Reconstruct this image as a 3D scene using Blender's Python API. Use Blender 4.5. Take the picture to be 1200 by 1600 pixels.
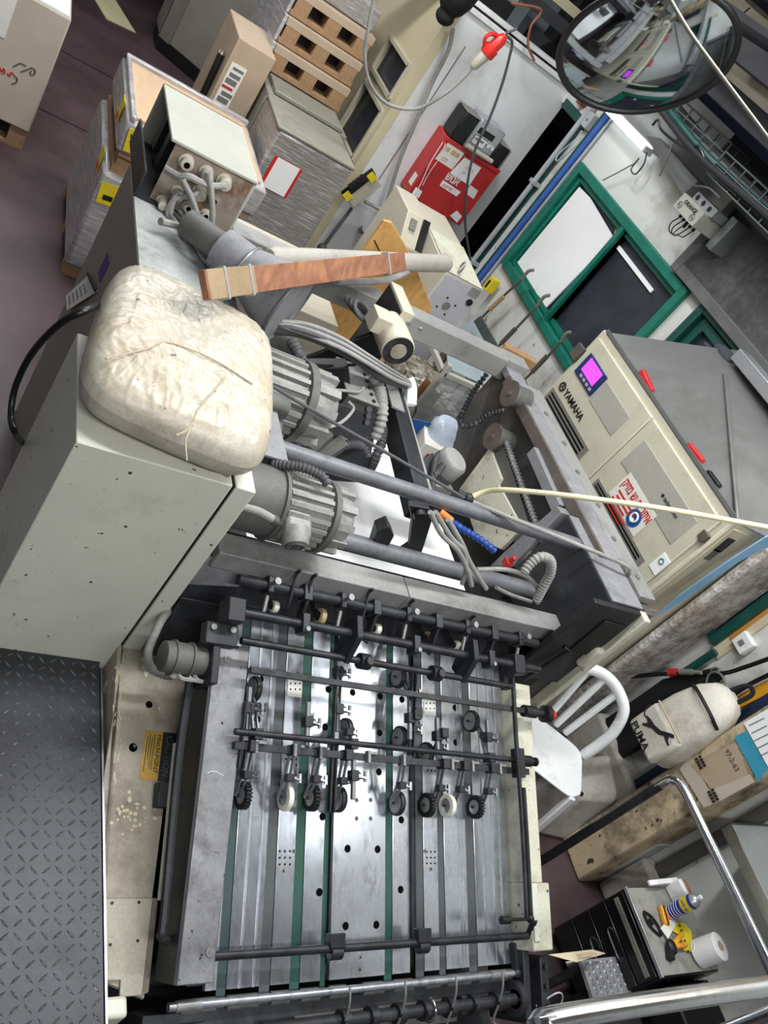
import bpy, bmesh, math, random
from mathutils import Vector, Matrix, noise
random.seed(7)
scene = bpy.context.scene
COL = scene.collection
for _o in list(bpy.data.objects): bpy.data.objects.remove(_o)

# ---------------------------------------------------------------- camera
F_PX = 1300.0
CAM = Vector((0.0, 0.0, 2.6))
RIGHT = Vector((0.23107, 0.79606, 0.55933)).normalized()
FWD = Vector((-0.64229, 0.55662, -0.52690)).normalized()
DOWN = FWD.cross(RIGHT).normalized()
RIGHT = DOWN.cross(FWD).normalized()
cam_d = bpy.data.cameras.new('camera'); cam = bpy.data.objects.new('camera', cam_d); COL.objects.link(cam)
cam_d.sensor_fit = 'VERTICAL'; cam_d.sensor_height = 36.0; cam_d.lens = F_PX * 36.0 / 1600.0
cam_d.clip_start = 0.02; cam_d.clip_end = 100
_m = Matrix((RIGHT, -DOWN, -FWD)).transposed().to_4x4(); _m.translation = CAM
cam.matrix_world = _m
scene.camera = cam

# ---------------------------------------------------------------- light and exposure
scene.view_settings.view_transform = 'Standard'
scene.view_settings.look = 'None'
scene.view_settings.gamma = 1.0
scene.view_settings.use_curve_mapping = False
scene.view_settings.exposure = 0.0
world = bpy.data.worlds.new('world'); scene.world = world; world.use_nodes = True
_bg = world.node_tree.nodes['Background']
_bg.inputs['Color'].default_value = (0.86, 0.93, 1.0, 1); _bg.inputs['Strength'].default_value = 0.16
def area(name, loc, sx, sy, power, color=(0.97, 0.99, 1.0), target=None):
    l = bpy.data.lights.new(name, 'AREA'); l.shape = 'RECTANGLE'; l.size = sx; l.size_y = sy
    l.energy = power; l.color = color
    o = bpy.data.objects.new(name, l); COL.objects.link(o); o.location = loc
    if target is not None:
        o.rotation_euler = (Vector(target) - Vector(loc)).to_track_quat('-Z', 'Y').to_euler()
    return o
area('ceiling_tube_feeder', (-1.75, 1.7, 3.45), 0.16, 2.4, 78)
area('ceiling_tube_pallets', (-4.6, 0.9, 3.45), 0.16, 2.4, 72)
area('ceiling_tube_walkway', (0.7, 0.6, 3.45), 0.16, 2.4, 80)
area('ceiling_tube_window', (-3.6, 1.9, 3.45), 2.4, 0.16, 34)
area('ceiling_tube_far', (-7.6, 0.8, 3.45), 0.16, 2.4, 60)
area('wall_tube_corner', (-0.8, 3.2, 3.0), 1.6, 0.14, 19)

# ---------------------------------------------------------------- helpers
def V(*a): return Vector(a[0]) if len(a) == 1 else Vector(a)
def ray(px, py): return RIGHT * ((px - 600) / F_PX) + DOWN * ((py - 800) / F_PX) + FWD
def at(px, py, X=None, Y=None, Z=None):
    """world point seen at a pixel of the 1200x1600 frame on the plane X=, Y= or Z="""
    d = ray(px, py)
    i, v = (0, X) if X is not None else (1, Y) if Y is not None else (2, Z)
    return CAM + d * ((v - CAM[i]) / d[i])
BT = math.radians(23.0)                      # slope of the feed board
BN = Vector((math.sin(BT), 0, math.cos(BT))) # its normal
BD = Vector((math.cos(BT), 0, -math.sin(BT)))# down the board
BP = Vector((-1.489, 1.19, 0.75))            # a point on it
def onb(px, py, h=0.0):
    d = ray(px, py); return CAM + d * (((BP + BN * h) - CAM).dot(BN) / d.dot(BN))
def bw(s, y, h=0.0):
    """board coordinates: s down the slope from the top edge, y across, h above it"""
    p = BP + BD * s + BN * h; return Vector((p.x, y, p.z))

def lin(c):
    c = c / 255.0
    return c / 12.92 if c <= 0.04045 else ((c + 0.055) / 1.055) ** 2.4
def rgb(r, g, b): return (lin(r), lin(g), lin(b), 1.0)

MATS = {}
def mat(name, c, rough=0.5, metal=0.0, var=0.10, scale=6.0, dirt_glint=None, damt=0.0, dscale=3.0, bump=0.0, bscale=60.0,
        rvar=0.1, emit=0.0, alpha=1.0, stretch=None, trans=0.0, spec=0.5, chip=None, chamt=0.0, chscale=25.0, grit=0.09):
    if name in MATS: return MATS[name]
    m = bpy.data.materials.new(name); m.use_nodes = True
    nt = m.node_tree; N = nt.nodes; L = nt.links
    b = N['Principled BSDF']; b.inputs['Metallic'].default_value = metal; b.inputs['Specular IOR Level'].default_value = spec
    col = rgb(*c)
    tc = N.new('ShaderNodeTexCoord'); mp = N.new('ShaderNodeMapping'); L.new(tc.outputs['Object'], mp.inputs['Vector'])
    if stretch: mp.inputs['Scale'].default_value = stretch
    n1 = N.new('ShaderNodeTexNoise'); n1.inputs['Scale'].default_value = scale; n1.inputs['Detail'].default_value = 6; n1.inputs['Roughness'].default_value = 0.62
    L.new(mp.outputs['Vector'], n1.inputs['Vector'])
    mx = N.new('ShaderNodeMix'); mx.data_type = 'RGBA'; mx.blend_type = 'MIX'
    mx.inputs['A'].default_value = tuple(max(0, v * (1 - 1.6 * var)) for v in col[:3]) + (1,)
    mx.inputs['B'].default_value = tuple(min(1, v * (1 + 1.6 * var)) for v in col[:3]) + (1,)
    sp = N.new('ShaderNodeMapRange'); sp.inputs['From Min'].default_value = 0.30; sp.inputs['From Max'].default_value = 0.70
    L.new(n1.outputs['Fac'], sp.inputs['Value']); L.new(sp.outputs['Result'], mx.inputs['Factor'])
    out = mx.outputs['Result']
    if dirt_glint is not None and damt > 0:
        n2 = N.new('ShaderNodeTexNoise'); n2.inputs['Scale'].default_value = dscale; n2.inputs['Detail'].default_value = 9; n2.inputs['Roughness'].default_value = 0.7
        L.new(mp.outputs['Vector'], n2.inputs['Vector'])
        rp = N.new('ShaderNodeMapRange'); rp.inputs['From Min'].default_value = 0.56 - damt * 0.22; rp.inputs['From Max'].default_value = 0.70 - damt * 0.10
        rp.inputs['To Max'].default_value = min(1.0, 0.45 + damt); L.new(n2.outputs['Fac'], rp.inputs['Value'])
        m2 = N.new('ShaderNodeMix'); m2.data_type = 'RGBA'; m2.inputs['B'].default_value = rgb(*dirt_glint)
        L.new(rp.outputs['Result'], m2.inputs['Factor']); L.new(out, m2.inputs['A']); out = m2.outputs['Result']
    if chip is not None and chamt > 0:
        n4 = N.new('ShaderNodeTexNoise'); n4.inputs['Scale'].default_value = chscale; n4.inputs['Detail'].default_value = 3
        L.new(tc.outputs['Object'], n4.inputs['Vector'])
        r4 = N.new('ShaderNodeMapRange'); r4.inputs['From Min'].default_value = 0.715 - chamt * 0.08; r4.inputs['From Max'].default_value = 0.725 - chamt * 0.08
        L.new(n4.outputs['Fac'], r4.inputs['Value'])
        m4 = N.new('ShaderNodeMix'); m4.data_type = 'RGBA'; m4.inputs['B'].default_value = rgb(*chip)
        L.new(r4.outputs['Result'], m4.inputs['Factor']); L.new(out, m4.inputs['A']); out = m4.outputs['Result']
    if var > 0:      # fine grit on every surface
        n5 = N.new('ShaderNodeTexNoise'); n5.inputs['Scale'].default_value = 140; n5.inputs['Detail'].default_value = 2
        L.new(tc.outputs['Object'], n5.inputs['Vector'])
        r5 = N.new('ShaderNodeMapRange'); r5.inputs['From Min'].default_value = 0.3; r5.inputs['From Max'].default_value = 0.7
        r5.inputs['To Min'].default_value = 1 - grit; r5.inputs['To Max'].default_value = 1 + grit; L.new(n5.outputs['Fac'], r5.inputs['Value'])
        m5 = N.new('ShaderNodeMix'); m5.data_type = 'RGBA'; m5.blend_type = 'MULTIPLY'; m5.inputs['Factor'].default_value = 1.0
        L.new(out, m5.inputs['A']); L.new(r5.outputs['Result'], m5.inputs['B']); out = m5.outputs['Result']
    L.new(out, b.inputs['Base Color'])
    rr = N.new('ShaderNodeMapRange'); rr.inputs['To Min'].default_value = max(0.03, rough - rvar); rr.inputs['To Max'].default_value = min(1, rough + rvar)
    L.new(n1.outputs['Fac'], rr.inputs['Value']); L.new(rr.outputs['Result'], b.inputs['Roughness'])
    if bump > 0:
        n3 = N.new('ShaderNodeTexNoise'); n3.inputs['Scale'].default_value = bscale; n3.inputs['Detail'].default_value = 5
        L.new(mp.outputs['Vector'], n3.inputs['Vector'])
        bp = N.new('ShaderNodeBump'); bp.inputs['Strength'].default_value = bump; bp.inputs['Distance'].default_value = 0.01
        L.new(n3.outputs['Fac'], bp.inputs['Height']); L.new(bp.outputs['Normal'], b.inputs['Normal'])
    if emit > 0:
        b.inputs['Emission Color'].default_value = col; b.inputs['Emission Strength'].default_value = emit
    if alpha < 1: b.inputs['Alpha'].default_value = alpha
    if trans > 0: b.inputs['Transmission Weight'].default_value = trans
    MATS[name] = m; return m

class MB:
    """collects faces in world coordinates; build() turns them into ONE mesh object"""
    def __init__(s): s.v = []; s.f = []; s.mi = []; s.cur = 0
    def add(s, vs, fs):
        o = len(s.v); s.v += [Vector(p) for p in vs]; s.f += [[i + o for i in f] for f in fs]; s.mi += [s.cur] * len(fs); return s
    def box(s, a, b):
        x0, y0, z0 = [min(a[i], b[i]) for i in range(3)]; x1, y1, z1 = [max(a[i], b[i]) for i in range(3)]
        return s.add([(x0, y0, z0), (x1, y0, z0), (x1, y1, z0), (x0, y1, z0), (x0, y0, z1), (x1, y0, z1), (x1, y1, z1), (x0, y1, z1)],
                     [(0, 3, 2, 1), (4, 5, 6, 7), (0, 1, 5, 4), (1, 2, 6, 5), (2, 3, 7, 6), (3, 0, 4, 7)])
    def obox(s, c, ax, ay, az, hx, hy, hz):
        c = V(c); ax, ay, az = V(ax).normalized() * hx, V(ay).normalized() * hy, V(az).normalized() * hz
        vs = [c + ax * i + ay * j + az * k for k in (-1, 1) for i, j in ((-1, -1), (1, -1), (1, 1), (-1, 1))]
        return s.add(vs, [(0, 3, 2, 1), (4, 5, 6, 7), (0, 1, 5, 4), (1, 2, 6, 5), (2, 3, 7, 6), (3, 0, 4, 7)])
    def bar(s, p, q, w, h, up=(0, 0, 1)):
        p, q = V(p), V(q); d = (q - p); n = d.normalized(); side = n.cross(V(up))
        if side.length < 1e-4: side = n.cross(V(0, 1, 0))
        side.normalize(); u = side.cross(n)
        return s.obox((p + q) / 2, n, side, u, d.length / 2, w / 2, h / 2)
    def cyl(s, p, q, r, r2=None, n=16, cap=True):
        p, q = V(p), V(q); r2 = r if r2 is None else r2; d = (q - p).normalized()
        a = d.cross(V(0, 0, 1) if abs(d.z) < 0.9 else V(1, 0, 0)).normalized(); b = d.cross(a)
        vs = []
        for c, rr in ((p, r), (q, r2)):
            vs += [c + (a * math.cos(2 * math.pi * i / n) + b * math.sin(2 * math.pi * i / n)) * rr for i in range(n)]
        fs = [(i, (i + 1) % n, n + (i + 1) % n, n + i) for i in range(n)]
        if cap: fs += [tuple(reversed(range(n))), tuple(range(n, 2 * n))]
        return s.add(vs, fs)
    def lathe(s, p, d, prof, n=20):
        p = V(p); d = V(d).normalized(); a = d.cross(V(0, 0, 1) if abs(d.z) < 0.9 else V(1, 0, 0)).normalized(); b = d.cross(a)
        vs = []; m = len(prof)
        for h, r in prof:
            vs += [p + d * h + (a * math.cos(2 * math.pi * i / n) + b * math.sin(2 * math.pi * i / n)) * r for i in range(n)]
        fs = []
        for k in range(m - 1):
            fs += [(k * n + i, k * n + (i + 1) % n, (k + 1) * n + (i + 1) % n, (k + 1) * n + i) for i in range(n)]
        fs += [tuple(reversed(range(n))), tuple(range((m - 1) * n, m * n))]
        return s.add(vs, fs)
    def tube(s, pts, r, n=8, sub=6, ridge=0.0, pitch=0.17):
        P = [V(p) for p in pts]
        if sub > 1 and len(P) > 2:
            Q = []
            for i in range(len(P) - 1):
                p0 = P[i - 1] if i else P[i] * 2 - P[i + 1]; p1, p2 = P[i], P[i + 1]; p3 = P[i + 2] if i + 2 < len(P) else P[i + 1] * 2 - P[i]
                for k in range(sub):
                    t = k / sub
                    Q.append(((p1 * 2) + (p2 - p0) * t + (p0 * 2 - p1 * 5 + p2 * 4 - p3) * t * t + (p1 * 3 - p0 - p2 * 3 + p3) * t ** 3) * 0.5)
            P = Q + [P[-1]]
        if ridge > 0:      # corrugated hose: resample finely
            Q = [P[0]]; step = r * pitch
            for i in range(len(P) - 1):
                L_ = (P[i + 1] - P[i]).length; k = max(1, int(L_ / step))
                for j in range(1, k + 1): Q.append(P[i].lerp(P[i + 1], j / k))
            P = Q
        m = len(P); vs = []; up = None
        for i in range(m):
            d = (P[min(i + 1, m - 1)] - P[max(i - 1, 0)])
            d = d.normalized() if d.length > 1e-9 else V(0, 0, 1)
            if up is None: up = d.cross(V(0, 0, 1) if abs(d.z) < 0.9 else V(1, 0, 0)).normalized()
            up = (up - d * up.dot(d)); up = up.normalized() if up.length > 1e-6 else d.orthogonal().normalized()
            b = d.cross(up); rr = r * (1 + ridge * (1 if (i // 2) % 2 else -1)) if ridge > 0 else r
            vs += [P[i] + (up * math.cos(2 * math.pi * k / n) + b * math.sin(2 * math.pi * k / n)) * rr for k in range(n)]
        fs = []
        for i in range(m - 1):
            fs += [(i * n + k, i * n + (k + 1) % n, (i + 1) * n + (k + 1) % n, (i + 1) * n + k) for k in range(n)]
        fs += [tuple(reversed(range(n))), tuple(range((m - 1) * n, m * n))]
        return s.add(vs, fs)
    def prism(s, pts, vec):
        P = [V(p) for p in pts]; v = V(vec); n = len(P)
        nn = V(0, 0, 0)
        for i in range(n): nn += P[i].cross(P[(i + 1) % n])
        if nn.dot(v) > 0: P = P[::-1]
        return s.add(P + [p + v for p in P], [tuple(range(n)), tuple(reversed(range(n, 2 * n)))] +
                     [(i, n + i, n + (i + 1) % n, (i + 1) % n) for i in range(n)])
    def hull(s, bot, top):
        n = len(bot); return s.add(list(bot) + list(top), [tuple(reversed(range(n))), tuple(range(n, 2 * n))] +
                     [(i, (i + 1) % n, n + (i + 1) % n, n + i) for i in range(n)])
    def sph(s, c, r, n=12, m=8, sq=(1, 1, 1)):
        c = V(c); vs = [c + V(0, 0, r * sq[2])]
        for j in range(1, m):
            a = math.pi * j / m
            vs += [c + V(math.sin(a) * math.cos(2 * math.pi * i / n) * r * sq[0], math.sin(a) * math.sin(2 * math.pi * i / n) * r * sq[1], math.cos(a) * r * sq[2]) for i in range(n)]
        vs.append(c - V(0, 0, r * sq[2])); fs = [(0, 1 + i, 1 + (i + 1) % n) for i in range(n)]
        for j in range(m - 2):
            fs += [(1 + j * n + i, 1 + (j + 1) * n + i, 1 + (j + 1) * n + (i + 1) % n, 1 + j * n + (i + 1) % n) for i in range(n)]
        e = len(vs) - 1; fs += [(e, 1 + (m - 2) * n + (i + 1) % n, 1 + (m - 2) * n + i) for i in range(n)]
        return s.add(vs, fs)
    def torus(s, c, axis, R_, r, n=24, k=8, a0=0.0, a1=None):
        c = V(c); d = V(axis).normalized(); a = d.orthogonal().normalized(); b = d.cross(a)
        vs = []; fs = []
        for i in range(n):
            t = 2 * math.pi * i / n; e = a * math.cos(t) + b * math.sin(t)
            vs += [c + e * (R_ + r * math.cos(2 * math.pi * j / k)) + d * (r * math.sin(2 * math.pi * j / k)) for j in range(k)]
        for i in range(n):
            for j in range(k):
                fs.append((i * k + j, ((i + 1) % n) * k + j, ((i + 1) % n) * k + (j + 1) % k, i * k + (j + 1) % k))
        return s.add(vs, fs)

def tag(o, label=None, cat=None, group=None, kind=None):
    if label: o['label'] = label
    if cat: o['category'] = cat
    if group: o['group'] = group
    if kind: o['kind'] = kind
    return o
WLOC = {}
def thing(name, label, cat, loc, group=None):
    o = bpy.data.objects.new(name, None); o.empty_display_size = 0.1; COL.objects.link(o); o.location = loc
    WLOC[o.name] = V(loc); return tag(o, label, cat, group)
def ob(name, mb, m, parent=None, label=None, cat=None, group=None, kind=None, bevel=0.0, smooth=40, seg=2):
    me = bpy.data.meshes.new(name)
    lo = V(*[min(p[i] for p in mb.v) for i in range(3)]); hi = V(*[max(p[i] for p in mb.v) for i in range(3)])
    c = V((lo.x + hi.x) / 2, (lo.y + hi.y) / 2, lo.z if parent is None else (lo.z + hi.z) / 2)
    me.from_pydata([p - c for p in mb.v], [], mb.f); me.update()
    bm = bmesh.new(); bm.from_mesh(me); bmesh.ops.recalc_face_normals(bm, faces=bm.faces); bm.to_mesh(me); bm.free()
    ms = m if isinstance(m, (list, tuple)) else [m]
    for x in ms: me.materials.append(MATS[x] if isinstance(x, str) else x)
    if len(ms) > 1:
        for p, i in zip(me.polygons, mb.mi): p.material_index = i
    if smooth:
        for p in me.polygons: p.use_smooth = True
        me.set_sharp_from_angle(angle=math.radians(smooth))
    o = bpy.data.objects.new(name, me); COL.objects.link(o)
    if parent is not None:
        o.parent = parent; o.location = c - WLOC[parent.name]
    else: o.location = c
    WLOC[o.name] = c
    if bevel > 0:
        b = o.modifiers.new('bevel', 'BEVEL'); b.width = bevel; b.segments = seg; b.limit_method = 'ANGLE'; b.angle_limit = math.radians(40)
    return tag(o, label, cat, group, kind)
def struct(name, mb, m, **k): return ob(name, mb, m, kind='structure', **k)
def copy_tree(o, off, parent=None, label=None):
    """a copy of a thing with its parts and sub-parts, moved by off"""
    c = o.copy(); COL.objects.link(c); c.parent = parent
    if parent is None:
        c.location = V(o.location) + V(off)
        if label: c['label'] = label
    WLOC[c.name] = WLOC[o.name] + V(off)
    for ch in [x for x in bpy.data.objects if x.parent == o]: copy_tree(ch, off, c)
    return c
def text(s, size, org, xd, yd, m, parent, name='lettering', ext=0.0006, bold=False, align='LEFT', sx=1.0):
    cu = bpy.data.curves.new('t', 'FONT'); cu.body = s; cu.size = size; cu.extrude = ext; cu.align_x = align; cu.resolution_u = 2
    if bold: cu.offset = size * 0.018
    to = bpy.data.objects.new('t', cu); COL.objects.link(to)
    dg = bpy.context.evaluated_depsgraph_get(); me = bpy.data.meshes.new_from_object(to.evaluated_get(dg))
    bpy.data.objects.remove(to); bpy.data.curves.remove(cu)
    xd = V(xd).normalized(); yd = V(yd); yd = (yd - xd * yd.dot(xd)).normalized(); zd = xd.cross(yd)
    mb = MB(); mb.add([V(org) + xd * v.co.x * sx + yd * v.co.y + zd * v.co.z for v in me.vertices], [tuple(p.vertices) for p in me.polygons])
    bpy.data.meshes.remove(me)
    return ob(name, mb, m, parent, smooth=0)
def heb(s): return s[::-1]
def jit(a): return random.uniform(-a, a)
# ---------------------------------------------------------------- materials
mat('floor', (84, 68, 72), 0.38, var=0.22, scale=1.2, dirt_glint=(60, 50, 50), damt=0.3, dscale=1.0, bump=0.05, bscale=30)
mat('white_wall', (226, 228, 228), 0.6, var=0.04, scale=2, dirt_glint=(176, 170, 156), damt=0.12, dscale=2.5, bump=0.06, bscale=25, grit=0.03)
mat('window_wall', (208, 209, 205), 0.65, var=0.05, scale=2, dirt_glint=(150, 142, 128), damt=0.22, dscale=2.2, bump=0.12, bscale=18, chip=(150, 140, 120), chamt=0.25, chscale=9, grit=0.03)
mat('cream_panel', (205, 194, 162), 0.5, var=0.05, scale=3, grit=0.03)
mat('cream_paint', (213, 213, 198), 0.42, var=0.04, scale=3, dirt_glint=(170, 168, 150), damt=0.12, dscale=2.5, chip=(70, 68, 64), chamt=0.12, chscale=48, grit=0.03)
mat('cream_dirty', (206, 204, 184), 0.5, var=0.06, scale=4, dirt_glint=(120, 112, 95), damt=0.25, dscale=3, chip=(70, 64, 58), chamt=0.25, chscale=40)
mat('plate_beige', (168, 158, 142), 0.55, var=0.12, scale=5, dirt_glint=(110, 98, 86), damt=0.45, dscale=4, chip=(225, 215, 200), chamt=0.6, chscale=14)
mat('dusty_top', (178, 180, 178), 0.7, var=0.10, scale=4, dirt_glint=(70, 72, 74), damt=0.3, dscale=2.2)
mat('cab_side', (138, 133, 123), 0.55, var=0.05, scale=4)
mat('dark_metal', (44, 45, 48), 0.5, 0.3, var=0.18, scale=10, dirt_glint=(80, 82, 84), damt=0.12, dscale=6)
mat('black', (18, 18, 20), 0.45, var=0.2, scale=10)
mat('black_steel', (62, 63, 66), 0.42, 0.65, var=0.2, scale=14, dirt_glint=(36, 34, 33), damt=0.3, dscale=9)
mat('inner_grey', (88, 86, 84), 0.6, 0.2, var=0.14, scale=5, dirt_glint=(56, 55, 54), damt=0.3, dscale=3)
mat('sprocket', (116, 106, 100), 0.5, 0.4, var=0.12, scale=14)
mat('grey_beam', (150, 149, 147), 0.55, 0.15, var=0.10, scale=6, dirt_glint=(92, 90, 88), damt=0.3, dscale=3, bump=0.03)
mat('grey_dust', (138, 138, 141), 0.65, 0.1, var=0.12, scale=7, dirt_glint=(84, 84, 86), damt=0.3, dscale=4)
mat('tube_grey', (118, 119, 124), 0.5, 0.35, var=0.12, scale=8, dirt_glint=(80, 80, 84), damt=0.2, dscale=7)
mat('motor_grey', (146, 145, 140), 0.55, 0.15, var=0.12, scale=9, dirt_glint=(84, 82, 80), damt=0.25, dscale=7)
mat('motor_dark', (98, 97, 93), 0.6, 0.15, var=0.15, scale=7, dirt_glint=(66, 64, 62), damt=0.3, dscale=5)
mat('cable_grey', (150, 148, 144), 0.6, var=0.1, scale=10, dirt_glint=(96, 94, 92), damt=0.2)
mat('cable_dark', (78, 78, 80), 0.6, var=0.15, scale=10)
mat('cable_black', (14, 14, 15), 0.35, var=0.1)
mat('alu', (190, 195, 203), 0.23, 0.85, var=0.07, scale=9, dirt_glint=(140, 142, 146), damt=0.25, dscale=5, stretch=(0.35, 5, 5), rvar=0.06)
mat('alu_dull', (178, 182, 188), 0.36, 0.8, var=0.09, scale=9, dirt_glint=(120, 122, 126), damt=0.3, dscale=5, stretch=(0.35, 5, 5))
mat('belt_green', (34, 76, 66), 0.55, var=0.12, scale=8)
mat('belt_teal', (48, 68, 69), 0.55, var=0.12, scale=8)
mat('belt_grey', (74, 78, 80), 0.55, var=0.12, scale=8)
mat('hole_black', (6, 6, 7), 0.9, var=0.0, spec=0.1)
mat('channel_steel', (140, 140, 142), 0.42, 0.55, var=0.16, scale=8, dirt_glint=(82, 80, 80), damt=0.35, dscale=6, chip=(52, 50, 48), chamt=0.2, chscale=60)
mat('chrome', (214, 216, 220), 0.18, 1.0, var=0.05, scale=8, dirt_glint=(120, 116, 110), damt=0.1)
mat('rubber', (24, 24, 25), 0.7, var=0.15)
mat('wheel_hub', (144, 144, 143), 0.45, 0.6, var=0.12, scale=20)
mat('wheel_white', (226, 222, 206), 0.7, var=0.07, scale=20)
mat('wheel_tan', (196, 172, 128), 0.6, var=0.1)
mat('diamond_plate', (60, 61, 65), 0.42, 0.5, var=0.15, scale=4, dirt_glint=(48, 47, 48), damt=0.4, dscale=2.5)
mat('stud_steel', (150, 151, 155), 0.3, 0.9, var=0.15, scale=12)
mat('bag_film', (190, 183, 166), 0.34, var=0.10, scale=5, dirt_glint=(160, 140, 112), damt=0.32, dscale=3.5, bump=0.35, bscale=16, chip=(96, 86, 74), chamt=0.05, chscale=34)
mat('bag_string', (176, 162, 138), 0.7, var=0.1)
mat('cardboard', (176, 156, 134), 0.75, var=0.05, scale=5, dirt_glint=(160, 130, 100), damt=0.15, grit=0.03)
mat('cardboard_pale', (190, 178, 162), 0.7, var=0.05, scale=4, grit=0.03)
mat('wood_pallet', (154, 122, 90), 0.7, var=0.12, scale=6, stretch=(1, 8, 8))
mat('wood_board', (196, 166, 134), 0.7, var=0.06, scale=5, stretch=(1, 6, 6))
mat('plywood', (196, 150, 86), 0.6, var=0.08, scale=5, stretch=(1, 6, 3), dirt_glint=(150, 100, 50), damt=0.15)
mat('tube_pale', (172, 168, 158), 0.55, var=0.1, scale=6, dirt_glint=(120, 116, 108), damt=0.25)
mat('tape_brown', (150, 128, 98), 0.55, var=0.12, scale=8)
mat('plank', (134, 90, 68), 0.55, var=0.2, scale=7, stretch=(1, 4, 4), dirt_glint=(168, 118, 78), damt=0.35, dscale=5)
mat('wrap_film', (170, 166, 168), 0.2, var=0.2, scale=8, stretch=(1, 1, 9), bump=0.35, bscale=6, spec=1.0, dirt_glint=(216, 214, 216), damt=0.2, dscale=6)  # pale second tone paints the light streaks of the glossy film
mat('wrap_grey', (140, 136, 132), 0.17, var=0.16, scale=9, stretch=(1, 1.2, 14), bump=0.35, bscale=6, spec=1.0, dirt_glint=(214, 214, 216), damt=0.22, dscale=7)  # pale streaks are film highlights put into the colour
mat('cover_grey', (142, 140, 128), 0.45, var=0.06, scale=4, dirt_glint=(110, 106, 92), damt=0.2)
mat('paper_white', (243, 243, 243), 0.7, var=0.015, grit=0.03)
mat('paper_note', (228, 226, 218), 0.7, var=0.03, grit=0.03)
mat('yellow', (232, 208, 40), 0.6, var=0.05)
mat('yellow_caution', (186, 148, 62), 0.55, var=0.08, scale=10)
mat('red', (190, 42, 44), 0.4, var=0.06, scale=4, dirt_glint=(140, 40, 42), damt=0.15, grit=0.03)
mat('red_bright', (214, 40, 34), 0.35, var=0.06)
mat('ink_black', (26, 26, 28), 0.6, var=0.0)
mat('ink_red', (196, 44, 40), 0.6, var=0.0)
mat('ink_orange', (190, 132, 60), 0.6, var=0.0)
mat('ink_blue', (34, 84, 150), 0.6, var=0.0)
mat('ink_faint', (66, 72, 80), 0.6, var=0.0)
mat('ink_grey', (110, 110, 110), 0.6, var=0.0)
mat('white_plastic', (236, 238, 238), 0.35, var=0.03, scale=4, dirt_glint=(170, 165, 155), damt=0.12, dscale=6, grit=0.03)
mat('green_frame', (18, 112, 95), 0.45, var=0.12, scale=8, dirt_glint=(10, 80, 66), damt=0.2)
mat('green_dark', (16, 72, 64), 0.45, var=0.15, scale=8)
mat('glass_dark', (50, 54, 62), 0.32, var=0.25, scale=4, spec=0.4)
mat('dark_void', (14, 14, 17), 0.8, var=0.2)
mat('hood_grey', (118, 118, 116), 0.42, 0.3, var=0.08, scale=3, dirt_glint=(96, 96, 92), damt=0.3, dscale=2, grit=0.03)
mat('filter_grey', (84, 84, 84), 0.9, var=0.2, scale=30, dirt_glint=(56, 56, 56), damt=0.3, bump=0.4, bscale=40)
mat('filter_frame', (104, 104, 104), 0.6, 0.2, var=0.12)
mat('yamaha_cream', (200, 195, 174), 0.42, var=0.04, scale=3, dirt_glint=(170, 162, 138), damt=0.15, dscale=3, grit=0.03)
mat('yamaha_side', (186, 178, 152), 0.45, var=0.05, grit=0.03)
mat('panel_grey', (168, 166, 156), 0.5, var=0.04)
mat('vent_grey', (122, 120, 112), 0.5, var=0.06)
mat('screen_blue', (28, 48, 100), 0.3, var=0.04)
mat('screen_lit', (205, 70, 240), 0.3, var=0.0, emit=1.0)
mat('tube_lit', (245, 252, 255), 0.3, var=0.0, emit=5.0)
mat('pipe_blue', (58, 96, 170), 0.4, var=0.1)
mat('pipe_grey', (170, 174, 178), 0.4, var=0.06)
mat('beige_metal', (190, 183, 165), 0.45, var=0.05, scale=4, grit=0.03)
mat('lilac_grey', (186, 186, 194), 0.5, var=0.05, scale=4, grit=0.03)
mat('sheet_blue_grey', (150, 162, 166), 0.45, 0.1, var=0.06)
mat('rust_plate', (150, 140, 128), 0.6, 0.2, var=0.1, scale=8, dirt_glint=(112, 74, 48), damt=0.5, dscale=9)
mat('connector', (186, 180, 164), 0.55, var=0.08, scale=10)
mat('plate_pale', (182, 175, 158), 0.5, var=0.08, scale=5, dirt_glint=(140, 130, 115), damt=0.3)
mat('box_grey', (174, 174, 162), 0.45, var=0.04, grit=0.03)
mat('concrete', (182, 178, 170), 0.8, var=0.1, scale=4, dirt_glint=(120, 112, 104), damt=0.3, dscale=5, bump=0.15, bscale=20)
mat('pillar', (196, 178, 146), 0.75, var=0.16, scale=5, dirt_glint=(86, 74, 60), damt=0.5, dscale=6, bump=0.15, chip=(70, 60, 50), chamt=0.6, chscale=26)
mat('foam', (178, 172, 168), 0.95, var=0.35, scale=16, dirt_glint=(128, 104, 80), damt=0.35, dscale=3, bump=1.0, bscale=40)
mat('blue_pale', (128, 170, 204), 0.7, var=0.08, scale=6)
mat('steel_sheet', (150, 154, 152), 0.35, 0.6, var=0.06)
mat('toolbox_black', (20, 20, 22), 0.25, var=0.1)
mat('mat_grey', (150, 148, 142), 0.6, var=0.12, scale=7, dirt_glint=(96, 92, 86), damt=0.3, dscale=6)
mat('bag_white', (206, 200, 188), 0.6, var=0.09, scale=6, dirt_glint=(150, 140, 126), damt=0.3, dscale=6, bump=0.25, bscale=14)
mat('cloth_black', (16, 16, 18), 0.9, var=0.2, bump=0.2, bscale=30)
mat('cloth_grey', (58, 62, 68), 0.8, var=0.2, bump=0.3)
mat('hose_blue', (30, 70, 150), 0.4, var=0.1)
mat('orange', (232, 120, 40), 0.5, var=0.05)
mat('orange_tool', (232, 164, 36), 0.5, var=0.06)
mat('blue_can', (40, 60, 150), 0.3, 0.2, var=0.05)
mat('yellow_pipe', (224, 216, 176), 0.4, var=0.05)
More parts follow.
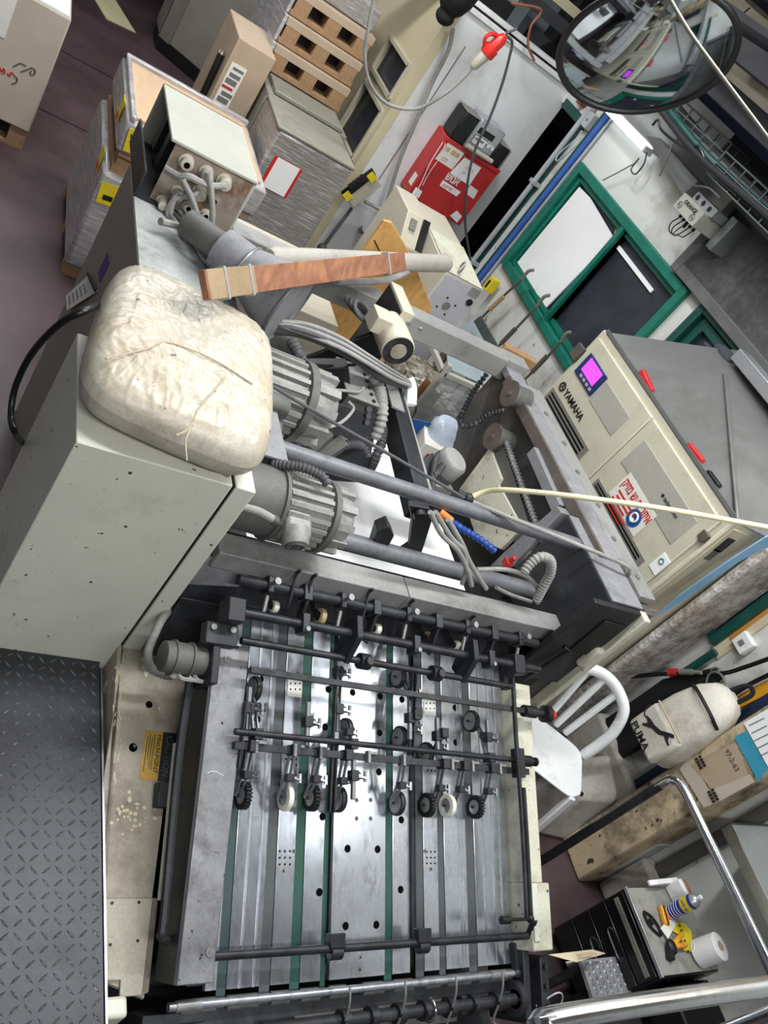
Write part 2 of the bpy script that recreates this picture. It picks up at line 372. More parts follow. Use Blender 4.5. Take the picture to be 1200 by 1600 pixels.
mat('brick_wood', (176, 138, 96), 0.7, var=0.12, scale=8)
mat('pole_grey', (122, 118, 108), 0.5, 0.2, var=0.1)
mat('brown_rod', (96, 88, 78), 0.6, 0.3, var=0.15)
mat('purple', (70, 52, 120), 0.5, var=0.05)
mat('teal_paper', (58, 150, 180), 0.6, var=0.08)
mat('navy', (28, 42, 76), 0.7, var=0.1)
mat('speckle', (120, 112, 96), 0.6, var=0.7, scale=28, dirt_glint=(220, 214, 196), damt=0.5, dscale=22)
mat('plastic_clear', (196, 206, 222), 0.25, var=0.1, scale=5, bump=0.4, bscale=8)
mat('brown_board', (150, 104, 66), 0.6, var=0.06)
mat('tray_dark', (84, 92, 88), 0.5, 0.2, var=0.15)
mat('silver', (178, 180, 182), 0.3, 0.6, var=0.06)
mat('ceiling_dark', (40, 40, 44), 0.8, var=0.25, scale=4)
mat('ceiling_beige', (150, 142, 124), 0.8, var=0.06)
mat('copper', (150, 92, 66), 0.5, 0.2, var=0.1)
mat('mirror', (178, 184, 186), 0.05, 1.0, var=0.0, rvar=0.0)
mat('film_clear', (220, 224, 228), 0.15, var=0.1, scale=9, bump=0.5, bscale=12, alpha=0.35, stretch=(1, 1, 6))
# ---------------------------------------------------------------- the room
W = 3.45       # window wall
XP = -5.4      # white partition
def holed(mb, x0, x1, z0, z1, y0, y1, holes):
    xs = sorted({x0, x1} | {h[0] for h in holes} | {h[1] for h in holes}); zs = sorted({z0, z1} | {h[2] for h in holes} | {h[3] for h in holes})
    for i in range(len(xs) - 1):
        for j in range(len(zs) - 1):
            cx, cz = (xs[i] + xs[i + 1]) / 2, (zs[j] + zs[j + 1]) / 2
            if not any(h[0] < cx < h[1] and h[2] < cz < h[3] for h in holes):
                mb.box((xs[i], y0, zs[j]), (xs[i + 1], y1, zs[j + 1]))
struct('floor', MB().box((-17, -5, -0.08), (3, 9, 0)), 'floor', smooth=0)
fl_ = bpy.data.objects['floor']
for a, b in (((-6.3, -4, 0.001), (-6.35, 2.4, 0.001)), ((-7.6, -4, 0.001), (-7.6, 2.4, 0.001)), ((-16, 0.15, 0.001), (-3.3, 0.05, 0.001))): ob('floor_joint', MB().bar(a, b, 0.012, 0.003), 'black', fl_, smooth=0)
_m = MB(); holed(_m, -5.41, 1.6, 0, 3.5, W, W + 0.2, [(-4.73, -3.30, 1.15, 1.92), (-3.13, -1.65, 1.085, 1.95), (-5.41, -5.02, 0, 2.08)])
struct('wall_right', _m, 'window_wall', smooth=0)
struct('wall_passage', MB().box((-6.2, 5.2, 0), (-3.6, 5.3, 3.0)).box((-4.5, 3.66, 0), (-4.4, 5.2, 3.0)).box((-6.3, 3.6, 0), (-6.2, 5.3, 3.0)).box((-6.2, 3.66, 2.9), (-4.4, 5.2, 3.0)), 'dark_void', smooth=0)
_m = MB().box((XP - 0.1, 2.501, 0), (XP, W + 0.03, 2.17)); struct('wall_back', _m, 'white_wall', smooth=0)
# boarded seams and cap of the white partition
struct('trim_1', MB().box((XP - 0.12, 2.41, 2.17), (XP + 0.02, W + 0.03, 2.2)).box((XP - 0.12, 2.41, 2.215), (XP + 0.012, W + 0.03, 2.24)), 'white_wall', bevel=0.003)
struct('trim_2', MB().box((XP, 2.63, 0.9), (XP + 0.006, 2.635, 2.0)), 'ink_grey', smooth=0)
# cream partition with two glazed openings
_m = MB(); 
for a in range(1):
    holes = [(-6.0, -5.48, 1.48, 1.71), (-5.98, -5.47, 1.02, 1.39)]
    xs = sorted({-9.0, XP} | {h[0] for h in holes} | {h[1] for h in holes}); 
    holed(_m, -9.0, XP + 0.002, 0, 2.3, 2.43, 2.5, holes)
struct('wall_cream', _m, 'cream_panel', smooth=0)
for k, (a, b, c, d) in enumerate([(-6.0, -5.48, 1.48, 1.71), (-5.98, -5.47, 1.02, 1.39)]):
    wf = struct('window_%d' % (k + 4), MB().bar((a, 2.425, c), (b, 2.425, c), 0.03, 0.025).bar((a, 2.425, d), (b, 2.425, d), 0.03, 0.025).bar((a, 2.425, c), (a, 2.425, d), 0.025, 0.03).bar((b, 2.425, c), (b, 2.425, d), 0.025, 0.03), 'beige_metal')
    ob('pane', MB().box((a, 2.46, c), (b, 2.466, d)), 'glass_dark', wf, smooth=0)
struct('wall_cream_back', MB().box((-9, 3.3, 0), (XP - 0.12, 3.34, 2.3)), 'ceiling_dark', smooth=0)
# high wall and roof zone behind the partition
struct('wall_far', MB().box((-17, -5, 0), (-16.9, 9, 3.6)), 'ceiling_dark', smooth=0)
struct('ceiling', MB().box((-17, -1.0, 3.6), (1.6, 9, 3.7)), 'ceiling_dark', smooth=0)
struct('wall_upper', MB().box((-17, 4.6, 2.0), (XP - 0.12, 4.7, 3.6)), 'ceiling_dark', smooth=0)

# window 1: green frame, mullion, one pane covered by a white sheet
def bars(mb, x0, x1, z0, z1, y, w, d):
    for a, b in (((x0 + w, y, z0 + w / 2), (x1 - w, y, z0 + w / 2)), ((x0 + w, y, z1 - w / 2), (x1 - w, y, z1 - w / 2))): mb.bar(a, b, d, w)
    for x in (x0 + w / 2, x1 - w / 2): mb.box((x - w / 2, y - d / 2, z0), (x + w / 2, y + d / 2, z1))
_m = MB(); bars(_m, -4.75, -3.28, 1.13, 1.94, W - 0.005, 0.055, 0.06)
w1 = struct('window_1', _m, 'green_frame', bevel=0.004)
_m = MB(); bars(_m, -4.69, -4.0, 1.19, 1.88, W + 0.02, 0.03, 0.05); ob('sash', _m, 'green_frame', w1, bevel=0.003)
_m = MB(); bars(_m, -4.03, -3.34, 1.19, 1.88, W + 0.03, 0.03, 0.05); ob('sash', _m, 'green_frame', w1, bevel=0.003)
ob('mullion', MB().box((-4.035, W - 0.03, 1.18), (-4.0, W + 0.03, 1.89)), 'green_frame', w1, bevel=0.003)
ob('pane', MB().box((-4.66, W + 0.03, 1.22), (-4.03, W + 0.036, 1.85)), 'glass_dark', w1, smooth=0)
ob('pane', MB().box((-4.0, W + 0.04, 1.22), (-3.37, W + 0.046, 1.85)), 'glass_dark', w1, smooth=0)
ob('cover_sheet', MB().prism([at(*p, Y=W + 0.002) for p in ((801, 419), (830, 383), (905, 292), (921, 308), (958, 371), (948, 384), (853, 480), (842, 462), (822, 450))], (0, 0.012, 0)), 'paper_white', w1, smooth=0)
ob('white_strip', MB().bar(at(966, 386, Y=W + 0.03), at(1019, 455, Y=W + 0.03), 0.01, 0.024), 'paper_white', w1, smooth=0)
ob('orange_card', MB().prism([(-4.12, W + 0.02, 1.84), (-4.03, W + 0.02, 1.86), (-4.03, W + 0.02, 1.75)], (0, 0.006, 0)), 'cardboard', w1, smooth=0)
ob('wiper', MB().sph((-3.42, W + 0.02, 1.43), 0.02, sq=(1, 0.5, 1.2)), 'white_plastic', w1)
# window 2 runs behind the compressor and its hood
_m = MB(); bars(_m, -3.15, -1.63, 1.065, 1.97, W - 0.005, 0.05, 0.06); w2 = struct('window_2', _m, 'green_dark', bevel=0.004)
_m = MB(); bars(_m, -3.09, -2.4, 1.12, 1.91, W + 0.02, 0.05, 0.05); ob('sash', _m, 'green_dark', w2, bevel=0.003)
_m = MB(); bars(_m, -2.4, -1.69, 1.12, 1.91, W + 0.03, 0.05, 0.05); ob('sash', _m, 'green_dark', w2, bevel=0.003)
ob('pane', MB().box((-3.04, W + 0.03, 1.17), (-2.45, W + 0.036, 1.86)), 'glass_dark', w2, smooth=0)
ob('pane', MB().box((-2.35, W + 0.04, 1.17), (-1.74, W + 0.046, 1.86)), 'glass_dark', w2, smooth=0)
struct('trim_3', MB().box((-1.635, W - 0.012, 1.04), (-1.575, W, 2.1)), 'cream_panel', bevel=0.002)
ob('worn_label', MB().prism([(-1.632, W - 0.015, 1.15), (-1.61, W - 0.015, 1.14), (-1.612, W - 0.015, 1.36), (-1.632, W - 0.015, 1.37)], (0, 0.003, 0)), 'ink_orange', bpy.data.objects['trim_3'], smooth=0)
# passage door leaf
struct('door_1', MB().box((-5.10, W + 0.02, 0), (-5.03, W + 0.07, 2.06)), 'dark_void', bevel=0.004)
struct('trim_4', MB().box((-5.36, W - 0.01, 2.06), (-4.98, W + 0.05, 2.12)).box((-5.02, W - 0.012, 0), (-4.985, W + 0.03, 2.06)), 'green_dark', bevel=0.004)

# ---------------------------------------------------------------- pipes and small fittings on the window wall
ob('conduit_pipe', MB().cyl((-5.0, W - 0.05, 0.05), (-5.0, W - 0.05, 2.45), 0.018).box((-5.03, W - 0.07, 1.62), (-4.97, W, 1.645)).box((-5.03, W - 0.07, 0.95), (-4.97, W, 0.975)), 'pipe_grey', label='grey vertical conduit beside the dark passage door', cat='pipe')
ob('blue_pipe', MB().cyl((-4.83, W - 0.03, 0.3), (-4.83, W - 0.03, 2.5), 0.02), 'pipe_blue', label='blue vertical pipe left of the green window', cat='pipe')
ob('conduit_pipe', MB().cyl((-4.79, W - 0.02, 0.3), (-4.79, W - 0.02, 2.5), 0.009, n=10), 'pipe_grey', label='thin white conduit between the blue pipe and green window', cat='pipe')
ob('conduit_pipe', MB().cyl((-4.88, W - 0.02, 0.3), (-4.88, W - 0.02, 2.5), 0.012, n=10), 'green_dark', label='thin dark green conduit left of the blue pipe', cat='pipe')
t = thing('junction_box', 'grey junction box on the wall beside the conduit top', 'junction box', (-4.97, W, 2.13))
ob('box_body', MB().box((-5.02, W - 0.05, 2.08), (-4.92, W, 2.18)), 'pipe_grey', t, bevel=0.006)
for dx in (-0.03, 0.02): ob('screw', MB().cyl((-4.97 + dx, W - 0.056, 2.13), (-4.97 + dx, W - 0.05, 2.13), 0.008, n=8), 'vent_grey', t)
ob('cable_loop', MB().tube([(-4.95, W - 0.03, 2.06), (-4.90, W - 0.06, 1.98), (-4.91, W - 0.06, 1.84), (-4.97, W - 0.05, 1.86), (-4.93, W - 0.04, 2.0)], 0.005), 'pipe_grey', label='thin pale cable loop hanging below the junction box', cat='cable')
ob('brown_block', MB().box((-5.2, W - 0.05, 2.17), (-5.12, W, 2.24)).box((-5.17, W - 0.06, 2.15), (-5.14, W, 2.17)), 'copper', label='small brown block on the wall top under the mirror', cat='block')
# fluorescent tube on the wall
t = thing('tube_lamp', 'lit white fluorescent tube below the round mirror', 'lamp', (-4.55, W - 0.1, 2.22))
ob('lamp_tube', MB().cyl((-4.78, W - 0.1, 2.255), (-4.235, W - 0.1, 2.255), 0.016), 'tube_lit', t)
ob('lamp_housing', MB().box((-4.80, W - 0.06, 2.262), (-4.22, W - 0.01, 2.29)), 'white_plastic', t, bevel=0.004)
for x in (-4.79, -4.226): ob('lamp_holder', MB().box((x - 0.01, W - 0.12, 2.237), (x + 0.01, W - 0.05, 2.275)), 'white_plastic', t, bevel=0.003)
ob('lead', MB().tube([(-4.22, W - 0.09, 2.25), (-4.17, W - 0.09, 2.2), (-4.18, W - 0.08, 2.13), (-4.24, W - 0.08, 2.13), (-4.25, W - 0.08, 2.2)], 0.005), 'cable_dark', t)
ob('pull_chain', MB().tube([(-4.24, W - 0.08, 2.18), (-4.33, W - 0.06, 2.08), (-4.42, W - 0.05, 1.97)], 0.004), 'vent_grey', t)
# switch socket on the wall by the trim
t = thing('wall_socket', 'white socket box on the wall beside the cream trim', 'socket', at(1163, 1005, Y=W))
c = at(1163, 1005, Y=W - 0.02)
ob('socket_body', MB().box((c.x - 0.04, W - 0.04, c.z - 0.04), (c.x + 0.04, W, c.z + 0.04)), 'white_plastic', t, bevel=0.006)
ob('rocker', MB().box((c.x - 0.012, W - 0.046, c.z - 0.012), (c.x + 0.012, W - 0.04, c.z + 0.012)), 'vent_grey', t, bevel=0.002)

# three long tools standing against the wall and small bits
for k, (a, b) in enumerate((((762, 487), (835, 418)), ((780, 540), (860, 457)), ((828, 585), (894, 515)))):
    Yt = W - 0.10
    p, q = at(*a, Y=Yt), at(*b, Y=Yt - 0.01); d = (q - p).normalized(); base = V(p.x - 0.05, Yt - 0.05, 0.0)
    t = thing('long_tool', ('long brown steel rod nearest the yellow box', 'long bristled rod in the middle of three on the wall', 'long steel rod nearest the compressor against the green window')[k], 'rod', base, 'long rods leaning on the window wall')
    ob('shaft', MB().tube([base, p, p.lerp(q, 0.75)], 0.008, n=8), 'brown_rod', t)
    ob('grip', MB().tube([p + d * 0.02, p + d * 0.08, p + d * 0.16], 0.015, n=8), ('brick_wood', 'brown_rod', 'brown_rod')[k], t)
    ob('tip', MB().tube([p.lerp(q, 0.74), p.lerp(q, 0.9) + V(0, -0.012, 0), q + V(0.012, 0.0, -0.012)], 0.011, n=8), 'vent_grey', t)
t = thing('yellow_box', 'small yellow carton with black lettering at the window corner', 'box', at(768, 447, Y=W - 0.06))
c = at(768, 445, Y=W - 0.06)
ob('carton', MB().obox(c, (1, 0, 0.05), (0, 1, 0), (0, 0, 1), 0.03, 0.03, 0.05), 'yellow', t, bevel=0.002)
ob('print', MB().obox(c + V(0, -0.031, -0.005), (1, 0, 0.05), (0, 1, 0), (0, 0, 1), 0.012, 0.001, 0.03), 'ink_black', t, smooth=0)
c = at(808, 558, Y=2.95)
ob('wood_block', MB().obox(c, (0.35, 1, 0.1), (-1, 0.35, 0), (0, 0, 1), 0.10, 0.03, 0.035), 'brick_wood', label='short wooden block lying above the feeder rail end', cat='wood block', bevel=0.004)
# ---------------------------------------------------------------- compressor cabinet with hood
YF = 2.9
y_x0, y_x1, y_z1 = -3.03, -1.745, 1.63
t = thing('compressor_cabinet', 'large cream compressor cabinet with lit purple screen and grey sheet hood', 'compressor', ((y_x0 + y_x1) / 2, YF + 0.26, 0))
_bd = MB().box((y_x0, YF + 0.015, 0.08), (y_x1, 3.40, y_z1))
body = ob('body', _bd, 'yamaha_cream', t, bevel=0.012)
ob('side_panel', MB().box((y_x1, YF + 0.04, 0.12), (y_x1 + 0.006, 3.10, y_z1 - 0.03)), 'yamaha_side', t, bevel=0.003)
xm = at(972, 698, Y=YF).x
def door(x0, x1):
    d = ob('door', MB().box((x0, YF, 0.12), (x1, YF + 0.018, y_z1 - 0.04)), 'yamaha_cream', t, bevel=0.006)
    return d
d1 = door(y_x0 + 0.03, xm - 0.004); d2 = door(xm + 0.004, y_x1 - 0.035)
def onface(px, py): return at(px, py, Y=YF)
def slat_vent(d, a, b, c2, d2_):
    A, B, C_, D = onface(*a), onface(*b), onface(*c2), onface(*d2_)
    x0, x1 = (A.x + B.x) / 2, (C_.x + D.x) / 2; z0, z1 = min(A.z, D.z), max(B.z, C_.z)
    ob('vent_panel', MB().box((x0, YF - 0.004, z0), (x1, YF + 0.002, z1)), 'vent_grey', d, bevel=0.002)
    for k in range(4):
        z = z0 + (z1 - z0) * (0.16 + 0.2 * k)
        ob('vent_slot', MB().box((x0 + 0.02, YF - 0.006, z), (x1 - 0.03, YF + 0.001, z + (z1 - z0) * 0.07)), 'hole_black', d, smooth=0)
slat_vent(d1, (848, 625), (863, 606), (921, 703), (898, 725))
slat_vent(d2, (918, 764), (936, 747), (1008, 875), (990, 893))
for d, (a, b, c2, e) in ((d1, ((922, 625), (945, 598), (988, 650), (953, 681))), (d2, ((970, 722), (1010, 686), (1088, 818), (1048, 850)))):
    A, B, C_, D = onface(*a), onface(*b), onface(*c2), onface(*e)
    x0, x1 = (A.x + B.x) / 2, (C_.x + D.x) / 2; z0, z1 = (A.z + D.z) / 2, (B.z + C_.z) / 2
    ob('inset_panel', MB().box((x0, YF - 0.003, z0), (x1, YF + 0.002, z1)), 'panel_grey', d, bevel=0.0015)
    if d is d2:
        text('technovision', 0.028, V(x1 - 0.19, YF - 0.005, z0 + (z1 - z0) * 0.52), (1, 0, 0), (0, 0, 1), 'ink_black', d, sx=0.8)
        ob('logo_dot', MB().cyl((x1 - 0.205, YF - 0.005, z0 + (z1 - z0) * 0.57), (x1 - 0.205, YF, z0 + (z1 - z0) * 0.57), 0.008, n=10), 'ink_black', d)
# control display
A, B, C_, D = onface(898, 580), onface(925, 552), onface(950, 590), onface(923, 620)
x0, x1 = (A.x + B.x) / 2, (C_.x + D.x) / 2; z0, z1 = (A.z + D.z) / 2, (B.z + C_.z) / 2
scr = ob('display', MB().box((x0, YF - 0.008, z0), (x1, YF + 0.002, z1)), 'screen_blue', d1, bevel=0.003)
scr['label'] = 'dark blue control display with lit purple screen'
# sub-parts of the body instead of a fourth level
ob('lit_screen', MB().box((x0 + 0.03, YF - 0.0095, z0 + 0.036), (x0 + 0.165, YF - 0.007, z1 - 0.010)), 'screen_lit', d1, smooth=0)
for k in range(4): ob('key', MB().box((x0 + 0.05 + 0.035 * k, YF - 0.010, z0 + 0.012), (x0 + 0.072 + 0.035 * k, YF - 0.007, z0 + 0.026)), 'panel_grey', d1, smooth=0)
# brand lettering and tuning-fork roundel
o = onface(886, 609)
text('YAMAHA', 0.052, V(o.x + 0.0, YF - 0.003, o.z - 0.027), (1, 0, 0), (0, 0, 1), 'ink_black', d1, bold=True)
r = V(o.x - 0.035, YF - 0.003, o.z - 0.01)
ob('roundel', MB().torus(r, (0, 1, 0), 0.021, 0.004, n=20, k=6), 'ink_black', d1)
_m = MB()
for k in range(3):
    a = math.pi / 2 + k * 2 * math.pi / 3; _m.bar(r, r + V(math.cos(a), 0, math.sin(a)) * 0.02, 0.003, 0.005, up=(0, 1, 0))
ob('roundel_fork', _m, 'ink_black', d1)
# brown hinge, latches, gap at the lid
for px, py in ((905, 548),):
    c = onface(px, py); ob('hinge', MB().box((c.x - 0.03, YF - 0.012, c.z - 0.05), (c.x + 0.03, YF + 0.01, c.z + 0.03)), 'brown_rod', t, bevel=0.003)
c = onface(1100, 838); ob('latch', MB().box((c.x - 0.02, YF - 0.01, c.z - 0.02), (c.x + 0.02, YF + 0.01, c.z + 0.02)), 'brown_rod', t, bevel=0.003)
# poster with hebrew lettering and ear-protection sign
A, B, C_, D = onface(950, 773), onface(985, 738), onface(1027, 805), onface(993, 838)
px0, px1 = (A.x + B.x) / 2, (C_.x + D.x) / 2; pz0, pz1 = (A.z + D.z) / 2, (B.z + C_.z) / 2
po = ob('noise_poster', MB().box((px0, YF - 0.004, pz0), (px1, YF + 0.001, pz1)), 'paper_note', t, smooth=0)
po['label'] = 'white noise warning poster with red lettering'
w_ = px1 - px0; h_ = pz1 - pz0
text(heb('איזור רעש מזיק'), 0.062, V(px0 + 0.012, YF - 0.005, pz1 - 0.062), (1, 0, 0), (0, 0, 1), 'ink_red', po, bold=True, sx=w_ / 0.40)
for k in range(5): ob('small_print', MB().box((px0 + 0.03 + 0.012 * (k % 2), YF - 0.006, pz1 - 0.092 - 0.021 * k), (px0 + 0.19 - 0.02 * (k % 3), YF - 0.003, pz1 - 0.084 - 0.021 * k)), 'ink_red', po, smooth=0)
rc = V(px1 - 0.07, YF - 0.005, pz0 + h_ * 0.32)
ob('ear_sign', MB().cyl(rc, rc + V(0, 0.003, 0), 0.042, n=20), 'ink_blue', po)
ob('ear_head', MB().torus(rc + V(0, -0.001, 0.004), (0, 1, 0), 0.02, 0.005, n=16, k=5).cyl(rc + V(0, -0.002, -0.012), rc + V(0, 0, -0.012), 0.011, n=10), 'paper_white', po)
A, B, C_, D = onface(1016, 884), onface(1038, 861), onface(1047, 880), onface(1023, 900)
x0, x1 = (A.x + B.x) / 2, (C_.x + D.x) / 2; z0, z1 = (A.z + D.z) / 2, (B.z + C_.z) / 2
st = ob('sticker', MB().box((x0, YF - 0.004, z0), (x1, YF + 0.001, z1)), 'paper_white', t, smooth=0)
ob('sticker_ring', MB().torus((x1 - 0.03, YF - 0.005, z1 - 0.03), (0, 1, 0), 0.012, 0.0025, n=16, k=5), 'green_frame', st)
# labels and handle on the side panel
for a, s_ in ((1132, 0.05), (1113, 0.04)):
    c = at(a, 852 if a > 1120 else 867, X=y_x1 + 0.007); ob('rating_label', MB().box((y_x1 + 0.004, c.y - s_ * 0.5, c.z - s_ * 0.8), (y_x1 + 0.008, c.y + s_ * 0.5, c.z + s_ * 0.8)), 'ink_black' if a > 1120 else 'brown_rod', t, smooth=0)
ob('side_hatch', MB().box((y_x1 + 0.004, YF + 0.06, 0.75), (y_x1 + 0.009, YF + 0.17, 1.08)), 'panel_grey', t, bevel=0.002)
ob('side_handle', MB().tube([(y_x1 + 0.006, YF + 0.07, 0.92), (y_x1 + 0.03, YF + 0.07, 0.94), (y_x1 + 0.03, YF + 0.16, 0.98), (y_x1 + 0.006, YF + 0.16, 1.0)], 0.004, sub=1), 'pipe_grey', t)
# hood (folded sheet) standing on the cabinet
hb = [V(y_x0 + 0.03, YF + 0.02, y_z1), V(y_x1, YF + 0.02, y_z1), V(y_x1 + 0.04, 3.41, y_z1), V(y_x0 + 0.03, 3.41, y_z1)]
ht = [V(-2.73, 3.25, 1.90), V(-2.56, 3.23, 1.865), V(-2.2, 3.42, 1.96), V(-2.73, 3.42, 1.96)]
hood = ob('hood', MB().hull(hb, ht), 'hood_grey', t, smooth=20)
ob('hood_seam', MB().bar(hb[1] + V(0.004, -0.004, 0.01), ht[1] + V(0.004, -0.004, 0.004), 0.022, 0.014), 'hood_grey', hood, bevel=0.005)
ob('hood_flange', MB().bar(hb[0] + V(0, -0.004, 0.008), hb[1] + V(0, -0.004, 0.008), 0.012, 0.016), 'hood_grey', hood)
for (a, b, m_) in (((1003, 580), (1018, 612), 'red'), ((1075, 695), (1097, 722), 'red'), ((1105, 738), (1123, 762), 'black')):
    p, q = at(*a, Y=YF + 0.03), at(*b, Y=YF + 0.03)
    ob('hood_clip', MB().bar(p, q, 0.03, 0.03), m_, hood, bevel=0.006)
# rough insulation pier between the cabinet and the wall, pale blue paint on its edge
xf = -1.69
ob('insulation_pier', MB().box((-1.735, 3.16, 0.0), (xf, W - 0.002, 1.60)), 'foam', label='rough grey insulation pier behind the compressor cabinet', cat='insulation', bevel=0.02)
ob('blue_board', MB().prism([at(*p, X=xf + 0.001) for p in ((1024, 962), (1060, 930), (1130, 880), (1195, 838), (1222, 828), (1222, 846), (1190, 857), (1150, 878), (1108, 908), (1062, 940))], (0.006, 0, 0)), 'blue_pale', label='ragged pale blue painted edge of the insulation pier', cat='painted board', smooth=0)
# steel channel along the wall and the grey filter panel above
ob('wall_channel', MB().bar((-2.62, W - 0.16, 1.955), (-1.2, W - 0.16, 1.955), 0.10, 0.06), 'silver', label='bright steel channel running behind the hood top', cat='channel', bevel=0.004)
c = at(1137, 550, Y=W - 0.16)
ob('rag', MB().sph(c + V(0, 0, -0.02), 0.055, sq=(1.5, 0.7, 0.6)).sph(c + V(-0.07, -0.02, -0.05), 0.035, sq=(1.8, 0.6, 0.4)).sph(c + V(0.03, -0.03, -0.06), 0.025), 'cloth_grey', label='crumpled dark rag tied at the hood top', cat='rag')
t = thing('wall_filter', 'big dark grey wall filter panel in a steel frame', 'filter', (-2.9, W, 1.95))
_m = MB(); bars(_m, -3.47, -2.2, 1.95, 2.42, W - 0.03, 0.06, 0.07); ob('filter_frame', _m, 'filter_frame', t, bevel=0.005)
ob('filter_mesh', MB().box((-3.42, W - 0.03, 2.0), (-2.25, W - 0.012, 2.37)), 'filter_grey', t, smooth=0)
# ---------------------------------------------------------------- operator platform with raised studs
PZ = 0.45
t = thing('walkway_platform', 'dark steel checker plate operator platform at the left', 'platform', (-0.3, 0.0, 0))
ob('deck', MB().box((-1.53, -1.2, PZ - 0.03), (1.0, 0.845, PZ)), 'diamond_plate', t, bevel=0.003)
ob('skirt', MB().box((-1.52, 0.80, 0.0), (1.0, 0.83, PZ - 0.03)).box((-1.52, -1.2, 0), (-1.49, 0.80, PZ - 0.03)).box((0.97, -1.2, 0), (1.0, 0.8, PZ - 0.03)), 'dark_metal', t)
def stud(mb, c, a, l=0.0155, w=0.0042, h=0.003, u=V(1, 0, 0), v=V(0, 1, 0), n=V(0, 0, 1)):
    d = u * math.cos(a) + v * math.sin(a); e = n.cross(d)
    mb.add([c - d * l, c + e * w, c + d * l, c - e * w, c + n * h - d * l * 0.45, c + n * h + d * l * 0.45], [(0, 3, 4), (0, 4, 1), (2, 5, 3), (2, 1, 5), (3, 5, 4), (1, 4, 5)])
_m = MB(); px_ = 0.031
for i in range(58):
    for j in range(43):
        x, y = -1.50 + i * px_, 0.825 - j * px_
        if x < 0.3 and y > -0.5: stud(_m, V(x, y, PZ), math.radians(40 if (i + j) % 2 else -50))
ob('raised_studs', _m, 'stud_steel', t, kind='stuff', smooth=0)
ob('edge_strip', MB().box((-1.50, 0.846, PZ - 0.05), (1.0, 0.852, PZ + 0.002)), 'stud_steel', t)

# ---------------------------------------------------------------- beige side cover of the feed table
def zp(x): return 0.545 - 0.225 * (x + 1.546)
PN = V(0.225, 0, 1).normalized(); PO = V(-1.546, 0.88, 0.545)
def onp(px, py, h=0.0):
    d = ray(px, py); return CAM + d * ((PO + PN * h - CAM).dot(PN) / d.dot(PN))
t = thing('side_cover', 'worn beige side cover between the platform and the feed table', 'cover panel', (-1.1, 0.95, 0))
P4 = [onp(195, 998), onp(232, 1004), onp(300, 1030), onp(262, 1210), onp(238, 1400), onp(225, 1560), onp(155, 1530), onp(157, 1400), onp(163, 1210)]
ob('top_plate', MB().prism(P4, (0, 0, -0.012)), 'plate_beige', t, smooth=0)
ob('side_flange', MB().box((-1.545, 0.862, 0.1), (-0.55, 0.878, 0.36)).prism([(-1.546, 0.866, 0.545), (-0.6, 0.866, zp(-0.6)), (-0.6, 0.866, 0.2), (-1.546, 0.866, 0.2)], (0, 0.012, 0)), 'plate_beige', t, smooth=0)
Q = [onp(157, 1404, 0.012), onp(239, 1403, 0.012), onp(222, 1555, 0.012), onp(187, 1558, 0.012), onp(189, 1531, 0.012), onp(155, 1532, 0.012)]
cv = ob('cover_plate', MB().prism(Q, PN * -0.010), 'plate_pale', t, bevel=0.002)
for p in ((175, 1411), (217, 1410), (172, 1476), (215, 1470)): 
    c = onp(*p, 0.012); ob('screw', MB().cyl(c, c + PN * 0.002, 0.004, n=8), 'black', cv)
ob('fold', MB().prism([onp(239, 1403, 0.01), onp(247, 1404, -0.01), onp(232, 1550, -0.01), onp(222, 1555, 0.01)], PN * -0.004), 'plate_beige', cv, smooth=0)
for p, r in (((233, 1101), 0.011), ((208, 1168), 0.013)):
    c = onp(*p); ob('access_hole', MB().cyl(c + PN * -0.004, c + PN * 0.0008, r, n=16), 'hole_black', t)
c = onp(210, 1166); ob('hole_bolt', MB().cyl(c, c + PN * 0.004, 0.005, n=8), 'stud_steel', t)
# caution label
A, B, C_, D = onp(228, 1141, .0012), onp(278, 1146, .0012), onp(270, 1222, .0012), onp(217, 1218, .0012)
lb = ob('caution_label', MB().prism([A, B, C_, D], PN * -0.001), 'yellow_caution', t, smooth=0)
lb['label'] = 'yellow and black pinch point caution label'
M1, M2 = A.lerp(B, 0.54), D.lerp(C_, 0.54)
ob('label_band', MB().prism([M1, B, C_, M2], PN * 0.0004), 'ink_black', lb, smooth=0)
xd = (D - A).normalized(); yd = (B - A).normalized(); L_ = (D - A).length; H_ = (B - A).length
text('CAUTION', H_ * 0.27, A.lerp(B, 0.66) + xd * L_ * 0.06 + PN * 0.001, xd, yd, 'ink_faint', lb, bold=True)
text('PINCH-POINT', H_ * 0.18, A.lerp(B, 0.38) + xd * L_ * 0.06 + PN * 0.0006, xd, yd, 'ink_black', lb)
for k in range(4):
    q0 = A.lerp(B, 0.30 - 0.07 * k) + xd * L_ * (0.07 + 0.05 * (k % 2)) + PN * 0.0006; ob('small_print', MB().bar(q0, q0 + xd * L_ * (0.72 - 0.1 * (k % 3)), H_ * 0.025, 0.0005, up=PN), 'brown_rod', lb, smooth=0)
random.seed(11); _m = MB()
for k in range(34):
    c = onp(205 + random.gauss(0, 17), 1275 + random.gauss(0, 16), 0.0006); a_ = random.uniform(0, 3.1); r_ = random.uniform(0.002, 0.008)
    _m.prism([c + V(math.cos(a_ + q) * r_ * random.uniform(.5, 1.2), math.sin(a_ + q) * r_ * random.uniform(.5, 1.2), -0.225 * math.cos(a_ + q) * r_) for q in (0, 1.3, 2.4, 3.6, 5)], PN * 0.0004)
for k in range(26):
    c = onp(185 + random.uniform(-8, 4), 1040 + random.uniform(0, 190), 0.0006); _m.obox(c, (1, jit(.4), -0.225), (0, 1, 0), PN, random.uniform(.004, .016), 0.0012, 0.0004)
ob('paint_flakes', _m, 'cream_panel', t, kind='stuff', smooth=0)
